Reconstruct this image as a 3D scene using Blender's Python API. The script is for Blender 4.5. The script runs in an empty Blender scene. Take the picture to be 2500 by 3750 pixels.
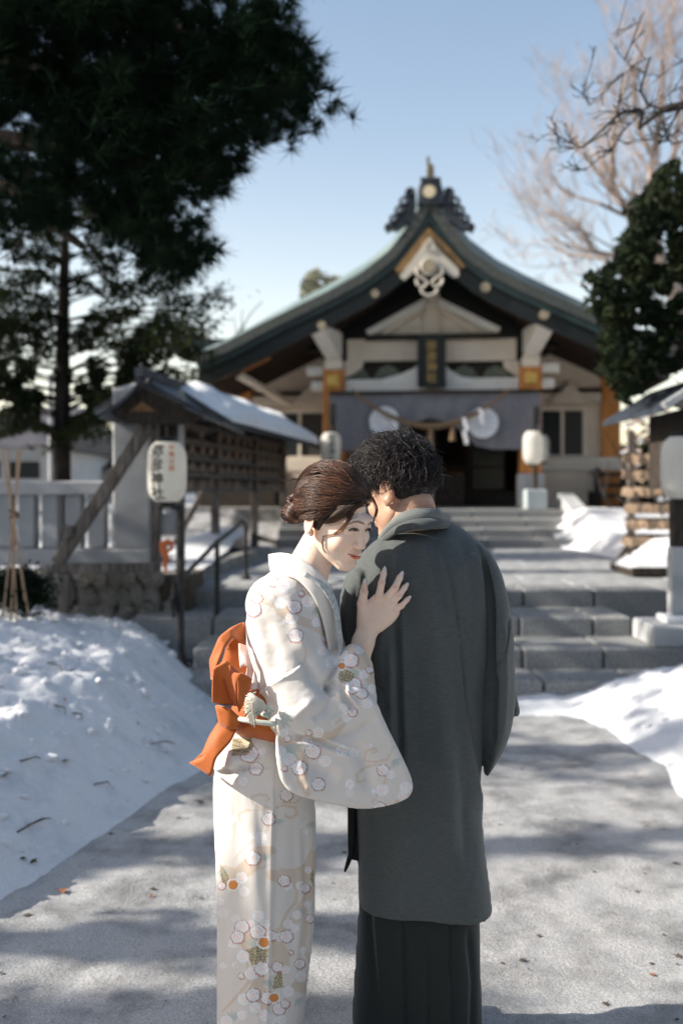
import bpy, bmesh, math, random
import numpy as np
from mathutils import Vector, Matrix, Euler, noise
R = math.radians
rnd = random.Random(7)
scn = bpy.context.scene
col = scn.collection

# ------------------------------------------------------------ camera, sky, sun, exposure
F = 3645.83            # focal length in photo pixels (35 mm lens, 36 mm tall sensor, 3750 px)
EYE = 1.5
cam_d = bpy.data.cameras.new('camera')
cam = bpy.data.objects.new('camera', cam_d); col.objects.link(cam)
cam.location = (0, 0, EYE); cam.rotation_euler = (R(90), 0, 0)
cam_d.sensor_fit = 'VERTICAL'; cam_d.sensor_height = 36; cam_d.sensor_width = 24; cam_d.lens = 35
cam_d.shift_y = -85/3750
cam_d.clip_end = 400
cam_d.dof.use_dof = True; cam_d.dof.focus_distance = 2.52; cam_d.dof.aperture_fstop = 2.1
scn.camera = cam
scn.render.resolution_x = 682; scn.render.resolution_y = 1024

TO_SUN = Vector((-1, -0.07, 0.60)).normalized()
elev = math.asin(TO_SUN.z)
world = bpy.data.worlds.new('World'); scn.world = world; world.use_nodes = True
wn = world.node_tree; wn.nodes.clear()
sky = wn.nodes.new('ShaderNodeTexSky'); sky.sky_type = 'NISHITA'; sky.sun_disc = False
sky.sun_elevation = elev; sky.sun_rotation = math.atan2(TO_SUN.x, TO_SUN.y)
sky.air_density = 1.0; sky.dust_density = 1.3; sky.ozone_density = 1.5
bg = wn.nodes.new('ShaderNodeBackground'); bg.inputs['Strength'].default_value = 0.125
wo = wn.nodes.new('ShaderNodeOutputWorld')
# pale haze ring low over the whole horizon, the same in every direction
_tc = wn.nodes.new('ShaderNodeTexCoord'); _sx = wn.nodes.new('ShaderNodeSeparateXYZ'); wn.links.new(_tc.outputs['Generated'], _sx.inputs[0])
_m1 = wn.nodes.new('ShaderNodeMath'); _m1.operation = 'POWER'; _m1.inputs[1].default_value = 2; _ab = wn.nodes.new('ShaderNodeMath'); _ab.operation = 'ABSOLUTE'
wn.links.new(_sx.outputs['Z'], _ab.inputs[0]); wn.links.new(_ab.outputs[0], _m1.inputs[0])
_m2 = wn.nodes.new('ShaderNodeMath'); _m2.operation = 'MULTIPLY'; _m2.inputs[1].default_value = -1/(0.225**2); wn.links.new(_m1.outputs[0], _m2.inputs[0])
_m3 = wn.nodes.new('ShaderNodeMath'); _m3.operation = 'EXPONENT'; wn.links.new(_m2.outputs[0], _m3.inputs[0])
_vm = wn.nodes.new('ShaderNodeVectorMath'); _vm.operation = 'SCALE'; _vm.inputs[0].default_value = (1.5, 1.0, 0.45); wn.links.new(_m3.outputs[0], _vm.inputs['Scale'])
_va = wn.nodes.new('ShaderNodeVectorMath'); _va.operation = 'ADD'; wn.links.new(_vm.outputs[0], _va.inputs[0])
_vt = wn.nodes.new('ShaderNodeVectorMath'); _vt.operation = 'MULTIPLY'; _vt.inputs[1].default_value = (1.05, 0.94, 0.81)   # tint of the whole sky
wn.links.new(sky.outputs[0], _vt.inputs[0]); wn.links.new(_vt.outputs[0], _va.inputs[1])
wn.links.new(_va.outputs[0], bg.inputs[0]); wn.links.new(bg.outputs[0], wo.inputs[0])
sl = bpy.data.lights.new('sun', 'SUN'); sl.energy = 3.8; sl.angle = R(0.5); sl.color = (1.0, 0.93, 0.83)
so = bpy.data.objects.new('sun', sl); col.objects.link(so)
so.rotation_euler = TO_SUN.to_track_quat('Z', 'Y').to_euler(); so.location = (-20, -6, 12)
scn.view_settings.view_transform = 'Standard'; scn.view_settings.look = 'None'
scn.view_settings.gamma = 1; scn.view_settings.exposure = 1.13

# ------------------------------------------------------------ helpers
def P(px, py, Y):
    "point of the place seen at photo pixel (px,py), Y metres ahead"
    return Vector(((px-1250)/F*Y, Y, EYE+(1790-py)/F*Y))

MATS = {}
def mat(name, c1, c2=None, rough=0.8, scale=5, detail=6, bump=0.0, bscale=30, spec=0.3, coord='Object',
        stretch=(1, 1, 1), c3=None, contrast=(0.35, 0.65), metal=0, sheen=0, trans=0, bdist=0.02, emit=None, alpha=None):
    if name in MATS: return MATS[name]
    m = bpy.data.materials.new(name); m.use_nodes = True; nt = m.node_tree; n = nt.nodes; l = nt.links
    b = n['Principled BSDF']; b.inputs['Roughness'].default_value = rough
    b.inputs['Specular IOR Level'].default_value = spec; b.inputs['Metallic'].default_value = metal
    if sheen: b.inputs['Sheen Weight'].default_value = sheen
    tc = n.new('ShaderNodeTexCoord'); mp = n.new('ShaderNodeMapping'); mp.inputs['Scale'].default_value = stretch
    l.new(tc.outputs[coord], mp.inputs[0])
    if c2 is not None:
        nz = n.new('ShaderNodeTexNoise'); nz.inputs['Scale'].default_value = scale; nz.inputs['Detail'].default_value = detail
        l.new(mp.outputs[0], nz.inputs['Vector'])
        cr = n.new('ShaderNodeValToRGB'); cr.color_ramp.elements[0].position = contrast[0]; cr.color_ramp.elements[1].position = contrast[1]
        cr.color_ramp.elements[0].color = (*c1, 1); cr.color_ramp.elements[1].color = (*c2, 1)
        if c3 is not None:
            e = cr.color_ramp.elements.new(0.5*(contrast[0]+contrast[1])); e.color = (*c3, 1)
        l.new(nz.outputs['Fac'], cr.inputs[0]); l.new(cr.outputs[0], b.inputs['Base Color'])
    else:
        b.inputs['Base Color'].default_value = (*c1, 1)
    if bump:
        nb = n.new('ShaderNodeTexNoise'); nb.inputs['Scale'].default_value = bscale; nb.inputs['Detail'].default_value = 8
        l.new(mp.outputs[0], nb.inputs['Vector'])
        bp = n.new('ShaderNodeBump'); bp.inputs['Strength'].default_value = bump; bp.inputs['Distance'].default_value = bdist
        l.new(nb.outputs['Fac'], bp.inputs['Height']); l.new(bp.outputs[0], b.inputs['Normal'])
    if emit:
        b.inputs['Emission Color'].default_value = (*emit[0], 1); b.inputs['Emission Strength'].default_value = emit[1]
    if trans:
        tr = n.new('ShaderNodeBsdfTranslucent'); mx = n.new('ShaderNodeMixShader'); mx.inputs[0].default_value = trans
        if c2 is not None: l.new(cr.outputs[0], tr.inputs[0])
        else: tr.inputs[0].default_value = (*c1, 1)
        l.new(b.outputs[0], mx.inputs[1]); l.new(tr.outputs[0], mx.inputs[2]); l.new(mx.outputs[0], n['Material Output'].inputs[0])
    MATS[name] = m
    return m

def tag(o, label=None, cat=None, group=None, kind=None):
    if label: o['label'] = label
    if cat: o['category'] = cat
    if group: o['group'] = group
    if kind: o['kind'] = kind
    return o
def empty(name, loc=(0, 0, 0), rz=0, **k):
    o = bpy.data.objects.new(name, None); col.objects.link(o); o.location = loc; o.rotation_euler = (0, 0, rz)
    o.empty_display_size = 0.1
    return tag(o, **k)
def mkobj(name, me, m, parent=None, smooth=False):
    if m is not None:
        for mm in (m if isinstance(m, (list, tuple)) else [m]): me.materials.append(mm)
    if smooth: me.shade_smooth()
    o = bpy.data.objects.new(name, me); col.objects.link(o)
    if parent is not None: o.parent = parent
    return o
def npmesh(name, V, Fc):
    "V (n,3) array, Fc (m,k) int array"
    me = bpy.data.meshes.new(name); V = np.asarray(V, np.float32); Fc = np.asarray(Fc, np.int32)
    k = Fc.shape[1]
    me.vertices.add(len(V)); me.vertices.foreach_set('co', V.ravel())
    me.loops.add(Fc.size); me.loops.foreach_set('vertex_index', Fc.ravel())
    me.polygons.add(len(Fc)); me.polygons.foreach_set('loop_start', np.arange(0, Fc.size, k, dtype=np.int32))
    me.update(calc_edges=True); me.validate()
    return me

class MB:
    def __init__(s): s.v = []; s.f = []
    def add(s, vs, fs):
        n = len(s.v); s.v += [tuple(v) for v in vs]; s.f += [tuple(i+n for i in f) for f in fs]; return s
    def box(s, x0, x1, y0, y1, z0, z1):
        return s.add([(x0,y0,z0),(x1,y0,z0),(x1,y1,z0),(x0,y1,z0),(x0,y0,z1),(x1,y0,z1),(x1,y1,z1),(x0,y1,z1)],
                     [(0,3,2,1),(4,5,6,7),(0,1,5,4),(1,2,6,5),(2,3,7,6),(3,0,4,7)])
    def bar(s, a, b, w, h, up=(0, 0, 1)):
        a = Vector(a); b = Vector(b); d = (b-a).normalized(); up = Vector(up)
        r = d.cross(up)
        if r.length < 1e-4: r = d.cross(Vector((0, 1, 0)))
        r.normalize(); u = r.cross(d)
        vs = [p + r*(i*w/2) + u*(j*h/2) for p in (a, b) for i, j in ((-1,-1),(1,-1),(1,1),(-1,1))]
        return s.add(vs, [(0,1,2,3),(7,6,5,4),(0,4,5,1),(1,5,6,2),(2,6,7,3),(3,7,4,0)])
    def tube(s, pts, rad, n=8, cap=True):
        pts = [Vector(p) for p in pts]
        if not hasattr(rad, '__len__'): rad = [rad]*len(pts)
        rings = []; ref = None
        for i, p in enumerate(pts):
            d = (pts[min(i+1, len(pts)-1)]-pts[max(i-1, 0)])
            d = d.normalized() if d.length > 1e-9 else Vector((0, 0, 1))
            if ref is None: ref = d.cross(Vector((0.3, 0.2, 1))); ref = ref if ref.length > 0.01 else d.cross(Vector((1, 0, 0)))
            ref = (ref - d*ref.dot(d)).normalized(); o = d.cross(ref)
            rings.append([p + (ref*math.cos(t)+o*math.sin(t))*rad[i] for t in [2*math.pi*k/n for k in range(n)]])
        vs = [v for r in rings for v in r]; fs = []
        for i in range(len(pts)-1):
            for k in range(n):
                a = i*n+k; b = i*n+(k+1) % n; fs.append((a, b, b+n, a+n))
        if cap: fs += [tuple(range(n-1, -1, -1)), tuple(range((len(pts)-1)*n, len(pts)*n))]
        return s.add(vs, fs)
    def lathe(s, prof, n=16, c=(0, 0, 0)):
        vs = [(c[0]+r*math.cos(2*math.pi*k/n), c[1]+r*math.sin(2*math.pi*k/n), c[2]+z) for r, z in prof for k in range(n)]
        fs = []
        for i in range(len(prof)-1):
            for k in range(n):
                a = i*n+k; b = i*n+(k+1) % n; fs.append((a, b, b+n, a+n))
        fs += [tuple(range(n-1, -1, -1)), tuple(range((len(prof)-1)*n, len(prof)*n))]
        return s.add(vs, fs)
    def prism(s, poly, d0, d1, f=lambda a, b, d: (a, d, b)):
        "2D polygon extruded; f maps (a,b,depth) to xyz"
        n = len(poly)
        vs = [f(a, b, d0) for a, b in poly] + [f(a, b, d1) for a, b in poly]
        fs = [tuple(range(n)), tuple(range(2*n-1, n-1, -1))] + [(i, i+n, (i+1) % n+n, (i+1) % n) for i in range(n)]
        return s.add(vs, fs)
    def disc(s, c, nrm, r, t, n=20):
        nrm = Vector(nrm).normalized(); c = Vector(c)
        return s.tube([c, c+nrm*t], [r, r], n)
    def blob(s, c, r, seed=0, jit=0.25, flat=1.0, sub=2):
        bm = bmesh.new(); bmesh.ops.create_icosphere(bm, subdivisions=sub, radius=1.0)
        c = Vector(c); rr = Vector(r) if hasattr(r, '__len__') else Vector((r, r, r))
        for v in bm.verts:
            k = 1+jit*noise.noise(v.co*1.6+Vector((seed*3.7, seed*1.3, seed)))*2
            v.co = Vector((v.co.x*rr.x*k, v.co.y*rr.y*k, v.co.z*rr.z*k))+c
        s.add([v.co[:] for v in bm.verts], [[v.index for v in f.verts] for f in bm.faces]); bm.free(); return s
    def build(s, name, m, parent=None, smooth=False, bevel=0.0, origin=None):
        me = bpy.data.meshes.new(name); me.from_pydata(s.v, [], s.f); me.update()
        bm = bmesh.new(); bm.from_mesh(me); bmesh.ops.recalc_face_normals(bm, faces=bm.faces)
        if bevel: bmesh.ops.bevel(bm, geom=bm.edges[:], offset=bevel, segments=1, affect='EDGES', clamp_overlap=True)
        bm.to_mesh(me); bm.free()
        return mkobj(name, me, m, parent, smooth)
def dup(o, loc=None, rz=None, parent=None, scale=None):
    c = o.copy(); col.objects.link(c)
    if parent is not None: c.parent = parent
    if loc is not None: c.location = loc
    if rz is not None: c.rotation_euler = (0, 0, rz)
    if scale is not None: c.scale = scale
    return c
def copy_tree(o, parent=None):
    c = o.copy(); col.objects.link(c); c.parent = parent
    for ch in list(o.children): copy_tree(ch, c)
    return c
def inpoly(x, y, poly):
    r = False; n = len(poly)
    for i in range(n):
        x1, y1 = poly[i]; x2, y2 = poly[(i+1) % n]
        if (y1 > y) != (y2 > y) and x < (x2-x1)*(y-y1)/(y2-y1)+x1: r = not r
    return r
def interp(x, pts):
    return float(np.interp(x, [p[0] for p in pts], [p[1] for p in pts]))
def sst(a, b, x):
    t = np.clip((x-a)/(b-a), 0, 1); return t*t*(3-2*t)

# vectorised value noise (for height fields and folds)
def vnoise(x, y, seed=0):
    x = np.asarray(x, float); y = np.asarray(y, float)
    xi = np.floor(x).astype(np.int64); yi = np.floor(y).astype(np.int64); fx = x-xi; fy = y-yi
    def h(a, b):
        n = (a*374761393 + b*668265263 + seed*974634777) & 0xFFFFFFFF
        n = ((n ^ (n >> 13))*1274126177) & 0xFFFFFFFF
        n = n ^ (n >> 16)
        return (n & 0xFFFF)/65535.0
    u = fx*fx*(3-2*fx); v = fy*fy*(3-2*fy)
    return (h(xi, yi)*(1-u)+h(xi+1, yi)*u)*(1-v)+(h(xi, yi+1)*(1-u)+h(xi+1, yi+1)*u)*v
def fbm(x, y, o=4, seed=0):
    s = 0; a = 1; t = 0
    for i in range(o): s = s+a*vnoise(x*2**i, y*2**i, seed+i*17); t += a; a *= 0.5
    return s/t-0.5
# ------------------------------------------------------------ materials
def snow_mat(name, clean, dirt, sscale=3, gl=True, dcon=(0.45, 0.62), bumps=0.5):
    m = bpy.data.materials.new(name); m.use_nodes = True; nt = m.node_tree; n = nt.nodes; l = nt.links
    b = n['Principled BSDF']; b.inputs['Roughness'].default_value = 0.42 if gl else .6; b.inputs['Specular IOR Level'].default_value = 0.5 if gl else .3
    tc = n.new('ShaderNodeTexCoord')
    nz = n.new('ShaderNodeTexNoise'); nz.inputs['Scale'].default_value = sscale; nz.inputs['Detail'].default_value = 10; nz.inputs['Roughness'].default_value = 0.65
    l.new(tc.outputs['Object'], nz.inputs['Vector'])
    cr = n.new('ShaderNodeValToRGB'); cr.color_ramp.elements[0].position = dcon[0]; cr.color_ramp.elements[1].position = dcon[1]
    cr.color_ramp.elements[0].color = (*dirt, 1); cr.color_ramp.elements[1].color = (*clean, 1)
    l.new(nz.outputs['Fac'], cr.inputs[0])
    # fine grains
    vf = n.new('ShaderNodeTexNoise'); vf.inputs['Scale'].default_value = 160; vf.inputs['Detail'].default_value = 3
    l.new(tc.outputs['Object'], vf.inputs['Vector'])
    cg = n.new('ShaderNodeValToRGB'); cg.color_ramp.elements[0].position = 0.3; cg.color_ramp.elements[1].position = 0.7
    cg.color_ramp.elements[0].color = (0.50, 0.50, 0.50, 1) if gl else (0.62, 0.62, 0.62, 1); cg.color_ramp.elements[1].color = (1, 1, 1, 1)
    l.new(vf.outputs['Fac'], cg.inputs[0])
    mx = n.new('ShaderNodeMix'); mx.data_type = 'RGBA'; mx.blend_type = 'MULTIPLY'; mx.inputs[0].default_value = 1 if gl else 0.5
    l.new(cr.outputs[0], mx.inputs[6]); l.new(cg.outputs[0], mx.inputs[7]); l.new(mx.outputs[2], b.inputs['Base Color'])
    nb = n.new('ShaderNodeTexNoise'); nb.inputs['Scale'].default_value = 70 if gl else 45; nb.inputs['Detail'].default_value = 9; nb.inputs['Roughness'].default_value = 0.7
    l.new(tc.outputs['Object'], nb.inputs['Vector'])
    bp = n.new('ShaderNodeBump'); bp.inputs['Strength'].default_value = bumps; bp.inputs['Distance'].default_value = 0.02
    l.new(nb.outputs['Fac'], bp.inputs['Height']); l.new(bp.outputs[0], b.inputs['Normal'])
    return m
M_ice = snow_mat('icy trodden snow', (0.58, 0.575, 0.565), (0.20, 0.195, 0.19), 3.4, dcon=(.30, .56))
M_snow = snow_mat('clean snow', (0.86, 0.87, 0.88), (0.66, 0.69, 0.73), 4, gl=False, dcon=(0.3, 0.5), bumps=0.5)
M_granite = mat('granite', (0.13, 0.135, 0.135), (0.38, 0.38, 0.37), rough=0.85, scale=70, detail=3, bump=0.3, bscale=60)
M_granite_w = mat('worn granite', (0.17, 0.165, 0.155), (0.33, 0.32, 0.30), rough=0.9, scale=12, detail=10, bump=0.5, bscale=40)
M_pave = mat('paving stone', (0.26, 0.27, 0.275), (0.38, 0.385, 0.385), rough=0.75, scale=7, detail=9, bump=0.2, bscale=50)
M_fence = mat('weathered concrete', (0.34, 0.35, 0.355), (0.50, 0.50, 0.50), rough=0.9, scale=3, detail=9, bump=0.2, bscale=40)
M_rock = mat('field rock', (0.16, 0.14, 0.12), (0.42, 0.39, 0.33), rough=0.95, scale=7, detail=9, bump=0.8, bscale=14)
M_greywood = mat('weathered grey timber', (0.08, 0.07, 0.06), (0.22, 0.19, 0.165), rough=0.9, scale=6, detail=8, stretch=(6, 6, 0.8), bump=0.3, bscale=20)
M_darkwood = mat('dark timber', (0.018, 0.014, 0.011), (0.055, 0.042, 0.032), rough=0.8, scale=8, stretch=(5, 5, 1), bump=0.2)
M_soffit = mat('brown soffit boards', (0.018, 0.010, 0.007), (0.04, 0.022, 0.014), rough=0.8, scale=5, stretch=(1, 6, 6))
M_gold_wood = mat('honey coloured cypress', (0.50, 0.19, 0.045), (0.66, 0.28, 0.08), rough=0.6, scale=4, stretch=(5, 5, 0.6), bump=0.1)
M_cream = mat('pale cypress and plaster', (0.72, 0.62, 0.50), (0.82, 0.73, 0.61), rough=0.8, scale=3, stretch=(1, 1, 5))
M_creamd = mat('beige plaster', (0.66, 0.55, 0.43), (0.76, 0.65, 0.53), rough=0.9, scale=2)
M_white = mat('white painted timber', (0.74, 0.69, 0.62), (0.82, 0.78, 0.71), rough=0.7, scale=6)
M_ochre = mat('ochre timber', (0.13, 0.075, 0.03), (0.22, 0.13, 0.05), rough=0.7, scale=6)
M_gold = mat('gilt metal', (0.60, 0.36, 0.08), (0.80, 0.52, 0.16), rough=0.35, scale=20, metal=0.7)
M_brass = mat('pale brass', (0.34, 0.28, 0.19), rough=0.45, metal=0.4)
M_copper = mat('patinated copper', (0.085, 0.125, 0.118), (0.22, 0.275, 0.26), rough=0.45, scale=1.5, detail=8, stretch=(1, 4, 1), bump=0.15, bscale=10)
M_copperd = mat('dark green copper', (0.010, 0.020, 0.021), (0.022, 0.038, 0.037), rough=0.4, scale=3, stretch=(1, 6, 1))
M_verge = mat('grey layered shingle', (0.030, 0.038, 0.036), (0.085, 0.092, 0.085), rough=0.85, scale=40, detail=4, bump=0.6, bscale=40)
M_tile = mat('dark ridge tile', (0.015, 0.02, 0.03), (0.05, 0.06, 0.075), rough=0.45, scale=10)
M_black = mat('black lacquer', (0.01, 0.012, 0.012), rough=0.35)
M_iron = mat('black iron', (0.02, 0.02, 0.022), (0.05, 0.045, 0.04), rough=0.5, scale=20)
M_curtain = mat('grey violet curtain cloth', (0.17, 0.165, 0.185), (0.22, 0.215, 0.23), rough=0.95, scale=8, stretch=(6, 6, 1))
M_crest = mat('white crest print', (0.70, 0.72, 0.75), (0.78, 0.79, 0.8), rough=0.9, scale=12)
M_paper = mat('lantern paper', (0.82, 0.80, 0.74), (0.88, 0.86, 0.80), rough=0.8, scale=4, bump=0.0, trans=0.5)
M_ink = mat('black ink', (0.015, 0.02, 0.02), rough=0.8)
M_redink = mat('orange red ink', (0.72, 0.20, 0.08), rough=0.8)
M_rope = mat('straw rope', (0.16, 0.105, 0.06), (0.28, 0.19, 0.115), rough=0.95, scale=30)
M_shide = mat('white paper streamer', (0.8, 0.8, 0.82), rough=0.9)
M_glass = mat('dark window glass', (0.035, 0.04, 0.04), rough=0.12, spec=0.6)
M_screen = mat('dark fly screen', (0.045, 0.043, 0.038), (0.06, 0.055, 0.05), rough=0.7, scale=60)
M_bark = mat('pine bark', (0.012, 0.010, 0.008), (0.04, 0.028, 0.022), rough=0.95, scale=8, stretch=(3, 3, 0.7), bump=0.8, bscale=14)
M_twig = mat('bare twig bark', (0.28, 0.23, 0.21), (0.42, 0.34, 0.30), rough=0.9, scale=6)
M_twigd = mat('dark branch bark', (0.025, 0.022, 0.02), (0.05, 0.042, 0.038), rough=0.9, scale=10)
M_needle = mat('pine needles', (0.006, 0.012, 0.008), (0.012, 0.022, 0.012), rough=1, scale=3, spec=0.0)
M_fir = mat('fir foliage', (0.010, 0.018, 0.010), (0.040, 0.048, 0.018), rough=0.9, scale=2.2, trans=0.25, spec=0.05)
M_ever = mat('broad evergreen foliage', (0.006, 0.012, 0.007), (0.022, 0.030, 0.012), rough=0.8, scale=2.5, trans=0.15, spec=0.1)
M_plaque = mat('pale plaque wood', (0.26, 0.18, 0.12), (0.42, 0.31, 0.22), rough=0.8, scale=3, stretch=(1, 1, 5))
M_bamboo = mat('dry bamboo', (0.42, 0.27, 0.17), (0.55, 0.38, 0.25), rough=0.7, scale=4)
M_housew = mat('pale house siding', (0.42, 0.46, 0.50), (0.50, 0.54, 0.57), rough=0.8, scale=2)
M_houser = mat('house roof metal', (0.05, 0.05, 0.055), (0.09, 0.08, 0.085), rough=0.6, scale=2)
M_orange = mat('orange ribbon', (0.75, 0.20, 0.07), rough=0.7)
M_leaf = mat('dead leaf', (0.35, 0.12, 0.04), (0.20, 0.08, 0.04), rough=0.9, scale=40)
M_debris = mat('dark twig debris', (0.06, 0.05, 0.04), (0.12, 0.09, 0.06), rough=0.95, scale=30)
# ------------------------------------------------------------ ground
def hfield(name, xs, ys, hf, m, **k):
    X, Y = np.meshgrid(xs, ys); Z = hf(X, Y)
    nx, ny = len(xs), len(ys); V = np.stack([X, Y, Z], -1).reshape(-1, 3)
    i = np.arange(nx*ny).reshape(ny, nx)
    Fc = np.stack([i[:-1, :-1], i[:-1, 1:], i[1:, 1:], i[1:, :-1]], -1).reshape(-1, 4)
    return tag(mkobj(name, npmesh(name, V, Fc), m, smooth=True), kind='structure', **k)
def base_h(X, Y):
    path = sst(-1.9, -1.5, X)*(1-sst(4.2, 4.8, X))
    t = 0.60*sst(7.6, 8.9, Y)
    z = t*(1-path) + path*0.40*sst(8.9, 9.6, Y)
    far = sst(15, 17.5, Y); z = z + (0.55*far)*(1-path) + path*0.55*far
    return z
def ground_h(X, Y):
    n = 0.035*fbm(X*1.3, Y*1.3, 3, 3)+0.014*fbm(X*7, Y*7, 3, 9)+0.006*fbm(X*22, Y*22, 2, 11)
    return base_h(X, Y)+n*(1-sst(6.6, 7.0, Y))+0.05*fbm(X*1.5, Y*1.5, 3, 5)*sst(8.9, 9.5, Y)-0.02
xs = np.unique(np.concatenate([np.linspace(-160, -6, 40), np.linspace(-6, -2, 60), np.linspace(-2, 2.6, 240), np.linspace(2.6, 7, 60), np.linspace(7, 160, 40)]))
ys = np.unique(np.concatenate([np.linspace(-30, 1, 20), np.linspace(1, 7.2, 300), np.linspace(7.2, 20, 90), np.linspace(20, 260, 40)]))
hfield('snow_ground', xs, ys, ground_h, M_ice)

def bankL(X, Y):
    xt = np.interp(Y, [1.2, 2.8, 3.7, 4.4, 5.4, 7.2, 8.4], [-2.3, -1.72, -1.32, -1.10, -0.84, -0.90, -1.25])
    H = np.interp(Y, [1.2, 3, 4.5, 6.6, 7.3, 8.5], [0.52, 0.62, 0.66, 0.62, 0.56, 0.50])
    t = (xt-X)/1.10
    h = H*(0.70*sst(-0.12, 0.58, t)+0.30*sst(0.35, 1.5, t))
    lump = 0.20*fbm(X*1.4, Y*1.1, 3, 21)+0.15*fbm(X*4.2, Y*4.2, 3, 22)+0.085*np.abs(fbm(X*9, Y*9, 3, 23))
    h = h + lump*sst(0, 0.45, t)*0.9 + 0.03*fbm(X*18, Y*18, 3, 24)*sst(-0.1, 0.2, t)
    edge = sst(8.5, 8.2, Y)
    return h*np.where(t > -0.15, 1, 0) - 0.05*(1-sst(-0.15, 0.1, t)) + 0.0*edge
hfield('snow_bank', np.linspace(-4.6, -0.5, 205), np.linspace(1.4, 8.5, 330), bankL, M_snow)
def bankR(X, Y):
    xt = np.interp(Y, [2.5, 4.3, 5.5, 6.4, 7.0], [1.9, 1.62, 1.78, 1.66, 1.50])
    t = (X-xt)/1.45
    h = 0.50*np.power(sst(-0.1, 1, t), 0.9)*np.interp(Y, [2.5, 4, 6, 7.1], [0.9, 1, 1.0, 0.85])
    h = h*np.interp(Y, [6.6, 7.05], [1, 0.75])
    ridge = 0.035*sst(6.6, 6.9, Y)*sst(0.3, 0.9, X)*(0.4+1.4*vnoise(X*7, Y*5, 31))
    lump = 0.12*fbm(X*2.2, Y*2, 3, 33)+0.07*fbm(X*7, Y*7, 3, 34)
    return h+ridge+lump*sst(0, 0.4, t)-0.05*(1-sst(-0.1, 0.15, t))*(1-sst(6.5, 6.9, Y)*sst(0.3, 0.9, X))
hfield('snow_bank', np.linspace(0.5, 4.8, 210), np.linspace(2.3, 7.12, 240), bankR, M_snow)

# litter lying on the snow: each a thing
def surf(X, Y):
    a = [ground_h(np.array([[X]]), np.array([[Y]]))[0, 0]]
    if X < -0.5 and 1.4 < Y < 8.5: a.append(bankL(np.array([[X]]), np.array([[Y]]))[0, 0])
    if X > 0.5 and 2.3 < Y < 7.1: a.append(bankR(np.array([[X]]), np.array([[Y]]))[0, 0])
    return float(max(a))
def hit(px, py):
    lo = 1.6
    Ys = np.linspace(1.6, 8.6, 1400); X = (px-1250)/F*Ys; Z = EYE+(1790-py)/F*Ys
    H = ground_h(X, Ys)
    H = np.maximum(H, np.where((X < -0.5) & (Ys > 1.4) & (Ys < 8.5), bankL(X, Ys), -9))
    H = np.maximum(H, np.where((X > 0.5) & (Ys > 2.3) & (Ys < 7.1), bankR(X, Ys), -9))
    k = int(np.argmax(Z <= H))
    return Vector((X[k], Ys[k], H[k]))
def leaf_mesh(seed):
    r = random.Random(seed); mb = MB(); pts = []
    n = 10
    for k in range(n):
        a = 2*math.pi*k/n; q = (1.0 if k % 2 == 0 else 0.42)*r.uniform(0.8, 1.2)
        pts.append((math.cos(a)*q, math.sin(a)*q, r.uniform(-0.1, 0.35)))
    mb.add([(0, 0, 0.05)]+pts, [(0, 1+k, 1+(k+1) % n) for k in range(n)])
    mb.tube([(0, 0, 0), (-0.9, 0.5, 0.15), (-1.6, 0.7, 0.2)], 0.05, 4)
    return mb
leaves = [(235, 3268, .026, 'small orange maple leaf lying on the icy path at the left', M_leaf), (555, 3285, .013, 'tiny curled brown leaf on the sunlit ice left of the couple', M_leaf),
          (237, 2788, .032, 'dark dead leaf lying on the shaded slope of the snow bank', M_debris), (15, 2842, .036, 'dark dead leaf at the far left of the snow bank', M_debris),
          (240, 2565, .018, 'small brown leaf on the dappled top of the snow bank', M_leaf), (733, 2938, .030, 'grey half sunk leaf on the lit path beside the kimono', M_debris),
          (2387, 3576, .013, 'small orange leaf on the bright ice at the right', M_leaf), (1970, 3430, .014, 'tiny brown leaf on the bright ice right of the long coat', M_debris),
          (120, 3160, .03, 'dark clod of earth and leaf at the foot of the snow bank', M_debris), (85, 3148, .022, 'smaller dark clod left of the bigger one at the foot of the bank', M_debris),
          (2215, 3680, .015, 'patch of dark dirt frozen in the ice at the lower right', M_debris), (2480, 3505, .016, 'patch of dark dirt at the right edge of the ice', M_debris),
          (505, 2652, .016, 'dark speck of bark on the shaded bank beside the sash', M_debris), (405, 3055, .018, 'brown leaf at the edge of the bank shadow on the path', M_debris)]
for i, (px, py, s, lab, mm) in enumerate(leaves):
    o = leaf_mesh(i).build('fallen_leaf', mm); p = hit(px, py)
    o.location = p+Vector((0, 0, 0.004)); o.scale = (s, s, s*(.3 if mm == M_debris else 1)); o.rotation_euler = (0.1, -0.1, i*1.7)
    tag(o, lab, 'leaf', 'leaves and debris lying on the snow')
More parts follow.
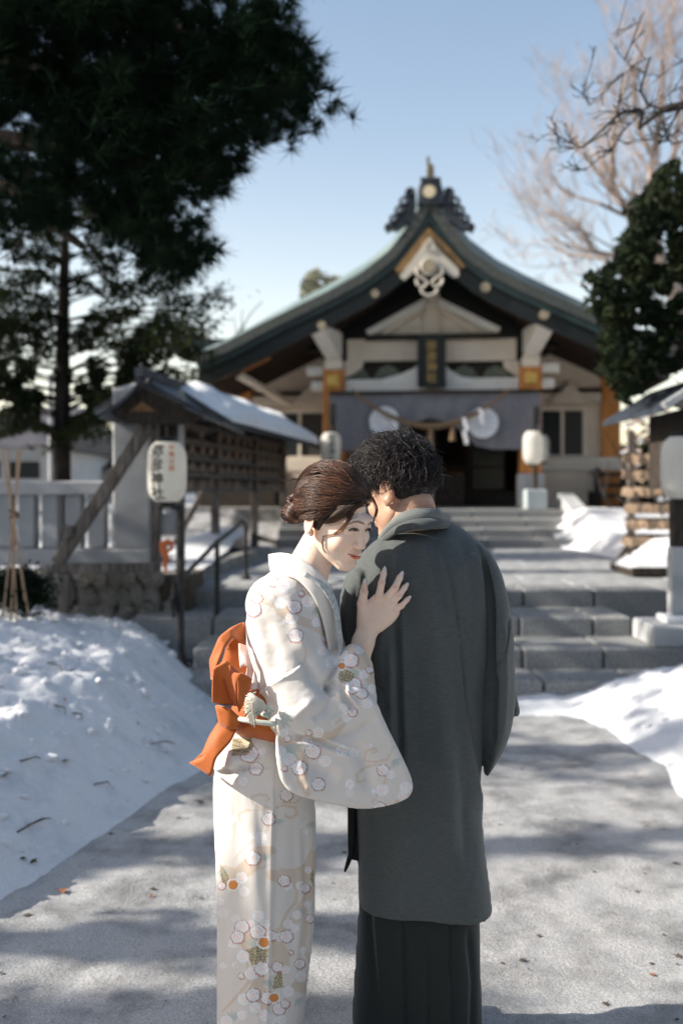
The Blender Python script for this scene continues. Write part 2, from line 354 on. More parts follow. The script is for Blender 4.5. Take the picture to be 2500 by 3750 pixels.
# frozen clods and crumbs of snow on the banks
cl = MB(); rc = random.Random(8)
for k in range(620):
    if k % 4: X = rc.uniform(-3.0, -.85); Y = rc.uniform(3.2, 8.1)
    else: X = rc.uniform(1.0, 3.2); Y = rc.uniform(4.2, 7.05)
    hgt_ = (bankL if X < 0 else bankR)(np.array([[X]]), np.array([[Y]]))[0, 0]
    if hgt_ < .03: continue
    r_ = rc.uniform(.008, .028)*(1.5 if rc.random() < .12 else 1); cl.blob((X, Y, hgt_+r_*.25), (r_*rc.uniform(.8, 1.5), r_, r_*rc.uniform(.5, .9)), k, .35, sub=1)
tag(cl.build('snow_clods', M_snow, None, smooth=False), 'frozen clods and crumbs of snow lying over both banks', 'snow', kind='stuff')
tw = MB()
for (a, b) in [((75, 2795), (150, 2785)), ((65, 3055), (160, 3000)), ((100, 3030), (190, 3005)), ((200, 2590), (240, 2625)), ((345, 2880), (405, 2880)), ((175, 2430), (230, 2470)), ((265, 2620), (300, 2640)), ((530, 2735), (640, 2725))]:
    A = hit(*a); B = hit(*b); m_ = (A+B)/2+Vector((0.02, 0.02, 0.015)); m_.z = max(m_.z, surf(m_.x, m_.y)+.005)
    tw.tube([A+Vector((0, 0, .006)), m_, B+Vector((0, 0, .006))], [.004, .003, .0015], 5)
tag(tw.build('fallen_twigs', M_debris), 'thin dark twigs and needles scattered over the left snow bank', 'twigs', kind='stuff')
# many small specks frozen into the path
sp = MB(); rs = random.Random(5)
for k in range(260):
    X = rs.uniform(-2.0, 2.2); Y = rs.uniform(2.6, 7); r_ = rs.uniform(.003, .009)*(1 if rs.random() < .85 else 2)
    z = surf(X, Y); sp.add([(X-r_, Y, z+.003), (X, Y-r_*.6, z+.004), (X+r_, Y+.2*r_, z+.006), (X, Y+r_, z+.004)], [(0, 1, 2, 3)])
tag(sp.build('grit', M_debris), 'dark grit and needle bits frozen into the trodden snow', 'grit', kind='stuff')

# ------------------------------------------------------------ stone steps
PX0, PX1 = -1.15, 4.2
steps = [(7.00, 7.48, 0.0, 0.15, -1.12, PX1), (7.48, 8.12, 0.0, 0.30, -1.12, PX1), (8.12, 8.87, 0.10, 0.45, -1.72, 2.37), (8.87, 9.30, 0.15, 0.60, -1.42, PX1)]
def block_mesh(w, d, h, seed):
    mb = MB().box(0.009, w-0.009, 0, d, 0, h); me_o = mb.build('stone_block', M_granite, None, bevel=0.012)
    return me_o
stair = empty('stone_stairs', (0.5, 7.0, 0), kind='structure')
MB().box(-1.12+.02, PX1-.02, 7.05, 9.2, -0.1, 0.10).build('footing', M_darkwood, stair).matrix_parent_inverse = Matrix.Translation((-0.5, -7, 0))
def child_at(o, parent, world):
    "parent o and keep a world-space position for unrotated parents"
    o.parent = parent; o.location = Vector(world)-parent.location
rb = random.Random(3)
jn = {1: [0.72, 1.30, 1.98, 2.64, 3.3], 2: [-1.12+.6, .1, .72, 1.33, 1.94, 2.55, 3.15], 3: [-1.05, -.4, .27, .9, 1.55, 2.06], 0: [-.5, .15, .75, 1.42, 2.0, 2.6, 3.3]}
joints = [[-.45, .2, .75, 1.42, 2.05, 2.7, 3.4], [-.55, .05, .75, 1.36, 1.97, 2.6, 3.2], [-1.05, -.4, .27, .83, 1.45, 2.05], [-.75, -.1, .45, 1.02, 1.62, 2.25, 2.9, 3.5]]
for (y0, y1, z0, z1, x0, x1), js in zip(steps, joints):
    e = [x0]+[j for j in js if x0+.1 < j < x1-.1]+[x1]
    for a, b in zip(e[:-1], e[1:]):
        o = block_mesh(b-a, y1-y0+0.03, z1-z0, 0)
        child_at(o, stair, (a, y0+rb.uniform(-.004, .004), z0+rb.uniform(-.004, .002)))
# landing slabs
land = empty('landing', (1.2, 9.3, 0.6), kind='structure')
slab0 = None
ny = 9; yy = [9.30+(15.05-9.30)*k/ny for k in range(ny+1)]
for j in range(ny):
    off = 0.35 if j % 2 else 0
    e = [-1.42]+[-1.42+off+0.72*k for k in range(1, 8)]+[3.9]
    for a, b in zip(e[:-1], e[1:]):
        if b-a < .1: continue
        o = MB().box(.004, b-a-.004, .004, yy[j+1]-yy[j]-.004, 0, .12).build('paving_slab', M_pave, None, bevel=.008)
        child_at(o, land, (a, yy[j], .48+rb.uniform(-.004, .003)))
MB().box(-2.62, 2.7, .0, 5.75, -.2, -.014).build('joint_bed', M_debris, land)
# upper steps to the shrine
up = empty('upper_stairs', (1.4, 15.0, 0.6), kind='structure')
uz = [.735, .87, 1.01, 1.15]; uy = [15.05, 15.6, 16.15, 16.7, 17.3]
for k in range(4):
    for i in range(6):
        a = -1.0+i*.8
        o = MB().box(.006, .794, 0, uy[k+1]-uy[k]+.02, 0, .30).build('stone_block', M_granite, None, bevel=.012)
        child_at(o, up, (a, uy[k], uz[k]-.30+rb.uniform(-.003, .003)))
# slanted pale cheek stones at the right of the upper stairs
ck = empty('stair_cheek', (3.85, 15.0, .6), label='pale slanted cheek stones beside the upper stairs, catching the sun', category='stair cheek') if False else empty('stair_cheek', (3.85, 15.0, .6))
tag(ck, 'pale slanted cheek stone beside the upper stairs, catching the sun', 'stair cheek')
for (y0, y1, z0, z1) in ((-.4, .9, .05, .38), (.92, 2.2, .38, .70)):
    MB().add([(-.12, y0, -.1), (.16, y0, -.1), (.16, y0, z0+.12), (-.12, y0, z0+.12), (-.12, y1, -.1), (.16, y1, -.1), (.16, y1, z1+.12), (-.12, y1, z1+.12)],
             [(0,1,2,3),(7,6,5,4),(0,4,5,1),(1,5,6,2),(2,6,7,3),(3,7,4,0)]).build('stone_block', M_fence, ck, bevel=.01)

# low stone kerb climbing along the left of the stairs
kerb = empty('sloping_kerb', (-1.3, 8.2, .3))
tag(kerb, 'low sloping stone kerb left of the stairs under the handrail', 'kerb')
for (a, b) in ((P(560, 2240, 8.9), P(700, 2130, 9.9)), (P(704, 2128, 9.95), P(820, 2075, 11.2)), (P(824, 2073, 11.25), P(960, 2030, 13.2))):
    q = a-kerb.location; w = b-kerb.location
    MB().bar(q, w, .22, .20).build('kerb_stone', M_granite_w, kerb, bevel=.012)

# ------------------------------------------------------------ stone fence (tamagaki)
FY = 8.7
fence = empty('stone_fence', (-2.3, FY, .78))
tag(fence, 'grey stone post fence with top and bottom rails on the rock wall', 'fence')
def fz(py, Y=FY): return EYE+(1790-py)/F*Y
def fx(px, Y=FY): return (px-1250)/F*Y
def fbox(name, px0, px1, py0, py1, y0, y1, m, par, bev=.01):
    o = MB().box(fx(px0), fx(px1), y0, y1, fz(py1), fz(py0)).build(name, m, None, bevel=bev)
    o.parent = par; o.location = -par.location; return o
fbox('top_rail', -700, 425, 1762, 1812, FY-.11, FY+.11, M_fence, fence)
fbox('bottom_rail', -700, 560, 2008, 2066, FY-.16, FY+.16, M_fence, fence)
post_w = (fx(140)-fx(80))
pm = None
for k in range(-7, 5):
    x = fx(77+k*84.6)
    if x < -4.7: continue
    if pm is None:
        pm = MB().box(0, post_w, -.08, .08, 0, fz(1813)-fz(2007)).build('post', M_fence, None, bevel=.012); o = pm
    else: o = dup(pm)
    o.parent = fence; o.location = Vector((x, FY, fz(2007)+.001))-fence.location
pil = MB().box(fx(427), fx(560), FY-.14, FY+.17, fz(2010), fz(1428)).box(fx(427), fx(560), FY-.14, FY+.17, 0, 0.001) if False else MB()
w0, w1, t0, t1 = fx(427), fx(562), fz(2007), fz(1430)
pil.add([(w0, FY-.15, t0), (w1, FY-.15, t0), (w1, FY+.16, t0), (w0, FY+.16, t0), (w0, FY-.15, t1), (w1, FY-.15, t1), (w1, FY+.16, t1), (w0, FY+.16, t1), ((w0+w1)/2, FY, t1+.07)],
        [(0,3,2,1),(0,1,5,4),(1,2,6,5),(2,3,7,6),(3,0,4,7),(4,5,8),(5,6,8),(6,7,8),(7,4,8)])
o = pil.build('stone_pillar', M_fence, None, bevel=.012); tag(o, 'tall plain square stone pillar ending the stone fence, dappled by light', 'pillar')
# rock wall
rw = empty('rock_wall', (-2.4, 8.45, .3))
tag(rw, 'rough field stone retaining wall under the stone fence, snow at its foot', 'stone wall')
rr = random.Random(11)
rocks = [MB().blob((0, 0, 0), 1, seed=k, jit=.3, sub=2).build('stone', M_rock, None, smooth=False) for k in range(6)]
cnt = 0
for row in range(4):
    x = -4.7+row*.05
    while x < -1.28:
        w = rr.uniform(.10, .2)
        ztop = .80 if x < -1.75 else .80-(x+1.75)*.9
        z = .30+row*.145+rr.uniform(-.02, .02)
        if z < ztop-.02:
            s = (w*.62, rr.uniform(.09, .13), rr.uniform(.085, .115))
            o = dup(rocks[rr.randrange(6)]); o.parent = rw; cnt += 1
            o.location = Vector((x+w/2, 8.52+rr.uniform(-.03, .03), z))-rw.location; o.scale = s; o.rotation_euler = (0, rr.uniform(-.5, .5), 0)
        x += w*.98
for o in rocks: bpy.data.objects.remove(o)
o = MB().box(-4.8, -1.3, 8.56, 9.4, 0, .74).build('earth_core', M_debris, None); o.parent = rw; o.location = -rw.location
hfield('snow_ground', np.linspace(-9, -1.35, 60), np.linspace(8.9, 16, 60), lambda X, Y: .72+.12*fbm(X*1.1, Y*1.1, 3, 8)*1+.25*np.exp(-((X+1.7)/.5)**2-((Y-14)/2.5)**2), M_snow)
hfield('snow_bank', np.linspace(3.3, 7.5, 60), np.linspace(9.3, 16.5, 70), lambda X, Y: .55+.30*sst(3.4, 3.9, X+.15*fbm(Y*2, X*0+3, 2, 4))*(0.6+.8*vnoise(X*1.2, Y*1.1, 77))+.3*sst(14.5, 16, Y), M_snow)

# ------------------------------------------------------------ small roofed frame with brace in front of the long rack
fr = empty('roofed_board_frame', (-1.55, 8.2, .8))
tag(fr, 'weathered timber frame with small curved gable roof and long diagonal brace', 'timber frame')
FRY = 8.25
def frp(px, py, Y=FRY): return P(px, py, Y)-fr.location
def framebar(name, a, b, w, h, m, Y=FRY, Yb=None, parent=fr, org=None):
    org = org or parent.location
    return MB().bar(P(a[0], a[1], Y)-org, P(b[0], b[1], Yb or Y)-org, w, h, up=(0, 1, 0)).build(name, m, parent, bevel=.008)
framebar('post', (572, 2090), (572, 1500), .075, .09, M_greywood)
framebar('post', (662, 2120), (662, 1460), .065, .08, M_greywood, Y=FRY+.02)
framebar('diagonal_brace', (212, 2062), (542, 1560), .10, .11, M_greywood, Y=FRY-.12)
framebar('diagonal_brace', (640, 1990), (745, 1800), .05, .06, M_greywood, Y=FRY+1.0)
framebar('sill', (192, 2082), (572, 2078), .08, .075, M_greywood, Y=FRY-.13)
framebar('leg', (240, 2100), (240, 2245), .085, .12, M_greywood, Y=FRY-.14)
framebar('brace_block', (228, 1945), (268, 1945), .09, .13, M_greywood, Y=FRY-.2)
framebar('hanging_board', (588, 1600), (652, 1600), .22, .03, M_darkwood, Y=FRY)
framebar('notice_board', (588, 1850), (652, 1850), .50, .02, M_fence, Y=FRY+.05)
framebar('downpipe', (664, 1432), (664, 1680), .045, .045, M_fence, Y=FRY-.05)
# curved roof: two leaves with eaves sweeping out
def roof_leaf(sgn, name):
    top = (547, 1400)
    pts = [(547, 1402), (547+sgn*32, 1440), (547+sgn*75, 1482), (547+sgn*150, 1527)] if sgn < 0 else [(547, 1402), (600, 1428), (660, 1462), (730, 1500), (838, 1548)]
    mb = MB(); va = []
    for (x, y) in pts:
        for dy, dz in ((-.34, 0), (1.3, 0), (1.3, -.035), (-.34, -.035)):
            p = frp(x, y, FRY); va.append((p.x, p.y+dy, p.z+dz))
    fs = []
    for i in range(len(pts)-1):
        for k in range(4): fs.append((i*4+k, i*4+(k+1) % 4, i*4+4+(k+1) % 4, i*4+4+k))
    fs += [(3, 2, 1, 0), tuple(len(pts)*4-4+k for k in range(4))]
    return mb.add(va, fs).build(name, M_tile, fr)
roof_leaf(-1, 'roof_leaf'); roof_leaf(1, 'roof_leaf')
framebar('ridge_beam', (547, 1398), (547, 1398), .05, .05, M_tile, Y=FRY-.42, Yb=FRY+1.35)
mb = MB().prism([(frp(430, 1518).x, frp(430, 1518).z), (frp(547, 1432).x, frp(547, 1432).z), (frp(760, 1535).x, frp(760, 1535).z), (frp(700, 1560).x, frp(700, 1560).z), (frp(480, 1560).x, frp(480, 1560).z)], -.20, -.14)
mb.build('gable_board', M_darkwood, fr)
MB().prism([(frp(500, 1516).x, frp(500, 1516).z), (frp(547, 1480).x, frp(547, 1480).z), (frp(594, 1516).x, frp(594, 1516).z)], -.225, -.205).build('carved_panel', mat('faded brown carving', (.22, .12, .05), (.12, .07, .04), scale=30), fr)
# orange ribbon hanging on the frame
rib = MB()
a = P(596, 1998, 8.1)
rib.tube([P(632, 1990, 8.1), P(615, 1985, 8.08), P(598, 1992, 8.06), P(600, 2020, 8.05), P(610, 2040, 8.05), P(604, 2070, 8.05), P(608, 2098, 8.05)], [.02, .03, .035, .03, .025, .018, .01], 6)
rib.tube([P(632, 1990, 8.1), P(628, 2010, 8.08), P(612, 2020, 8.06)], .015, 6)
tag(rib.build('ribbon', M_orange), 'faded orange ribbon knotted on the timber frame under the lantern', 'ribbon')

# ------------------------------------------------------------ long roofed plaque rack at the left
rk = empty('roofed_plaque_rack', (-1.6, 13.5, .65))
tag(rk, 'long weathered roofed rack of plank boards with snow on its roof', 'rack')
A = Vector((-2.02, 10.6, 0)); B = Vector((-1.02, 17.6, 0)); D = (B-A).normalized(); N = Vector((D.y, -D.x, 0))   # N to the path
def rpt(s, n, z): return A+D*s+N*n+Vector((0, 0, z))-rk.location
LEN = (B-A).length
for s in (0.05, LEN*.36, LEN*.68, LEN-.05):
    MB().bar(rpt(s, 0, .6), rpt(s, 0, 2.45), .11, .11).build('post', M_greywood, rk, bevel=.01)
    MB().bar(rpt(s, .06, .75), rpt(s+.0, .75, .55), .07, .07).build('foot_brace', M_greywood, rk)
mb = MB()
mb.bar(rpt(0, -.03, 1.5), rpt(LEN, -.03, 1.5), .05, .10).build('bottom_beam', M_greywood, rk)
MB().bar(rpt(0, -.03, 2.42), rpt(LEN, -.03, 2.42), .06, .10).build('top_beam', M_greywood, rk)
# boards behind, plus rails
nb_ = 10
for k in range(nb_):
    z = 1.56+k*.086
    MB().bar(rpt(0, -.06, z), rpt(LEN, -.06, z), .02, .082).build('plank', M_darkwood if k % 2 else M_greywood, rk)
for k in range(4):
    z = 1.66+k*.2
    MB().bar(rpt(0, .05, z), rpt(LEN, .05, z), .03, .03).build('rail', M_greywood, rk)
# roof of the rack: curved two-leaf roof
prof = [(.62, 2.27), (.42, 2.36), (.2, 2.50), (0, 2.68), (-.2, 2.50), (-.5, 2.33)]
va = []; fs = []
for s in (-.35, LEN+.3):
    for n_, z in prof: va.append(rpt(s, n_, z))
    for n_, z in reversed(prof): va.append(rpt(s, n_, z-.05))
k_ = len(prof)*2
fs = [(i, (i+1) % k_, (i+1) % k_+k_, i+k_) for i in range(k_)]+[tuple(range(k_)), tuple(range(2*k_-1, k_-1, -1))]
MB().add(va, fs).build('roof', M_tile, rk)
for s in np.linspace(-.3, LEN+.25, 34):
    MB().bar(rpt(s, -.02, 2.60), rpt(s, .60, 2.235), .04, .05).build('rafter', M_darkwood, rk)
MB().bar(rpt(-.4, 0, 2.70), rpt(LEN+.3, 0, 2.70), .09, .09).build('ridge', M_tile, rk)
MB().prism([(-.05, 2.2), (.42, 2.30), (0, 2.62), (-.4, 2.30)], 0, .04, lambda a_, b_, d: tuple(rpt(-.32-d, a_, b_))).build('gable_board', M_darkwood, rk)
# snow lying on that roof
sn = MB(); ns = 40; sec = []
for i in range(ns+1):
    s = LEN*.12+(LEN*.86)*i/ns; e_ = min(1, i/4, (ns-i)/3+.15); th = .15*e_*(.8+.5*vnoise(np.array([i*.35]), np.array([2.]), 5)[0])
    row = [(.67, 2.26), (.68, 2.27+th*.7), (.5, 2.34+th), (.25, 2.47+th), (.05, 2.66+th*.8), (-.02, 2.68)]
    sec.append([rpt(s, n_-.03*(1-e_), z+.012) for n_, z in row])
va = [v for r_ in sec for v in r_]; fs = []
for i in range(ns):
    for k in range(5): fs.append((i*6+k, i*6+k+1, i*6+7+k, i*6+6+k))
fs += [tuple(range(5, -1, -1)), tuple(range(ns*6, ns*6+6))]
o = sn.add(va, fs).build('roof_snow', M_snow, None, smooth=True); o.location = rk.location
tag(o, 'thick white snow lying along the roof of the long plaque rack', 'snow')
# plaques hung on the rack: each a thing
pq = MB().prism([(-.07, 0), (.07, 0), (.07, .075), (0, .105), (-.07, .075)], 0, .012, lambda a_, b_, d: (d, a_, b_)).build('prayer_plaque', mat('aged plaque wood', (.16, .10, .07), (.30, .20, .13), scale=2), None)
first = True; ang = math.atan2(D.y, D.x)-math.pi/2
rows = ['top', 'second', 'third', 'lowest']
for r_ in range(4):
    for k in range(16):
        s = .35+k*(LEN-.6)/15+rr.uniform(-.04, .04)
        if rr.random() < .12: continue
        o = pq if first else dup(pq); first = False
        w = A+D*s+N*.075; o.location = (w.x, w.y, 2.12-.2*r_+rr.uniform(-.01, .01)-.0); o.rotation_euler = (rr.uniform(-.15, .15), 0, ang)
        tag(o, 'aged wooden prayer plaque hanging in the %s row of the long dark rack' % rows[r_], 'plaque', 'prayer plaques on the long rack, %s row' % rows[r_])

# ------------------------------------------------------------ handrail
hr = empty('handrail', (-1.2, 8.3, .3)); tag(hr, 'black metal handrail with slanted bar left of the stone stairs', 'handrail')
def hp(px, py, Y): return P(px, py, Y)-hr.location
for (px, y0, y1, Y) in ((795, 1985, 2290, 8.4), (900, 1925, 2125, 9.9)):
    MB().tube([hp(px, y1, Y), hp(px, y0, Y)], .022, 8).build('post', M_iron, hr)
    MB().lathe([(.065, 0), (.06, .02), (.03, .05), (.022, .06)], 12, tuple(hp(px, y1, Y))).build('base_plate', M_iron, hr)
MB().tube([hp(900, 1922, 9.9), hp(885, 1905, 9.7), hp(860, 1935, 9.3), hp(795, 1985, 8.4), hp(640, 2145, 7.6), hp(632, 2200, 7.5)], .020, 8).build('top_bar', M_iron, hr)
MB().tube([hp(632, 2200, 7.5), hp(636, 2262, 7.5)], .018, 8).build('post', M_iron, hr)

# ------------------------------------------------------------ lettering helper
def glyphs(text, size):
    "list of (verts, faces) per character, centred, in a flat plane; real glyph outlines"
    out = []
    for ch in text:
        cu = bpy.data.curves.new('glyph', 'FONT'); cu.body = ch; cu.size = size; cu.align_x = 'CENTER'; cu.resolution_u = 3; cu.offset = size*.022
        ob = bpy.data.objects.new('glyph', cu); col.objects.link(ob)
        bpy.context.view_layer.update()
        me = ob.to_mesh(); v = [p.co.copy() for p in me.vertices]; f = [tuple(p.vertices) for p in me.polygons]
        ob.to_mesh_clear(); bpy.data.objects.remove(ob); bpy.data.curves.remove(cu)
        if v:
            cy = (max(p.y for p in v)+min(p.y for p in v))/2; cx = (max(p.x for p in v)+min(p.x for p in v))/2
            v = [(p.x-cx, p.y-cy) for p in v]
        out.append((v, f))
    return out
def on_lantern(text, size, z0, pitch, ang, rad_at):
    mb = MB()
    for i, (v, f) in enumerate(glyphs(text, size)):
        zc = z0-i*pitch; vs = []
        for x, y in v:
            z = zc+y; r_ = rad_at(z)+.003; a_ = ang+x/r_
            vs.append((r_*math.sin(a_), -r_*math.cos(a_), z))
        if f: mb.add(vs, f)
    return mb
def lantern(loc, rad, hgt, text=None, ang=-.35, red=None, label='', rz=0):
    t = empty('paper_lantern', loc, rz); tag(t, label, 'lantern', 'white paper lanterns of the shrine')
    prof = []; n_ = 22
    for k in range(n_+1):
        z = hgt*k/n_; u_ = abs(2*k/n_-1); r_ = rad*(1-u_**5*.42)*(1+.004*(-1)**k)
        prof.append((r_, z))
    MB().lathe(prof, 36).build('paper_shade', M_paper, t, smooth=True)
    MB().lathe([(rad*.52, hgt-.005), (rad*.52, hgt+.03), (rad*.40, hgt+.035)], 24).build('top_ring', M_black, t)
    MB().lathe([(rad*.42, -.04), (rad*.50, -.035), (rad*.52, .006)], 24).build('bottom_ring', M_black, t)
    ra = lambda z: float(np.interp(z, [p[1] for p in prof], [p[0] for p in prof]))
    if text:
        on_lantern(text, hgt*.235, hgt*.85, hgt*.232, ang, ra).build('inscription', M_ink, t)
    if red:
        on_lantern(red, hgt*.10, hgt*.90, hgt*.115, ang+.80, ra).build('red_inscription', M_redink, t)
    return t
# near left lantern on its pole
LP = P(612, 1838, 7.5)
lantern((LP.x, LP.y, LP.z), .146, .452, '弥彦神社', -.38, '中島公園', 'big white paper lantern with black brush writing on the left pole')
po = empty('lantern_pole', (P(664, 2440, 7.55).x, 7.55, .15)); tag(po, 'thin black iron pole holding the big inscribed lantern beside the stairs', 'pole')
o_ = po.location
q = lambda px, py, Y: P(px, py, Y)-o_
MB().tube([q(664, 2440, 7.55), q(662, 1850, 7.55)], .024, 10).build('shaft', M_iron, po)
MB().tube([q(655, 1860, 7.55), q(612, 1852, 7.5), q(580, 1860, 7.5)], .018, 8).build('bracket', M_iron, po)
MB().tube([q(612, 1880, 7.5), q(612, 1852, 7.5)], .03, 8).build('lamp_socket', M_fence, po)
MB().tube([q(612, 1615, 7.5), q(612, 1560, 7.5)], .008, 6).build('hanger', M_iron, po)
MB().tube([q(664, 2300, 7.55), q(640, 2180, 7.55), q(636, 2120, 7.55)], .014, 6).build('stay', M_iron, po)
MB().lathe([(.07, 0), (.05, .03), (.026, .10)], 12).build('foot', M_iron, po)
# near right lantern on a post with stone base
RP = P(2494, 1826, 7.75)
lantern((RP.x, RP.y, RP.z), .160, .48, '弥彦神社', 1.2, None, 'big plain white paper lantern at the right edge above a timber post')
po = empty('lantern_post', (P(2478, 2270, 7.75).x, 7.75, .3)); tag(po, 'square weathered lantern post on a concrete block at the right edge', 'post')
b0 = po.location.z
MB().box(-.062, .062, -.06, .06, .22, .75).build('lower_sleeve', M_fence, po, bevel=.006)
MB().box(-.05, .05, -.05, .05, .75, P(0, 1826, 7.75).z-b0).build('shaft', M_darkwood, po, bevel=.006)
MB().box(-.27, .42, -.26, .28, 0.002, .165).build('concrete_base', M_fence, po, bevel=.015)
MB().box(-.13, .15, -.12, .12, .166, .22).build('snow_cap', M_snow, po, bevel=.012)

# ------------------------------------------------------------ plaque stand at the right
es = empty('plaque_stand', (3.9, 12.4, .62)); tag(es, 'roofless timber stand hung with rows of pale wooden plaques at the right', 'plaque stand')
ex0, ex1 = (2285-1250)/F*12.4, (2480-1250)/F*12.4
for x in (ex0+.08, ex1+.1):
    MB().bar((x-3.9, 0, -.05), (x-3.9, 0, 1.6), .08, .08).build('post', M_greywood, es)
    for s in (-1, 1): MB().bar((x-3.9, 0, .22), (x-3.9+.25*s, -.1, -.1), .05, .05).build('foot_brace', M_darkwood, es)
rzs = []
for k in range(6):
    z = EYE+(1790-(1660+k*60))/F*12.4; rzs.append(z)
    MB().bar((ex0-3.9, 0, z-.62+.0), (ex1-3.9+.3, 0, z-.62), .03, .03).build('rail', M_darkwood, es)
pl = MB().prism([(-.075, -.11), (.075, -.11), (.075, -.02), (0, .015), (-.075, -.02)], 0, .014, lambda a_, b_, d: (a_, d, b_)).build('prayer_plaque', M_plaque, None)
rn = ['top', 'second', 'third', 'fourth', 'fifth', 'lowest']; first = True
for k, z in enumerate(rzs):
    for j in range(14):
        o = pl if first else dup(pl); first = False
        o.location = (ex0+.05+j*.066+rr.uniform(-.03, .03), 12.36-.014*(j % 4)-rr.uniform(0, .02), z-.02); o.rotation_euler = (0, rr.uniform(-.32, .32), rr.uniform(-.8, .6))
        tag(o, 'pale wooden prayer plaque tied in the %s row of the right hand stand' % rn[k], 'plaque', 'plaques on the right stand, %s row' % rn[k])
# low trestle with snow on it, between stand and landing
tb = empty('snowy_trestle', (3.2, 10.6, .6)); tag(tb, 'dark low trestle board lying in front of the plaque stand under snow', 'trestle')
MB().box(-.25, .85, -.5, .35, .02, .10).build('board', M_darkwood, tb)
o = MB(); 
sn_ = hfield('snow_patch', np.linspace(2.93, 4.1, 40), np.linspace(10.12, 10.98, 30), lambda X, Y: .69+.09*np.minimum(sst(2.93, 3.1, X), sst(10.1, 10.3, Y))*(1-sst(10.85, 10.98, Y))*(.7+.6*vnoise(X*5, Y*5, 3)), M_snow)
# ------------------------------------------------------------ the shrine (local frame: u right, v back, w up from z=1.15)
SH = empty('shrine_hall', (1.62, 18.0, 1.15), -0.12)
tag(SH, 'wooden shrine hall with curved green copper gable roof and curtained porch', 'shrine')
c_, s_ = math.cos(-.12), math.sin(-.12)
def L(px, py, v):
    "local u,w of photo pixel at local depth v"
    # world: X=1.62+u*c-v*s ; Y=18+u*s+v*c ; X=(px-1250)/F*Y
    k = (px-1250)/F
    u = (k*(18+v*c_)-1.62+v*s_)/(c_-k*s_); Y = 18+u*s_+v*c_
    return u, EYE+(1790-py)/F*Y-1.15
def sbox(name, px0, px1, py0, py1, v0, v1, m, bev=0.008, parent=SH):
    u0, _ = L(px0, py1, v0); u1, _ = L(px1, py1, v0); um, w0 = L((px0+px1)/2, py1, v0); _, w1 = L((px0+px1)/2, py0, v0)
    return MB().box(u0, u1, v0, v1, w0, w1).build(name, m, parent, bevel=bev)
def spoly(name, pts, v0, v1, m, bev=0, parent=SH):
    return MB().prism([L(x, y, v0) for x, y in pts], v0, v1).build(name, m, parent, bevel=bev)
# floor and plinth
MB().box(-4.6, 4.6, -.9, 9, -.55, 0.0).build('stone_plinth', M_granite_w, SH)
MB().box(-4.2, 4.2, 1.5, 8.5, 0.004, .30).build('raised_floor', M_darkwood, SH)
# porch pillars
for u in (-1.76, 1.76):
    MB().box(u-.19, u+.19, -.19, .19, .62, 2.55).build('pillar', M_gold_wood, SH, bevel=.02)
    MB().box(u-.23, u+.23, -.23, .23, 0, .618).build('pillar_base', M_fence, SH, bevel=.02)
# bracket complex over each pillar
for sg, (bx, gy) in ((-1, (1235, 0)), (1, (1938, 0))):
    u = 1.76*sg
    MB().box(u-.17, u+.17, -.24, .2, 2.10, 2.50).build('gold_collar', M_gold_wood, SH, bevel=.015)
    MB().box(u-.11, u+.11, -.275, -.242, 2.20, 2.40).build('gilt_fitting', M_gold, SH, bevel=.01)
    MB().box(u-.16, u+.16, -.22, .2, 2.505, 2.70).build('bearing_block', M_cream, SH, bevel=.02)
    # white carved nose leaning outward
    MB().add([(u-.13, -.25, 2.70), (u+.13, -.25, 2.70), (u+.13, .1, 2.70), (u-.13, .1, 2.70), (u-.12+.22*sg, -1.0, 3.32), (u+.16+.22*sg, -1.0, 3.32), (u+.14, .1, 3.2), (u-.14, .1, 3.2), (u-.12+.2*sg, -1.0, 3.08), (u+.16+.2*sg, -1.0, 3.08)],
             [(0,1,2,3),(4,7,6,5),(0,3,7,4,8),(1,9,5,6,2),(0,8,9,1),(8,4,5,9),(2,6,7,3)]).build('carved_nose', M_white, SH, bevel=.012)
    for w_ in (2.42, 2.14):
        ext = .34 if w_ > 2.3 else .25
        MB().box(*sorted((u+.17*sg, u+(.17+ext)*sg)), -.12, .10, w_, w_+.17).build('beam_end', M_white, SH, bevel=.025)
# tie beams and panels between pillars
sbox('rainbow_beam', 1262, 1900, 1386, 1436, -.10, .14, M_white, .02)
spoly('beam_arch', [(1400, 1388), (1470, 1368), (1520, 1345), (1535, 1325), (1535, 1389)], -.075, .10, M_white)
spoly('beam_arch', [(1624, 1389), (1624, 1325), (1640, 1350), (1690, 1380), (1760, 1388)], -.075, .10, M_white)
sbox('transom_grille', 1262, 1900, 1318, 1385, .16, .22, M_darkwood, 0)
for k in range(4):
    x = (1300, 1420, 1700, 1815)[k]
    spoly('carved_spandrel', [(x-55, 1385), (x-30, 1350), (x, 1335), (x+30, 1350), (x+55, 1385)], .08, .15, mat('muted green carving', (.10, .12, .09), (.2, .19, .14), scale=20))
sbox('frieze_panel', 1270, 1534, 1240, 1322, .02, .08, M_creamd)
sbox('frieze_panel', 1625, 1890, 1240, 1322, .02, .08, M_creamd)
spoly('corner_spandrel', [(1262, 1322), (1330, 1322), (1325, 1345), (1300, 1365), (1262, 1385)], -.02, .07, M_creamd)
spoly('corner_spandrel', [(1900, 1322), (1840, 1322), (1845, 1345), (1870, 1365), (1900, 1385)], -.02, .07, M_creamd)
sbox('gable_sill', 1335, 1832, 1222, 1240, -.12, .12, M_darkwood)
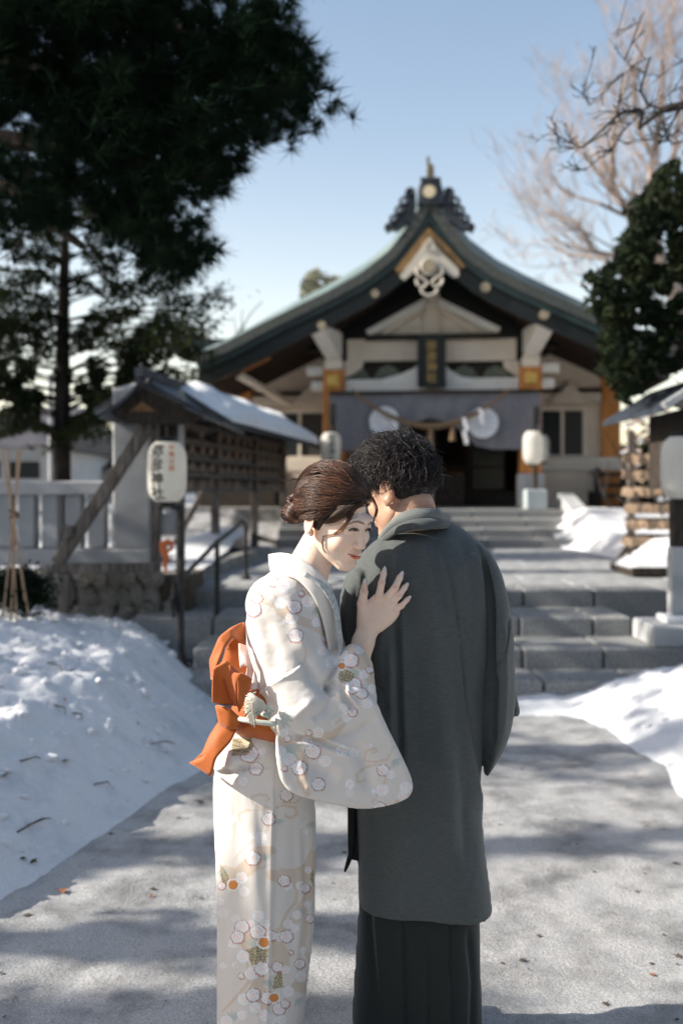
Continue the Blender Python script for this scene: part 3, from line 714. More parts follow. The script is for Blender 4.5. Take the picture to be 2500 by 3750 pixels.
# gable triangle
spoly('gable_plaster', [(1350, 1224), (1572, 1110), (1822, 1216), (1822, 1224)], .06, .12, M_cream)
for a_, b_ in (((1345, 1222), (1568, 1098)), ((1826, 1212), (1592, 1098))):
    p = L(*a_, -.05); q_ = L(*b_, -.05)
    MB().bar((p[0], -.02, p[1]), (q_[0], -.02, q_[1]), .13, .12, up=(0, 1, 0)).build('gable_rafter', M_white, SH, bevel=.01)
for a_, b_ in (((1400, 1222), (1545, 1130)), ((1740, 1220), (1610, 1130))):
    p = L(*a_, -.05); q_ = L(*b_, -.05)
    MB().bar((p[0], .0, p[1]), (q_[0], .0, q_[1]), .10, .08, up=(0, 1, 0)).build('king_strut', M_creamd, SH, bevel=.01)
MB().prism([(-2.6, 2.9), (2.6, 2.9), (2.2, 3.25), (1.4, 3.6), (.7, 4.05), (0, 4.75), (-.7, 4.05), (-1.4, 3.6), (-2.2, 3.25)], .16, .24).build('gable_backing', M_black, SH)
sbox('king_post', 1553, 1607, 1075, 1222, -.08, .08, M_creamd)
# name board
nbd = sbox('name_board', 1534, 1625, 1234, 1412, -.30, -.22, M_black, .012)
frm = MB()
u0, w0 = L(1534, 1412, -.30); u1, w1 = L(1625, 1234, -.30)
for (a0, a1, b0_, b1) in ((u0-.02, u1+.02, w1-.03, w1+.03), (u0-.02, u1+.02, w0-.03, w0+.03), (u0-.03, u0+.03, w0, w1), (u1-.03, u1+.03, w0, w1)):
    frm.box(a0, a1, -.33, -.215, b0_, b1)
frm.build('board_frame', M_black, nbd)
gl = MB(); uc = (u0+u1)/2
for i, (v_, f_) in enumerate(glyphs('弥彦神社', .19)):
    gl.add([(uc+x, -.306, w1-.15-i*.19+y) for x, y in v_], f_)
gl.build('gilt_lettering', mat('dull gilt', (.34, .22, .07), rough=.5), nbd)
# curtain
cu = []; n_ = 80
uL, _ = L(1207, 1500, -.35); uR, _ = L(1980, 1500, -.35)
wt = L(1580, 1440, -.35)[1]
def cbot(px):
    return interp(px, [(1207, 1652), (1300, 1650), (1400, 1640), (1450, 1612), (1480, 1585), (1520, 1545), (1575, 1535), (1640, 1545), (1690, 1580), (1740, 1632), (1800, 1645), (1980, 1646)])
V = []; rows_ = 14
for i in range(n_+1):
    px = 1207+(1980-1207)*i/n_; u, wb = L(px, cbot(px), -.35)
    d = min(1, abs(px-1585)/200)
    for j in range(rows_):
        t = j/(rows_-1); w = wt+(wb-wt)*t
        fold = .018*math.sin(i*.8+t*1.5)*(0.3+t)+.03*math.sin(px*.02+t*6*(1-d))*(1-d)
        V.append((u, -.36+fold, w))
for i in range(n_+1):
    for j in range(rows_):
        a_ = V[i*rows_+j]; V.append((a_[0], a_[1]+.012, a_[2]))
Fq = []; N0 = (n_+1)*rows_
for i in range(n_):
    for j in range(rows_-1):
        a_ = i*rows_+j; Fq.append((a_, a_+1, a_+rows_+1, a_+rows_)); Fq.append((a_+N0, a_+rows_+N0, a_+rows_+1+N0, a_+1+N0))
cm = npmesh('porch_curtain', np.array(V), np.array(Fq))
cur = mkobj('porch_curtain', cm, M_curtain, None, smooth=True); cur.location = SH.location; cur.rotation_euler = SH.rotation_euler
tag(cur, 'grey violet porch curtain with two white round crests, drawn up in the middle', 'curtain')
for px, py in ((1408, 1545), (1767, 1549)):
    u, w = L(px, py, -.40); r_ = .268
    mb = MB(); vs = [(u, -.47, w)]; fs_ = []
    nn = 36
    for k in range(nn):
        a_ = 2*math.pi*k/nn; vs.append((u+r_*math.cos(a_), -.47, w+r_*math.sin(a_)))
    for k in range(nn): fs_.append((0, 1+k, 1+(k+1) % nn))
    mb.add(vs, fs_)
    crest = mb.build('round_crest', M_crest, cur)
    # faint emblem: ring and radiating bars in slightly darker print
    em = MB()
    for k in range(10):
        a_ = k*math.pi/5; c1 = Vector((u+.06*math.cos(a_), -.474, w+.06*math.sin(a_))); c2 = Vector((u+.21*math.cos(a_), -.474, w+.21*math.sin(a_)))
        em.bar(c1, c2, .018, .004, up=(0, 1, 0))
    em.build('crest_emblem', mat('pale grey crest print', (.5, .52, .56), rough=.9), crest)
mb = MB(); mb.bar((uL, -.40, wt+.02), (uR, -.40, wt+.02), .05, .05); mb.build('curtain_rod', M_darkwood, cur)
# sacred rope
pts = []; rad_ = []
for i in range(41):
    t = i/40; px = 1290+(1860-1290)*t; py = 1428+133*(1-abs(2*t-1)**1.9)
    u, w = L(px, py, -.55); pts.append((u, -.55, w)); rad_.append(.020+.036*max(0, 1-abs(2*t-1)*1.15)**.8)
rope = MB().tube(pts, rad_, 10)
# twisted strands
for ph in (0, 2.1, 4.2):
    tp = []
    for i in range(161):
        t = i/160; k = t*40; i0 = min(39, int(k)); fr_ = k-i0
        c = Vector(pts[i0]).lerp(Vector(pts[i0+1]), fr_); r_ = rad_[i0]*(1-fr_)+rad_[i0+1]*fr_
        a_ = t*46+ph; tp.append(c+Vector((0, math.cos(a_), math.sin(a_)))*r_*.75)
    rope.tube(tp, [max(.015, .45*np.interp(k/160*40, range(41), rad_)) for k in range(161)], 6)
ro = rope.build('sacred_rope', M_rope, None, smooth=True); ro.location = SH.location; ro.rotation_euler = SH.rotation_euler
tag(ro, 'thick twisted straw rope sagging across the porch in front of the curtain', 'rope')
def zz(px, py, hgt, v=-.62, wd=.07):
    u, w = L(px, py, v); pts_ = []; mb = MB(); x = u
    for k in range(4):
        z1 = w-hgt*k/4; z2 = w-hgt*(k+1)/4; o1 = x+(k % 2)*.03
        mb.add([(o1-wd/2, v+.004*k, z1), (o1+wd/2, v+.004*k, z1), (o1+wd/2+.015, v+.004*k+.01, z2), (o1-wd/2+.015, v+.004*k+.01, z2), (o1-wd/2, v+.004*k+.006, z1), (o1+wd/2, v+.004*k+.006, z1), (o1+wd/2+.015, v+.004*k+.016, z2), (o1-wd/2+.015, v+.004*k+.016, z2)], [(0,1,2,3),(7,6,5,4),(0,4,5,1),(1,5,6,2),(2,6,7,3),(3,7,4,0)])
    return mb.build('paper_streamer', M_shide, ro)
zz(1440, 1540, .26); zz(1698, 1530, .46); zz(1757, 1497, .25)
for px in (1487, 1575, 1655):
    u, w = L(px, 1560, -.55); MB().lathe([(.02, .0), (.04, -.05), (.055, -.24), (.05, -.26)][::-1], 10, (u, -.55, w)).build('straw_tassel', M_rope, ro)
# bell cord hanging at the centre
u, w = L(1578, 1600, -.5)
bc = MB().tube([(u, -.45, w+.2), (u+.01, -.45, w-.6), (u, -.45, w-1.25)], .035, 8).build('bell_cord', mat('pale braided cord', (.45, .38, .3), (.25, .2, .16), scale=30), None)
bc.location = SH.location; bc.rotation_euler = SH.rotation_euler; tag(bc, 'thick braided bell cord hanging at the middle of the porch', 'cord')
# ---- interior and doorway
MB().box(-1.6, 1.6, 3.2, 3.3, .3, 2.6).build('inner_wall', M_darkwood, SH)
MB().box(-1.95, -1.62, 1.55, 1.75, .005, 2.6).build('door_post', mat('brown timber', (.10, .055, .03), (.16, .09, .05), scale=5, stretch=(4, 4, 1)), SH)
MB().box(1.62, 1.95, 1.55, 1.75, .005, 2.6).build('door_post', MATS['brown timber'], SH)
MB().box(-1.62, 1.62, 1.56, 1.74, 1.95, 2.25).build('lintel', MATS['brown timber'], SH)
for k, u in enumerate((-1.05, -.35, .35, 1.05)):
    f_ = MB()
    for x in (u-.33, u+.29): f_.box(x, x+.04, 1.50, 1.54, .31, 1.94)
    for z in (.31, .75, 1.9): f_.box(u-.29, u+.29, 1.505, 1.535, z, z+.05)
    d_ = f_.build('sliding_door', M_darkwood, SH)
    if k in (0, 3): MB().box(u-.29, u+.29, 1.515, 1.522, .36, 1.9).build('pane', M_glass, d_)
MB().box(-1.6, 1.6, -.05, 1.4, -.0, .012).build('porch_floor', M_granite_w, SH)
# offering box and inner gilt lamps
ob_ = empty('offering_box', (0, 0, 0)); ob_.location = SH.matrix_basis @ Vector((-.1, .85, 0)); ob_.rotation_euler = (0, 0, -.12)
tag(ob_, 'dark wooden offering box standing in the shadowed porch', 'offering box')
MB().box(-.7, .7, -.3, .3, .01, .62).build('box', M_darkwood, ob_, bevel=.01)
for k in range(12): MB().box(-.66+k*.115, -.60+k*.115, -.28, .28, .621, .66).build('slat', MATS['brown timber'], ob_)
for (px, py, r_) in ((1668, 1752, .12), (1655, 1782, .06), (1598, 1795, .10)):
    u, w = L(px, py, 2.6); p = Matrix.Translation(SH.location) @ Matrix.Rotation(-.12, 4, 'Z') @ Vector((u, 2.6, w))
    t = empty('gilt_hanging_lamp', p); tag(t, {1668: 'widest gilt lamp glowing in the dark hall behind the doorway', 1655: 'smallest gilt lamp in the dark hall, just under the widest one', 1598: 'round gilt lamp in the dark hall beside the man\'s ear'}[px], 'hanging lamp')
    gm = mat('lit gilt lamp', (.8, .4, .08), rough=.5, emit=((1, .45, .1), .35))
    MB().lathe([(r_*.3, -r_*.7), (r_*.8, -r_*.4), (r_, 0), (r_*.8, r_*.4), (r_*.3, r_*.6)], 14).build('lamp_body', gm, t, smooth=True)
    MB().lathe([(r_*1.3, r_*.6), (r_*.2, r_*1.0)], 14).build('lamp_canopy', M_gold, t)
# ---- main hall front walls either side of the porch
HV = 1.6
for sg in (-1, 1):
    WO = 3.62 if sg < 0 else 3.21; wi = 3.30 if sg < 0 else 2.93
    MB().box(*sorted((sg*1.98, sg*WO)), HV, HV+.10, .3, 2.95).build('plaster_wall', M_creamd, SH)
    MB().box(*sorted((sg*WO, sg*(WO+.35))), HV-.12, HV+.2, .0, 2.85).build('corner_pillar', M_gold_wood, SH, bevel=.015)
    MB().box(*sorted((sg*1.98, sg*(WO-.01))), HV-.10, HV-.003, 1.98, 2.20).build('tie_beam', M_cream, SH, bevel=.01)
    MB().box(*sorted((sg*1.98, sg*(WO+.38))), HV-.13, HV-.101, .70, .95).build('sill_beam', M_cream, SH, bevel=.01)
    MB().box(*sorted((sg*1.98, sg*(WO-.01))), HV-.07, HV-.003, 2.22, 2.28).build('dark_moulding', M_darkwood, SH)
    fr0 = MB()
    a0, a1 = sorted((sg*2.02, sg*wi))
    fr0.box(a0, a1, HV-.06, HV-.004, 1.86, 1.95).box(a0, a1, HV-.06, HV-.004, .96, 1.0)
    for x in (a0, (a0+a1)/2-.03, a1-.07): fr0.box(x, x+.06, HV-.059, HV-.005, 1.0, 1.86)
    w_ = fr0.build('window', M_cream, SH)
    MB().box(a0+.06, (a0+a1)/2-.03, HV-.03, HV-.012, 1.0, 1.86).build('pane', M_glass, w_)
    MB().box((a0+a1)/2+.03, a1-.07, HV-.03, HV-.012, 1.0, 1.86).build('pane', M_screen, w_)
    MB().box(*sorted((sg*2.0, sg*2.95)), HV-.11, HV-.02, .0, .69).build('base_panel', M_creamd, SH, bevel=.01)
    for k in range(3): MB().box(*sorted((sg*3.05, sg*4.2)), HV-.5, HV-.45, .18+k*.2, .25+k*.2).build('veranda_rail', M_darkwood, SH)
    MB().box(*sorted((sg*3.02, sg*3.12)), HV-.52, HV-.42, 0, .75).build('veranda_post', M_darkwood, SH)
    spoly('eave_bracket', [(L(0,0,0)[0], 0)]*0 or [(2000 if sg > 0 else 1050, 1480), (2040 if sg > 0 else 1100, 1445), (2090 if sg > 0 else 1150, 1400), (2150 if sg > 0 else 1205, 1470), (2210 if sg > 0 else 1205, 1480)], HV-.2, HV-.12, M_creamd)
MB().box(-4.5, -3.0, HV-.9, HV-.14, .0, .75).build('veranda_skirt', M_darkwood, SH)
MB().box(3.0, 4.3, HV-.3, HV+5, .0, .02).build('side_veranda', M_darkwood, SH)
# potted broom / dark post beside right base
# ---- roof of the front gable
prof = [(0, 5.28), (.10, 5.22), (.22, 5.02), (.38, 4.78), (.69, 4.38), (1.16, 4.03), (1.65, 3.77), (2.15, 3.54), (2.8, 3.24), (3.55, 2.87), (4.05, 2.68)]
GV = -1.1
def ph(u): return interp(abs(u), prof)
us = np.concatenate([-np.linspace(4.05, 0, 36)[:-1], np.linspace(0, 4.05, 36)])
vs_ = [GV, GV+.12, GV+.3, GV+.55, GV+.9, 1.0, 2.5]
def lift(v): return .45*float(sst(GV, GV+.8, v))
VV = []; 
for v in vs_:
    for u in us: VV.append((u, v, ph(u)+lift(v)*(1-.45*(abs(u)/4.05)) - .0))
nu = len(us); FF = []
for j in range(len(vs_)-1):
    for i in range(nu-1): a_ = j*nu+i; FF.append((a_, a_+1, a_+nu+1, a_+nu))
# underside
N0 = len(VV)
for v in (GV, 2.5):
    for u in us: VV.append((u, v, ph(u)-.06))
for i in range(nu-1): a_ = N0+i; FF.append((a_, a_+nu, a_+nu+1, a_+1))
for i in range(nu-1): FF.append((i, N0+i, N0+i+1, i+1))
mroof = npmesh('gable_roof', np.array(VV), np.array(FF)); rf = mkobj('gable_roof', mroof, M_copper, SH, smooth=False)
# layered verge boards (front edge)
def verge(name, sg, d0, d1, v0, v1, m, umax=4.05, par=None):
    mb = MB(); n = 36; vs2 = []
    for i in range(n+1):
        u = umax*i/n; z = ph(u); t = Vector((1, 0, (ph(u+.05)-ph(max(0, u-.05)))/(.05+min(u, .05)))).normalized(); nn = Vector((-t.z, 0, t.x))
        if u < .01: nn = Vector((0, 0, 1))
        for dd, v in ((d0, v0), (d1, v0), (d1, v1), (d0, v1)):
            p = Vector((u, v, z))-nn*dd; p.x = max(p.x, .0015); vs2.append((sg*p.x, p.y, p.z))
    fs2 = []
    for i in range(n):
        for k in range(4): fs2.append((i*4+k, i*4+(k+1) % 4, i*4+4+(k+1) % 4, i*4+4+k))
    fs2 += [(3, 2, 1, 0), tuple(n*4+k for k in range(4))]
    return mb.add(vs2, fs2).build(name, m, par or rf)
for sg in (-1, 1):
    verge('verge_course', sg, -.01, .16, GV-.06, GV+.4, M_verge)
    verge('verge_course', sg, .165, .28, GV-.02, GV+.4, M_copperd)
    verge('barge_board', sg, .285, .52, GV+.06, GV+.14, M_black)
    # soffit
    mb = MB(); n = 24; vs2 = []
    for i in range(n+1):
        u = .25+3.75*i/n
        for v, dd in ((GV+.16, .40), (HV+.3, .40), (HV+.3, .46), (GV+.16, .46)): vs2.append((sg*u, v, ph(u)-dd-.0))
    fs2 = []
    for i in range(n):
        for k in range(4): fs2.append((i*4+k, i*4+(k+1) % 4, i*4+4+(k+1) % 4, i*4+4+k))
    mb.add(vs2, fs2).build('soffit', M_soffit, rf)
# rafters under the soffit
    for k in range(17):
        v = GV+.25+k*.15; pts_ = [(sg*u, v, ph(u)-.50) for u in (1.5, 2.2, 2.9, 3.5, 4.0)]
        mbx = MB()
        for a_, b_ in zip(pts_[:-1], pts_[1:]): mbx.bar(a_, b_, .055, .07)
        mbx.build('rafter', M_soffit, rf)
    MB().bar((sg*1.76, GV+.1, 3.30), (sg*1.76, 1.6, 3.30), .16, .2).build('purlin', M_darkwood, rf)
    # gilt studs at purlin ends
for (px, py, r_) in ((1373, 1075, .07), (1776, 1053, .085), (1991, 1152, .085), (1178, 1192, .075)):
    u, w = L(px, py, GV+.03); MB().disc((u, GV+.05, w), (0, -1, 0), r_, .06, 16).build('purlin_cap', M_brass, rf)
# gilt tips of eave at left
for (a_, b_) in (((868, 1318), (955, 1280)), ((880, 1352), (985, 1300))):
    p = L(*a_, -.6); q_ = L(*b_, -.6); MB().bar((p[0], -.6, p[1]), (q_[0], -.6, q_[1]), .14, .05, up=(0, 1, 0)).build('eave_tip_board', M_gold_wood, rf)
p0 = L(875, 1375, -.5); p1 = L(1064, 1480, HV-.3)
MB().bar((p0[0], -.5, p0[1]), (p1[0], HV-.3, p1[1]), .12, .10).build('eave_purlin', M_cream, rf)
# gable ornament: gilt chevron, pale textured chevron, hanging fish board
M_chev = mat('pale chased metal', (.38, .35, .30), (.58, .54, .46), rough=.5, scale=60, metal=.25, bump=.5, bscale=60)
vv = GV-.09
spoly('gilt_chevron', [(1445, 985), (1460, 1002), (1512, 960), (1568, 882), (1640, 950), (1690, 985), (1704, 975), (1640, 905), (1568, 832), (1510, 905)], vv+.03, vv+.07, M_ochre, parent=rf)
spoly('chased_chevron', [(1462, 1012), (1480, 1026), (1525, 985), (1572, 945), (1612, 980), (1662, 1018), (1680, 1010), (1678, 985), (1620, 930), (1572, 866), (1520, 935)], vv-.01, vv+.025, M_chev, parent=rf)
for (px, py, r_, t_) in ((1570, 903, .085, .012), (1572, 978, .13, .025)):
    u, w = L(px, py, vv); rp = [(u+r_*math.cos(a_), vv-.03, w+r_*math.sin(a_)) for a_ in np.linspace(0, 2*math.pi, 21)]
    MB().tube(rp, t_, 6, cap=False).build('ornament_ring', M_chev, rf)
u, w = L(1572, 978, vv); MB().disc((u, vv-.02, w), (0, -1, 0), .10, .05, 14).build('ornament_boss', M_brass, rf)
for sg in (-1, 1):
    u, w = L(1572, 1010, vv); cpts = [(u+sg*.20, vv-.03, w+.13), (u+sg*.21, vv-.03, w+.02), (u+sg*.10, vv-.03, w-.05), (u+sg*.03, vv-.03, w-.12), (u+sg*.10, vv-.03, w-.20), (u+sg*.2, vv-.03, w-.15), (u+sg*.22, vv-.03, w-.06)]
    MB().tube(cpts, .03, 6).build('ornament_scroll', M_chev, rf)
u, w = L(1572, 1068, vv); rp = [(u+.14*math.cos(a_), vv-.03, w+.06+.13*math.sin(a_)) for a_ in np.linspace(math.pi, 2*math.pi, 15)]
MB().tube(rp, .028, 6).build('ornament_scroll', M_chev, rf)
# ridge with end ornament
RZ = 5.28
MB().box(-.16, .16, GV+.05, 2.6, RZ-.15, RZ+.22).build('ridge', M_copperd, rf, bevel=.02)
rid = empty('ridge_end', (0, 0, 0)); rid.parent = rf
spx = lambda pts_, a_, b_, m, nm, bev=.0: spoly(nm, pts_, a_, b_, m, bev, parent=rf)
bpy.data.objects.remove(rid)
spx([(1525, 748), (1529, 690), (1537, 668), (1555, 655), (1596, 655), (1613, 668), (1621, 690), (1625, 748)], GV-.12, GV+.18, M_tile, 'ridge_tile_block', .015)
spx([(1540, 660), (1536, 648), (1614, 648), (1610, 660)], GV-.16, GV+.2, M_tile, 'ridge_tile_cap', .01)
u, w = L(1571, 702, GV-.13); MB().disc((u, GV-.125, w), (0, -1, 0), .105, .03, 22).build('gilt_crest', mat('old gilt', (.50, .42, .28), (.65, .56, .40), scale=20, rough=.5), rf)
rp = [(u+.135*math.cos(a_), GV-.13, w+.135*math.sin(a_)) for a_ in np.linspace(0, 2*math.pi, 25)]; MB().tube(rp, .022, 6, cap=False).build('crest_ring', M_tile, rf)
for sg in (-1, 1):
    X = lambda d: 1572+sg*d
    wing = [(X(50), 748), (X(52), 700), (X(68), 690), (X(80), 700), (X(92), 715), (X(90), 740), (X(108), 752), (X(112), 775), (X(128), 790), (X(132), 812), (X(155), 822), (X(158), 848), (X(140), 838), (X(120), 842), (X(60), 800)]
    spx(wing, GV-.06, GV+.12, M_tile, 'wing_tile', .0)
    for k, (d, y, r_) in enumerate(((68, 706, .085), (90, 738, .085), (108, 770, .08), (128, 802, .075), (148, 832, .06))):
        u, w = L(X(d), y, GV-.07)
        rp = [(u+sg*r_*(1-t*.55)*math.cos(a_), GV-.08-.02*t, w+r_*(1-t*.55)*math.sin(a_)) for t, a_ in zip(np.linspace(0, 1, 14), np.linspace(-1, 5.4, 14))]
        MB().tube(rp, [.035*(1-.4*t) for t in np.linspace(0, 1, 14)], 6).build('cloud_scroll', M_tile, rf)
spx([(1560, 650), (1562, 610), (1560, 575), (1571, 571), (1573, 598), (1587, 602), (1590, 650)], GV-.05, GV+.12, mat('bronze finial', (.09, .08, .06), (.18, .15, .09), scale=20), 'finial', .01)
# ---- main hall roof behind, with wide eaves
V = []; e = 5.2
ring0 = [(-5.0, .55), (5.0, .55), (5.0, 9.5), (-5.0, 9.5)]
nst = 8
for k in range(nst+1):
    t = k/nst; w = 3.08+1.75*(t**1.5); ins = 3.3*t
    for (u, v) in ring0: V.append((u-math.copysign(ins*1.2, u), v+(ins if v < 5 else -ins), w+(.14*(1-t)**3)))
FF = []
for k in range(nst):
    for i in range(4): a_ = k*4+i; b_ = k*4+(i+1) % 4; FF.append((a_, b_, b_+4, a_+4))
FF.append(tuple(nst*4+i for i in range(4)))
mb = MB(); mb.add(V, FF); mr = mb.build('main_roof', M_copper, SH)
mb = MB().add([(-5.0, .55, 3.20), (5.0, .55, 3.20), (5.0, 9.5, 3.2), (-5.0, 9.5, 3.2), (-5.0, .55, 3.0), (5.0, .55, 3.0), (5.0, 9.5, 3.0), (-5.0, 9.5, 3.0)], [(0,1,5,4),(1,2,6,5),(2,3,7,6),(3,0,4,7)])
mb.build('eave_fascia', M_copperd, mr)
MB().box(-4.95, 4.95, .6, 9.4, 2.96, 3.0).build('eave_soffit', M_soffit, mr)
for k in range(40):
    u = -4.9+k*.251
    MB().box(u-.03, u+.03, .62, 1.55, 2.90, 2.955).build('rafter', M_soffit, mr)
MB().box(-3.98, -3.9, HV, 8.5, .3, 2.9).build('side_wall', M_creamd, SH); MB().box(3.48, 3.56, HV+.2, 8.5, .3, 2.9).build('side_wall', M_creamd, SH)
MB().box(-3.9, 3.9, 8.4, 8.5, .3, 2.9).build('back_wall', M_creamd, SH)
# porch lanterns
def shw(px, py, v):
    u, w = L(px, py, v); return Matrix.Translation(SH.location) @ Matrix.Rotation(-.12, 4, 'Z') @ Vector((u, v, w))
lantern(shw(1211, 1700, -.9), .175, .55, '弥彦神社', .1, None, 'white porch lantern left of the curtain with black writing')
lantern(shw(1950, 1700, -.9), .17, .56, None, 0, None, 'white porch lantern right of the curtain, on the dark pole')
lantern(shw(1985, 1690, -.2), .13, .46, '弥彦神社', .9, None, 'narrow inscribed lantern half hidden behind the right porch lantern')
for (px, py, yb, lab) in ((1958, 1490, 1865, 'dark iron lantern pole in white block right of the porch'), (1219, 1480, 1865, 'dark iron lantern pole left of the porch behind the couple')):
    b = shw(px, yb, -.75); tp = shw(px, py, -.75)
    t = empty('lantern_pole', b); tag(t, lab, 'pole')
    MB().tube([(0, 0, .3), (0, 0, tp.z-b.z)], .04, 8).build('shaft', M_darkwood, t)
    MB().box(-.18, .18, -.16, .16, .0, .34).build('white_block', mat('pale blue white block', (.36, .41, .42), (.44, .48, .49), scale=4), t, bevel=.02)
    MB().box(-.05, .05, -.12, .05, tp.z-b.z-.3, tp.z-b.z).build('hook_bracket', M_iron, t)
# ------------------------------------------------------------ vegetation
rt = random.Random(42); nr = np.random.default_rng(42)
def spray_mesh(pts, dirs, n, length, width, spread, seed=0, droop=0.0, cup=0.0):
    "needle sprays: n thin triangles from each point around its direction"
    g = np.random.default_rng(seed); N = len(pts)
    p = np.repeat(pts, n, 0); d = np.repeat(dirs, n, 0)
    v = g.normal(size=(N*n, 3)); v = d + v*spread; v[:, 2] -= droop; v /= np.linalg.norm(v, axis=1)[:, None]
    L_ = length*g.uniform(.6, 1.15, (N*n, 1)); s = np.cross(v, g.normal(size=(N*n, 3))); s /= np.linalg.norm(s, axis=1)[:, None]
    a = p+v*L_*0.04*g.uniform(0, 1, (N*n, 1))+g.normal(size=(N*n, 3))*length*.06
    b0 = a+s*width*.5; b1 = a-s*width*.5; t = a+v*L_
    V = np.stack([b0, b1, t], 1).reshape(-1, 3); Fc = np.arange(N*n*3).reshape(-1, 3)
    return V, Fc
def leaf_mesh_pts(pts, size, seed=0, flat=0.0):
    "quads (leaf-sized) with random orientation"
    g = np.random.default_rng(seed); N = len(pts)
    u = g.normal(size=(N, 3)); u[:, 2] *= (1-flat); u /= np.linalg.norm(u, axis=1)[:, None]
    w = g.normal(size=(N, 3)); w[:, 2] *= (1-flat); w -= (w*u).sum(1)[:, None]*u; w /= np.linalg.norm(w, axis=1)[:, None]
    s = size*g.uniform(.5, 1.3, (N, 1))
    V = np.stack([pts-u*s, pts+w*s*.45, pts+u*s, pts-w*s*.45], 1).reshape(-1, 3)
    return V, np.arange(N*4).reshape(-1, 4)
def branch_tubes(mb, p, d, L_, r, depth, spread=.6, up=.1, segs=4, kids=3, tips=None, rng=rt, minr=.003, shrink=.62):
    pts = [Vector(p)]; q = Vector(p); dd = Vector(d).normalized()
    for i in range(segs):
        dd = (dd+Vector((rng.gauss(0, .13), rng.gauss(0, .13), rng.gauss(0, .13)+up*.3))).normalized(); q = q+dd*(L_/segs); pts.append(q)
    mb.tube(pts, [max(minr, r*(1-.55*i/segs)) for i in range(segs+1)], 5 if r > .02 else 3, cap=False)
    if depth <= 0:
        if tips is not None: tips.append((q, dd))
        return
    for k in range(kids):
        j = rng.uniform(.3, 1.0); i = min(segs-1, int(j*segs)); base = pts[i].lerp(pts[i+1], j*segs-i)
        nd = (dd*1.0+Vector((rng.uniform(-1, 1), rng.uniform(-1, 1), rng.uniform(-.7, .9)))*spread+Vector((0, 0, up))).normalized()
        branch_tubes(mb, base, nd, L_*shrink*rng.uniform(.75, 1.15), r*.5, depth-1, spread, up, segs, kids, tips, rng, minr, shrink)

# --- big dark pine overhead at the left
pine = empty('pine_tree', (-4.2, 6.6, .0)); tag(pine, 'big near black pine whose needled boughs fill the upper left sky', 'tree')
PO = pine.location
poly = [(-60, -80), (1050, -80), (1035, 0), (1015, 60), (1030, 140), (1080, 175), (1150, 245), (1178, 300), (1135, 385), (1075, 430), (1060, 500), (985, 470), (930, 500), (865, 525), (835, 585), (845, 665), (860, 695), (810, 680), (765, 655), (735, 700),
        (725, 770), (745, 860), (755, 905), (700, 975), (660, 1000), (600, 985), (560, 1010), (500, 940), (440, 860), (380, 760), (330, 700), (260, 690), (200, 700), (190, 790), (120, 830), (60, 900), (-60, 930)]
holes = [(550, 180, 45, 30), (450, 190, 14, 26), (110, 165, 50, 22), (60, 130, 25, 18), (590, 590, 30, 40), (820, 30, 20, 45), (640, 800, 30, 24), (15, 330, 14, 26), (165, 215, 50, 14), (930, 200, 26, 34), (100, 500, 26, 20), (1010, 425, 42, 22), (280, 470, 14, 10), (95, 570, 14, 16), (230, 175, 26, 14), (330, 210, 18, 12), (380, 130, 14, 10)]
T = []; D_ = []; ncl = 0
while ncl < 620:
    x = rt.uniform(-60, 1180); y = rt.uniform(-80, 1010)
    if not inpoly(x, y, poly): continue
    if any(((x-a)/b)**2+((y-c)/d)**2 < 1 for a, c, b, d in holes): continue
    if vnoise(np.array([x/55.]), np.array([y/38.]), 91)[0] < (.20 if x+y < 1000 else .27): continue
    ncl += 1; Y = rt.uniform(5.2, 8.0); c = P(x, y, Y); ax_ = Vector((rt.gauss(.5, .5), rt.gauss(-.1, .5), rt.gauss(.0, .35))).normalized()
    for q in range(8):
        o_ = c+ax_*rt.uniform(-.16, .16)+Vector((rt.gauss(0, .05), rt.gauss(0, .08), rt.gauss(0, .045))); T.append(o_-PO); D_.append((ax_*.6+Vector((rt.gauss(0, .5), rt.gauss(0, .5), rt.gauss(.25, .5)))).normalized())
V, Fc = spray_mesh(np.array([t[:] for t in T]), np.array([d[:] for d in D_]), 34, .125, .0065, .75, 3)
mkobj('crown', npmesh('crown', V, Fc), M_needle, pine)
mb = MB(); mb.tube([(0, 0, 0), (.1, 0, 2), (.1, .1, 4.2), (.2, .2, 6.5), (.3, .1, 8.5)], [.24, .2, .17, .12, .05], 10); mb.build('trunk', M_bark, pine)
mb = MB()
for ends in ([(-300, 100), (200, 300), (560, 330), (860, 330), (1080, 330)], [(-300, 500), (100, 520), (420, 560), (640, 640), (760, 640)], [(-200, 640), (40, 700), (150, 790), (300, 900)], [(-200, 0), (300, 60), (700, 120), (1000, 150)], [(300, 500), (480, 700), (600, 830), (700, 930)]):
    Y0 = 6.8; ps = [P(x, y, Y0-.25*i)-PO for i, (x, y) in enumerate(ends)]
    mb.tube(ps, [.07*(1-.8*i/(len(ps)-1))+.008 for i in range(len(ps))], 7)
    for k in range(9):
        i = rt.randrange(max(1, len(ps)-2)); b = ps[i].lerp(ps[i+1], rt.random())
        branch_tubes(mb, b, Vector((rt.uniform(-.6, .6), rt.uniform(-.5, .5), rt.uniform(-.5, .5))), rt.uniform(.2, .4), .012, 1, .7, .0, 3, 2)
mb.build('limbs', M_bark, pine)

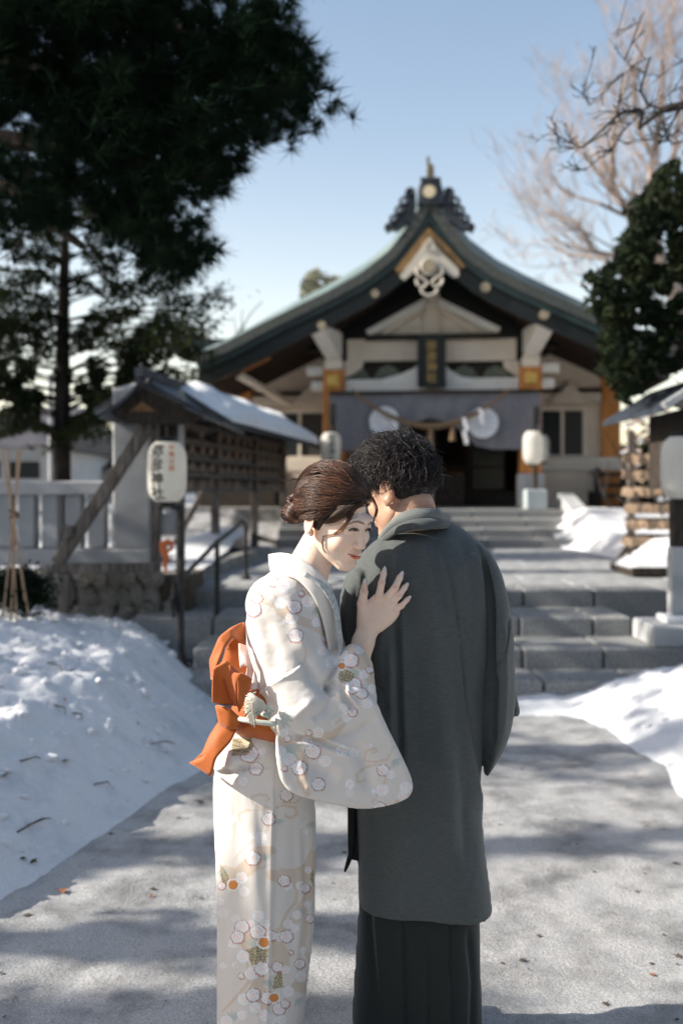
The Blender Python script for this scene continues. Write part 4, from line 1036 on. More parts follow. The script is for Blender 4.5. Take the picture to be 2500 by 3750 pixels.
# --- fir behind the fence with tiered boughs
fir = empty('fir_tree', (P(228, 1760, 13).x, 13, .7)); tag(fir, 'tiered fir behind the stone fence, straight dark trunk with layered boughs', 'tree')
FO = fir.location; tx = 228
hz_ = lambda py: EYE+(1790-py)/F*13-FO.z
mb = MB(); mb.tube([(0, 0, -.1), (.0, 0, hz_(1500)), (.02, 0, hz_(1100)), (.06, 0, hz_(700)), (.1, 0, hz_(300))], [.125, .105, .075, .035, .01], 10); mb.build('trunk', M_bark, fir)
mb = MB(); T = []
def bough(px, py, ex, ey, n=26, y=0):
    a = P(px, py, 13)-FO; b = P(ex, ey, 13+y)-FO; m_ = (a+b)/2+Vector((0, 0, .10))
    mb.tube([a, m_, b], [.016, .011, .005], 5, cap=False)
    Ln = (b-a).length
    for k in range(int(n*Ln/1.2*15)):
        t = rt.random()**.8; t = .04+.96*t; p = (a.lerp(m_, t*2) if t < .5 else m_.lerp(b, t*2-1))
        wd = .28*Ln*(1-abs(2*t-1.15)*.6)*.55
        q0 = p+Vector((rt.gauss(0, .10), rt.gauss(0, wd*.8), rt.gauss(-.02, .045+.03*Ln)))+Vector((0, 0, -.03))
        if vnoise(np.array([q0.x*4.5+q0.y*1.5]), np.array([q0.z*7.]), 55)[0] > .33: T.append(q0)
for (py, l, r_) in ((800, 120, 160), (870, 170, 220), (950, 200, 300), (1030, 260, 380), (1110, 300, 440), (1180, 330, 500), (1240, 380, 420), (1300, 380, 560), (1350, 400, 420), (1400, 420, 470), (1430, 440, 360), (1460, 430, 380), (1490, 420, 340), (1520, 380, 330), (1560, 400, 260), (1600, 320, 260)):
    for s, ln in ((-1, l), (1, r_)):
        if s > 0 and py > 1490: ln *= .8
        if s < 0 and py > 1500: ln *= .9
        for q_ in range(3):
            bough(tx, py+rt.uniform(-30, 30), tx+s*ln*rt.uniform(.65, 1.05), py+rt.uniform(-70, 50)-(50 if s > 0 else 10), y=rt.uniform(-1.1, 1.1))
for (a_, b_, c2, d2) in ((600, 1120, 830, 1090), (600, 1150, 800, 1180), (560, 1050, 720, 1010), (620, 1230, 760, 1240), (700, 1130, 860, 1060), (560, 1300, 800, 1290), (520, 1380, 800, 1360), (450, 980, 700, 990)):
    bough(a_, b_, c2, d2, 20, .4)
mb.build('boughs', M_bark, fir)
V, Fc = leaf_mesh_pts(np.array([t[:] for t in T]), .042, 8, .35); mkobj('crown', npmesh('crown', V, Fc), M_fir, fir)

# --- dark evergreen at the right
ev = empty('evergreen_tree', (4.2, 10.5, .55)); tag(ev, 'dense dark evergreen overlapping the right end of the shrine roof', 'tree')
EO = ev.location
poly = [(2560, 520), (2500, 575), (2440, 606), (2404, 650), (2372, 706), (2330, 725), (2298, 784), (2342, 812), (2300, 850), (2262, 900), (2262, 960), (2215, 1000), (2136, 1016), (2172, 1068), (2150, 1110), (2190, 1150), (2225, 1200), (2190, 1290), (2225, 1380), (2290, 1470), (2330, 1440), (2360, 1400), (2420, 1360), (2560, 1330)]
T = []
while len(T) < 17000:
    x = rt.uniform(2130, 2560); y = rt.uniform(520, 1480)
    if not inpoly(x+rt.gauss(0, 12), y+rt.gauss(0, 10), poly): continue
    if vnoise(np.array([x/30.]), np.array([y/26.]), 17)[0] < .30: continue
    Y = rt.uniform(9.2, 12.2); T.append((P(x, y, Y)-EO)[:])
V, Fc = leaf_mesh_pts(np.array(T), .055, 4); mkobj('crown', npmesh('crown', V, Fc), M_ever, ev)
mb = MB(); mb.tube([(0.2, 0, -.1), (.2, .2, 1.6), (.1, .2, 3.2), (.2, 0, 4.4)], [.17, .14, .09, .03], 9)
for k in range(26): branch_tubes(mb, (.15, .1, 1.6+k*.1), (rt.uniform(-1, .6), rt.uniform(-1, 1), .2), rt.uniform(.6, 1.2), .03, 1, .6, .1)
mb.build('trunk', M_bark, ev)
# snow dusted shrubs right of the shrine
sh = empty('shrub', (4.6, 15.5, .8)); tag(sh, 'loose snow dusted shrub right of the shrine above the plaques', 'shrub')
T = []; T2 = []
for k in range(2600):
    x = rt.uniform(2275, 2520); y = rt.uniform(1500, 1720)+rt.gauss(0, 10); p = P(x, y, rt.uniform(14.6, 16))-sh.location
    if vnoise(np.array([x/24.]), np.array([y/14.]), 5)[0] > .45: (T if k % 3 else T2).append(p[:])
V, Fc = leaf_mesh_pts(np.array(T), .05, 4, .5); mkobj('foliage', npmesh('foliage', V, Fc), mat('reddish winter shrub', (.20, .12, .09), (.36, .25, .2), scale=4), sh)
V, Fc = leaf_mesh_pts(np.array(T2), .06, 5, .8); mkobj('snow_dusting', npmesh('snow_dusting', V, Fc), M_snow, sh)['kind'] = 'stuff'
mb = MB()
for k in range(7): branch_tubes(mb, (rt.uniform(-.3, .8), 0, -.1), (rt.uniform(-.4, .4), 0, 1), 1.2, .03, 1, .6, .2)
mb.build('stems', M_twigd, sh)

# --- bare tree beyond at the right
bt = empty('bare_tree', (P(2560, 1500, 22).x, 22, 1.0)); tag(bt, 'tall leafless tree with fine pinkish twigs beyond the right roof slope', 'tree')
BO = bt.location; mb = MB(); rb2 = random.Random(9)
def limb(path, r0, r1, Y=22, kids=8, L_=1.6, dep=3, sd=1, org=None, mb_=None, spread=.75, up=.15):
    org = BO if org is None else org; mb_ = mb if mb_ is None else mb_
    ps = [P(x, y, Y)-org for x, y in path]
    for i in range(1, len(ps)): ps[i].y += rb2.uniform(-.4, .4)
    n = len(ps); rad = [r0+(r1-r0)*i/(n-1) for i in range(n)]
    mb_.tube(ps, rad, 7)
    for k in range(kids):
        j = rb2.uniform(.15, 1)*(n-1); i = min(n-2, int(j)); b = ps[i].lerp(ps[i+1], j-i); dd = (ps[i+1]-ps[i]).normalized()
        nd = dd+Vector((rb2.uniform(-1, .7), rb2.uniform(-.8, .8), rb2.uniform(-.6, 1)))*.7
        branch_tubes(mb_, b, nd, L_*rb2.uniform(.7, 1.2), max(.005, (rad[i])*.30), dep, spread, up, 4, 3, None, rb2, .0036 if org is BO else .0022)
limb([(2560, 1560), (2545, 1350), (2490, 1150), (2430, 1000)], .26, .18, kids=3)
limb([(2430, 1000), (2340, 880), (2290, 790), (2250, 690), (2240, 560), (2250, 430), (2300, 250)], .15, .03, kids=15, L_=1.5)
limb([(2430, 1000), (2290, 950), (2190, 910), (2100, 830), (2000, 770)], .10, .02, kids=12, L_=1.3)
limb([(2450, 1050), (2300, 1010), (2200, 960), (2080, 930), (1990, 860)], .08, .015, kids=10, L_=1.2)
limb([(2470, 1090), (2390, 850), (2400, 600), (2420, 380), (2440, 150)], .14, .03, kids=15, L_=1.7)
limb([(2240, 690), (2150, 610), (2090, 520), (2060, 430)], .05, .012, kids=10, L_=1.1)
limb([(2290, 790), (2180, 760), (2080, 700), (2010, 650)], .05, .012, kids=10, L_=1.1)
limb([(2340, 880), (2420, 700), (2480, 480), (2520, 200)], .1, .02, kids=12, L_=1.6)
limb([(2400, 600), (2330, 420), (2330, 250), (2380, 60)], .07, .02, kids=12, L_=1.4)
limb([(2430, 1000), (2300, 1040), (2200, 1020), (2120, 990)], .05, .01, kids=8, L_=.9)
mb.build('branches', M_twig, bt)
# --- near dark bare branch reaching in from the right (its trunk stands outside the frame)
nb = empty('bare_tree', (4.4, 6.2, .0)); tag(nb, 'near leafless tree reaching one dark branch in from the upper right edge', 'tree')
mb2 = MB(); NO = nb.location
mb2.tube([(0, 0, 0), (.05, 0, 2.2), (-.1, 0, 3.6), (0, .1, 5.5)], [.16, .13, .10, .05], 9)
mb2.tube([Vector((-.1, 0, 3.6)), P(2600, 365, 6.2)-NO, P(2500, 385, 6.2)-NO, P(2425, 402, 6.2)-NO], [.06, .035, .028, .024], 7)
limb([(2425, 402), (2380, 418), (2330, 440), (2290, 462), (2215, 488), (2150, 515), (2080, 530), (1985, 548)], .016, .003, 6.2, 16, .20, 1, 1, NO, mb2, .8, .0)
limb([(2430, 400), (2380, 370), (2345, 325), (2325, 285), (2310, 240), (2306, 190), (2296, 150), (2288, 80), (2275, 10)], .010, .002, 6.2, 13, .13, 1, 1, NO, mb2, .8, .0)
limb([(2305, 452), (2285, 430), (2262, 395), (2240, 330), (2210, 300), (2180, 265), (2140, 240)], .007, .002, 6.2, 13, .12, 1, 1, NO, mb2, .8, .0)
limb([(2285, 470), (2270, 510), (2235, 545), (2200, 590), (2150, 610), (2090, 650)], .006, .002, 6.2, 11, .14, 1, 1, NO, mb2)
limb([(2215, 488), (2180, 470), (2140, 466), (2090, 478), (2030, 476), (1975, 488)], .006, .002, 6.2, 10, .13, 1, 1, NO, mb2)
limb([(2430, 400), (2440, 445), (2470, 462), (2500, 460), (2560, 430)], .008, .005, 6.2, 7, .18, 1, 1, NO, mb2)
limb([(2560, 500), (2480, 505), (2400, 540), (2300, 520)], .006, .002, 6.2, 10, .15, 1, 1, NO, mb2)
limb([(2560, 250), (2500, 245), (2420, 250)], .005, .002, 6.2, 6, .14, 1, 1, NO, mb2)
limb([(2560, 330), (2510, 330), (2483, 310), (2500, 270)], .006, .003, 6.2, 4, .14, 1, 1, NO, mb2)
mb2.build('branches', M_twigd, nb)

# --- small far pine beyond the left roof slope
fp = empty('pine_tree', (P(1130, 1110, 40).x, 40, 1)); tag(fp, 'small pale distant pine top showing above the left roof slope', 'tree')
T = []
for (cx, cy, rx, ry) in ((1140, 1040, 22, 26), (1155, 1005, 18, 12), (1128, 1062, 26, 12), (1215, 1028, 26, 12), (1120, 1098, 14, 8), (1160, 1080, 20, 16), (1200, 1060, 26, 14)):
    for k in range(220): T.append((P(cx+rt.gauss(0, rx*.6), cy+rt.gauss(0, ry*.6), 40+rt.gauss(0, .5))-fp.location)[:])
V, Fc = leaf_mesh_pts(np.array(T), .13, 9); mkobj('crown', npmesh('crown', V, Fc), mat('pale pine foliage', (.16, .17, .12), (.26, .26, .18), scale=1), fp)
MB().tube([(0, 0, 0), (.1, 0, P(0, 1010, 40).z-1)], [.2, .05], 7).build('trunk', M_bark, fp)

# --- leafy evergreen mass between fir, rack and shrine eave
lm = empty('evergreen_tree', (-3.0, 21, .9)); tag(lm, 'dark evergreen between the fir and the left eave of the shrine', 'tree')
T = []
for k in range(4200):
    x = rt.uniform(420, 860); y = 1150+rt.random()*480
    if y < 1240 + (x-700)*-.3 - 60 or (x > 700 and y < 1190+(x-700)*.9): continue
    if vnoise(np.array([x/34.]), np.array([y/22.]), 7)[0] < .42: continue
    T.append((P(x, y, rt.uniform(20.5, 23))-lm.location)[:])
V, Fc = leaf_mesh_pts(np.array(T), .09, 9, .3); mkobj('crown', npmesh('crown', V, Fc), M_fir, lm)
mb = MB(); mb.tube([(0, .5, 0), (0, .5, 4.2)], [.16, .05], 8)
for k in range(20): branch_tubes(mb, (0, .5, 1.2+k*.15), (rt.choice((-1, 1)), rt.uniform(-.4, .4), .15), 1.4, .04, 1, .5, .1)
mb.build('trunk', M_bark, lm)

# --- tied bamboo stakes over a low shrub at the left edge
bs = empty('bamboo_stakes', (P(60, 2300, 6.9).x, 6.9, .45)); tag(bs, 'four dry bamboo stakes tied into a cone over the low shrub', 'stakes')
for (a_, b_) in (((8, 1640), (105, 2250)), ((30, 1645), (65, 2310)), ((78, 1645), (12, 2260)), ((66, 1650), (40, 2300)), ((50, 1880), (92, 2200))):
    MB().tube([P(a_[0], a_[1], 6.9)-bs.location, P(b_[0], b_[1], 6.9+.1)-bs.location], .007, 6).build('stake', M_bamboo, bs)
p = P(52, 1880, 6.9)-bs.location; MB().tube([p+Vector((-.03, 0, .02)), p+Vector((.03, -.02, 0)), p+Vector((.03, .02, -.02)), p+Vector((-.03, 0, -.02))], .012, 5).build('cord', M_rope, bs)
ls = empty('shrub', (P(70, 2250, 7.4).x, 7.4, .45)); tag(ls, 'low dark evergreen shrub inside the bamboo stakes before the rock wall', 'shrub')
T = []
for k in range(3400):
    x = rt.gauss(75, 50); y = rt.gauss(2165, 34)
    T.append((P(x, y, 7.3+rt.gauss(0, .13))-ls.location)[:])
V, Fc = leaf_mesh_pts(np.array(T), .022, 2); mkobj('foliage', npmesh('foliage', V, Fc), M_needle, ls)
mb = MB()
for k in range(9): branch_tubes(mb, (rt.uniform(-.12, .12), 0, -.1), (rt.uniform(-.3, .3), 0, 1), .3, .015, 1, .7, .1)
mb.build('stems', M_twigd, ls)

# --- houses and a utility pole beyond the fence
def house(name, px0, px1, py_top, py_eave, py_base, Y, lab, dep=7, wall=M_housew):
    x0, x1 = P(px0, 0, Y).x, P(px1, 0, Y).x; zb, ze, zt = P(0, py_base, Y).z, P(0, py_eave, Y).z, P(0, py_top, Y).z
    t = empty(name, ((x0+x1)/2, Y, zb)); tag(t, lab, 'house'); w = (x1-x0)/2
    MB().box(-w, w, 0, dep, -.6, ze-zb).build('wall', wall, t)
    MB().add([(-w-.3, -.4, ze-zb-.05), (w+.3, -.4, ze-zb-.05), (w+.3, dep+.4, ze-zb-.05), (-w-.3, dep+.4, ze-zb-.05), (-w-.3, dep/2, zt-zb), (w+.3, dep/2, zt-zb)], [(0,3,2,1), (0,1,5,4), (2,3,4,5), (0,4,3), (1,2,5)]).build('roof', M_houser, t)
    n_ = max(2, int(w*2/1.8))
    for k in range(n_):
        u = -w+(k+.5)*2*w/n_; f_ = MB()
        h0, h1 = (ze-zb)*.35, (ze-zb)*.75
        for (a0, a1, b0_, b1) in ((u-.42, u+.42, h1-.05, h1), (u-.42, u+.42, h0, h0+.05), (u-.42, u-.37, h0+.05, h1-.05), (u+.37, u+.42, h0+.05, h1-.05)): f_.box(a0, a1, -.05, .0, b0_, b1)
        fo = f_.build('window', M_fence, t); MB().box(u-.37, u+.37, -.02, -.005, h0+.05, h1-.05).build('pane', M_glass, fo)
    return t
house('house', -120, 165, 1450, 1632, 1830, 24, 'pale blue grey house with dark roof at the left edge beyond the fence')
house('house', 250, 470, 1600, 1712, 1830, 30, 'low house with reddish dark roof between the fir trunk and stone pillar')
house('house', -500, 900, 1560, 1680, 1860, 48, 'long pale low house farthest away behind the fir tree', 9)
up_ = empty('utility_pole', (P(190, 1770, 16).x, 16, .6)); tag(up_, 'slim white utility pole beside the fir trunk', 'pole')
MB().tube([(0, 0, 0), (-.02, 0, P(0, 1370, 16).z-.6)], [.05, .04], 8).build('shaft', M_fence, up_)
for z in (.75, 1.3, 1.9): MB().bar((-.04, 0, z), (.14, 0, z+.01), .03, .03).build('crossbar', M_fence, up_)

# --- background hedge/wood closing the horizon
def wood(name, x0, x1, Y, ztop, n, m, lab, seed, sz=.35, parent=None):
    g = np.random.default_rng(seed); X = g.uniform(x0, x1, n); top = ztop*(.75+.5*vnoise(X*.35, X*0+3, seed)); Z = 1.0+(top-1)*g.uniform(0, 1, n)**.8; Yv = Y+g.uniform(-1.5, 1.5, n)
    V, Fc = leaf_mesh_pts(np.stack([X, Yv, Z], 1), sz, seed, .2)
    return tag(mkobj(name, npmesh(name, V, Fc), m), lab, 'wood', kind='stuff')
wood('distant_wood', -60, 60, 62, 5.2, 9000, M_ever, 'low dark line of distant trees behind the houses and the shrine', 3, .7)
# right hand shelter roof at the edge of the frame
st = empty('roofed_shelter', (P(2500, 1700, 9.3).x+.2, 9.3, .6)); tag(st, 'small dark roofed shelter cut off by the right edge above the lantern', 'shelter')
SO = st.location
a_ = P(2350, 1508, 9.3)-SO; b_ = P(2545, 1385, 9.3)-SO
MB().add([(a_.x, -.6, a_.z), (b_.x, -.6, b_.z), (b_.x+.9, -.6, a_.z), (a_.x, 1.4, a_.z), (b_.x, 1.4, b_.z), (b_.x+.9, 1.4, a_.z), (a_.x, -.6, a_.z-.05), (b_.x, -.6, b_.z-.07), (b_.x+.9, -.6, a_.z-.05), (a_.x, 1.4, a_.z-.05), (b_.x, 1.4, b_.z-.07), (b_.x+.9, 1.4, a_.z-.05)],
         [(0,3,4,1), (1,4,5,2), (6,7,10,9), (7,8,11,10), (0,1,7,6), (1,2,8,7), (3,9,10,4), (4,10,11,5), (0,6,9,3), (2,5,11,8)]).build('roof', M_tile, st)
MB().bar((a_.x, -.62, a_.z), (b_.x, -.62, b_.z), .06, .09, up=(0, 1, 0)).build('verge_trim', M_fence, st)
p = P(2482, 1500, 9.3)-SO
MB().box(p.x, p.x+.9, -.1, .9, .9, p.z).build('cabinet', M_darkwood, st, bevel=.01)
for x in (p.x+.05, p.x+.8): MB().box(x, x+.09, -.1, -.01, -.1, .9).build('post', M_darkwood, st)
# --- conifers standing left of the frame, whose boughs throw the shade bands
def shade_tree(x, y, h, base_r, lab, seed, dens=34):
    g = random.Random(seed); t = empty('conifer', (x, y, 0)); tag(t, lab, 'tree')
    mb = MB(); mb.tube([(0, 0, 0), (0, 0, h*.5), (0, 0, h)], [.22, .14, .03], 8); T = []
    z = h*.22
    while z < h:
        rr_ = base_r*(1-z/h)+(.2 if base_r > 1 else .1)
        for k in range(5):
            a_ = g.uniform(0, 6.28); e = Vector((math.cos(a_)*rr_, math.sin(a_)*rr_, z-.25*rr_)); s_v = Vector((0, 0, z))
            mb.tube([s_v, s_v.lerp(e, .5)+Vector((0, 0, .08)), e], [.035, .02, .008], 4, cap=False)
            for q_ in range(int(dens*rr_)):
                u_ = g.uniform(.15, 1); T.append((s_v.lerp(e, u_)+Vector((g.gauss(0, .10), g.gauss(0, .03+.035*base_r), g.gauss(-.03, .05))))[:])
        z += .42
    mb.build('trunk', M_bark, t); V, Fc = leaf_mesh_pts(np.array(T), .085, seed, .4); mkobj('crown', npmesh('crown', V, Fc), M_fir, t)

for i_, (x_, y_, h_, r_, lb_) in enumerate([(-8.0, 1.42, 5.25, 1.1, 'bushy conifer left of the frame level with the couple'), (-7.2, 2.28, 4.55, .35, 'slim young conifer left of the snow bank near the viewer'),
        (-8.2, 2.93, 6.3, .45, 'slim taller conifer left of the snow bank middle'), (-8.9, 4.3, 10.5, 1.5, 'conifer left of the middle of the snow bank, outside the frame'), (-9.0, 5.6, 11.0, 2.2, 'tall conifer left of the far half of the snow bank'), (-8.5, 7.1, 8.6, 1.9, 'tall conifer level with the stone stairs, left of the frame'),
        (-10.5, 9.0, 9.2, 2.3, 'broad conifer behind the stone fence, left of the frame'), (-9.0, 11.4, 8.3, 2.0, 'conifer left of the long plaque rack'), (-12.0, 13.2, 11.0, 2.4, 'tallest conifer far left of the landing'), (-9.5, 16.2, 8.2, 1.9, 'conifer near the left front corner of the shrine'),
        (8.5, 5.0, 9.0, 2.2, 'added sky-blocking conifer right of the snow bank, outside the frame'), (9.0, 10.0, 10.0, 2.4, 'added sky-blocking conifer right of the plaque stand, outside the frame'), (7.5, -1.5, 9.0, 2.4, 'added sky-blocking conifer to the right of and behind the viewer'),  # right and rear conifers are added out of view to dim the sky fill
        (-6.5, -6.0, 10.0, 2.6, 'added sky-blocking conifer behind the viewer at the left'), (-1.5, -9.0, 11.0, 2.8, 'added sky-blocking conifer straight behind the viewer'), (4.0, -8.0, 10.0, 2.6, 'added sky-blocking conifer behind the viewer at the right')]):
    shade_tree(x_, y_+(.09*abs(x_) if x_ < -7 else 0), h_, r_, lb_, 100+i_, 260 if i_ < 3 else 30 if i_ < 5 else 42)

def ring(name, pts, n, lab, seed, sz=.5, h=6.2):
    g = np.random.default_rng(seed); A = np.array(pts, float); seg = g.integers(0, len(A)-1, n); t = g.uniform(0, 1, n)[:, None]; q = A[seg]*(1-t)+A[seg+1]*t
    top = h*(.6+.6*vnoise(q[:, 0]*.3, q[:, 1]*.3, seed)); Z = top*g.uniform(0, 1, n)**.8
    V, Fc = leaf_mesh_pts(np.stack([q[:, 0]+g.normal(size=n), q[:, 1]+g.normal(size=n), Z], 1), sz, seed, .2)
    return tag(mkobj(name, npmesh(name, V, Fc), M_ever, None), lab, 'wood', kind='stuff')
ring('grove', [(-30, 20), (-26, 8), (-25, -6), (-14, -17), (0, -20), (12, -17), (19, -6), (18, 8), (24, 20)], 15000, 'added unseen evergreen grove blocking sky light behind and beside the viewer', 3)  # unseen wall of foliage, added to lower the ambient sky light
# ------------------------------------------------------------ smooth signed-distance modelling for figures and cloth
class SDF:
    def __init__(s, lo, hi, h):
        s.lo = np.array(lo, np.float32); s.h = h
        ax = [np.arange(lo[i], hi[i]+h, h, dtype=np.float32) for i in range(3)]
        s.ax = ax; s.X = ax[0][:, None, None]; s.Y = ax[1][None, :, None]; s.Z = ax[2][None, None, :]
        s.f = np.full((len(ax[0]), len(ax[1]), len(ax[2])), 1.0, np.float32)
    def uni(s, g, k=0.0):
        if k <= 0: s.f = np.minimum(s.f, g); return s
        h = np.clip(.5+.5*(s.f-g)/k, 0, 1); s.f = (s.f*(1-h)+g*h-k*h*(1-h)).astype(np.float32); return s
    def sub(s, g, k=0.0):
        if k <= 0: s.f = np.maximum(s.f, -g); return s
        h = np.clip(.5-.5*(s.f+g)/k, 0, 1); s.f = (s.f*(1-h)-g*h+k*h*(1-h)).astype(np.float32); return s
    def cut(s, g): s.f = np.maximum(s.f, g).astype(np.float32); return s
    def cone(s, a, b, ra, rb, sy=1.0):
        a = np.array(a, np.float32); b = np.array(b, np.float32); d = b-a; L2 = float(d@d)+1e-12
        x = s.X-a[0]; y = s.Y-a[1]; z = s.Z-a[2]
        t = np.clip((x*d[0]+y*d[1]+z*d[2])/L2, 0, 1)
        return np.sqrt((x-t*d[0])**2+((y-t*d[1])/sy)**2+(z-t*d[2])**2)-(ra+(rb-ra)*t)
    def ell(s, c, r, M=None):
        x = s.X-c[0]; y = s.Y-c[1]; z = s.Z-c[2]
        if M is not None:
            x, y, z = (M[0][0]*x+M[0][1]*y+M[0][2]*z, M[1][0]*x+M[1][1]*y+M[1][2]*z, M[2][0]*x+M[2][1]*y+M[2][2]*z)
        k = np.sqrt((x/r[0])**2+(y/r[1])**2+(z/r[2])**2)
        return (k-1)*min(r)*np.clip(.6+.4*k, .5, 2)
    def poly2(s, pts):
        "signed distance in the x-z plane to polygon"
        P_ = np.array(pts, np.float32); X = s.ax[0][:, None]; Z = s.ax[2][None, :]; d = None; ins = np.zeros((len(s.ax[0]), len(s.ax[2])), bool)
        for i in range(len(P_)):
            a = P_[i]; b = P_[(i+1) % len(P_)]; e = b-a
            t = np.clip(((X-a[0])*e[0]+(Z-a[1])*e[1])/(e@e+1e-12), 0, 1); q = (X-a[0]-t*e[0])**2+(Z-a[1]-t*e[1])**2
            d = q if d is None else np.minimum(d, q)
            if abs(b[1]-a[1]) > 1e-9:
                c = ((a[1] > Z) != (b[1] > Z)) & (X < (b[0]-a[0])*(Z-a[1])/(b[1]-a[1])+a[0]); ins ^= c
        d = np.sqrt(d); return np.where(ins, -d, d)
    def inflate(s, pxpts, Y, T, Rr, yc=None, smooth=True):
        "polygon given as photo pixels at depth Y, puffed to half thickness T with edge radius Rr; yc(x,z) shifts the mid surface"
        pts = [(p.x, p.z) for p in (P(a, b, Y) for a, b in (chaikin(pxpts) if smooth else pxpts))]
        d = s.poly2(pts); u = np.clip(-d/Rr, 0, 1); prof = np.sqrt(np.clip(1-(1-u)**2, 0, 1))
        mid = Y if yc is None else yc(s.ax[0][:, None], s.ax[2][None, :])
        yy = np.abs(s.Y-(mid if np.isscalar(mid) else mid[:, None, :]))
        g = yy-(T*prof)[:, None, :]
        out = np.sqrt(np.maximum(d, 0)[:, None, :]**2+yy**2)
        return np.where((d > 0)[:, None, :], out, g*.8).astype(np.float32)
    def mesh(s, keep=None):
        f = s.f; S = f < 0; nx, ny, nz = f.shape
        c = np.zeros((nx-1, ny-1, nz-1), np.int8)
        for i in (0, 1):
            for j in (0, 1):
                for k in (0, 1): c += S[i:nx-1+i, j:ny-1+j, k:nz-1+k]
        act = (c > 0) & (c < 8); idx = np.full(act.shape, -1, np.int64); A = np.argwhere(act); idx[act] = np.arange(len(A))
        acc = np.zeros((len(A), 3)); cnt = np.zeros(len(A))
        co = [(i, j, k) for i in (0, 1) for j in (0, 1) for k in (0, 1)]
        for a in co:
            for ax_ in range(3):
                if a[ax_]: continue
                b = list(a); b[ax_] = 1
                fa = f[A[:, 0]+a[0], A[:, 1]+a[1], A[:, 2]+a[2]]; fb = f[A[:, 0]+b[0], A[:, 1]+b[1], A[:, 2]+b[2]]
                m = (fa < 0) != (fb < 0); t = np.where(m, fa/np.where(m, fa-fb, 1), 0)
                pt = np.tile(np.array(a, float), (len(A), 1)); pt[:, ax_] += t
                acc[m] += pt[m]; cnt[m] += 1
        V = (A+acc/cnt[:, None])*s.h+s.lo
        quads = []
        for ax_ in range(3):
            o1, o2 = (ax_+1) % 3, (ax_+2) % 3
            sl0 = [slice(None)]*3; sl1 = [slice(None)]*3; sl0[ax_] = slice(0, -1); sl1[ax_] = slice(1, None)
            E0 = S[tuple(sl0)]; E1 = S[tuple(sl1)]; ch = np.argwhere(E0 != E1); 
            ok = (ch[:, o1] > 0) & (ch[:, o2] > 0) & (ch[:, o1] < f.shape[o1]-1) & (ch[:, o2] < f.shape[o2]-1); ch = ch[ok]
            flip = E0[ch[:, 0], ch[:, 1], ch[:, 2]]
            q = []
            for (d1, d2) in ((-1, -1), (0, -1), (0, 0), (-1, 0)):
                p = ch.copy(); p[:, o1] += d1; p[:, o2] += d2; q.append(idx[p[:, 0], p[:, 1], p[:, 2]])
            q = np.stack(q, 1); q[~flip] = q[~flip][:, ::-1]; quads.append(q)
        return V, np.concatenate(quads)
def chaikin(p, it=2):
    for _ in range(it):
        q = []
        for i in range(len(p)):
            a = p[i]; b = p[(i+1) % len(p)]
            q += [(a[0]*.8+b[0]*.2, a[1]*.8+b[1]*.2), (a[0]*.2+b[0]*.8, a[1]*.2+b[1]*.8)]
        p = q
    return p
def relax(V, Fc, it=2, w=.5):
    n = len(V)
    for _ in range(it):
        acc = np.zeros_like(V); c = np.zeros(n)
        for i in range(4):
            for j in (1, 3):
                a = Fc[:, i]; b = Fc[:, (i+j) % 4]
                for k in range(3): acc[:, k] += np.bincount(a, V[b, k], n)
                c += np.bincount(a, minlength=n)
        V = V*(1-w)+w*acc/np.maximum(c, 1)[:, None]
    return V
def normals(V, Fc):
    a = V[Fc[:, 2]]-V[Fc[:, 0]]; b = V[Fc[:, 3]]-V[Fc[:, 1]]; fn = np.cross(a, b); N = np.zeros_like(V)
    for i in range(4):
        for k in range(3): N[:, k] += np.bincount(Fc[:, i], fn[:, k], len(V))
    return N/np.maximum(np.linalg.norm(N, axis=1), 1e-12)[:, None]
def topx(V): return 1250+F*V[:, 0]/V[:, 1], 1790-F*(V[:, 2]-EYE)/V[:, 1]
def pdist(px, py, line):
    "distance to polyline, signed side, and run 0..1"
    best = np.full(len(px), 1e9); side = np.zeros(len(px)); run = np.zeros(len(px)); n = len(line)-1
    for i in range(n):
        ax_, ay = line[i]; bx, by = line[i+1]; ex, ey = bx-ax_, by-ay; t = np.clip(((px-ax_)*ex+(py-ay)*ey)/(ex*ex+ey*ey+1e-9), 0, 1)
        dx = px-ax_-t*ex; dy = py-ay-t*ey; d = np.hypot(dx, dy); m = d < best
        best[m] = d[m]; side[m] = np.sign(ex*dy-ey*dx)[m]; run[m] = ((i+t)/n)[m]
    return best, side, run
def folds(V, Fc, lst, front=.25):
    N = normals(V, Fc); px, py = topx(V); w = np.clip((-N[:, 1]+.15)/.5, 0, 1); D = np.zeros(len(V))
    for (line, width, amp, kind) in lst:
        d, s, r = pdist(px, py, line); tp = np.minimum(1, np.minimum(r, 1-r)*6+.15)
        if kind == 'g': D -= amp*np.exp(-(d/width)**2)*tp
        elif kind == 'r': D += amp*np.exp(-(d/width)**2)*tp
        elif kind == 's':  # step: raised on + side, fading away from the line
            D += amp*tp*np.where(s > 0, np.exp(-d/(width*2.5))*np.clip(d/(width*.15), 0, 1), -.35*np.exp(-d/(width*.5)))
        elif kind == 'k': D -= amp*np.exp(-(d/width)**2)*tp; D += amp*.6*np.exp(-((d-width*1.8)/(width*.9))**2)*tp
    return relax(V+N*(D*w)[:, None], Fc, 1, .6)
def cloth(name, V, Fc, m, parent, colr=None, smooth=True):
    me = npmesh(name, V, Fc)
    if colr is not None:
        a = me.color_attributes.new('print', 'FLOAT_COLOR', 'POINT'); c = np.ones((len(V), 4), np.float32); c[:, :3] = colr; a.data.foreach_set('color', c.ravel())
    return mkobj(name, me, m, parent, smooth=smooth)
def wpt(px, py, Y): return P(px, py, Y)[:]

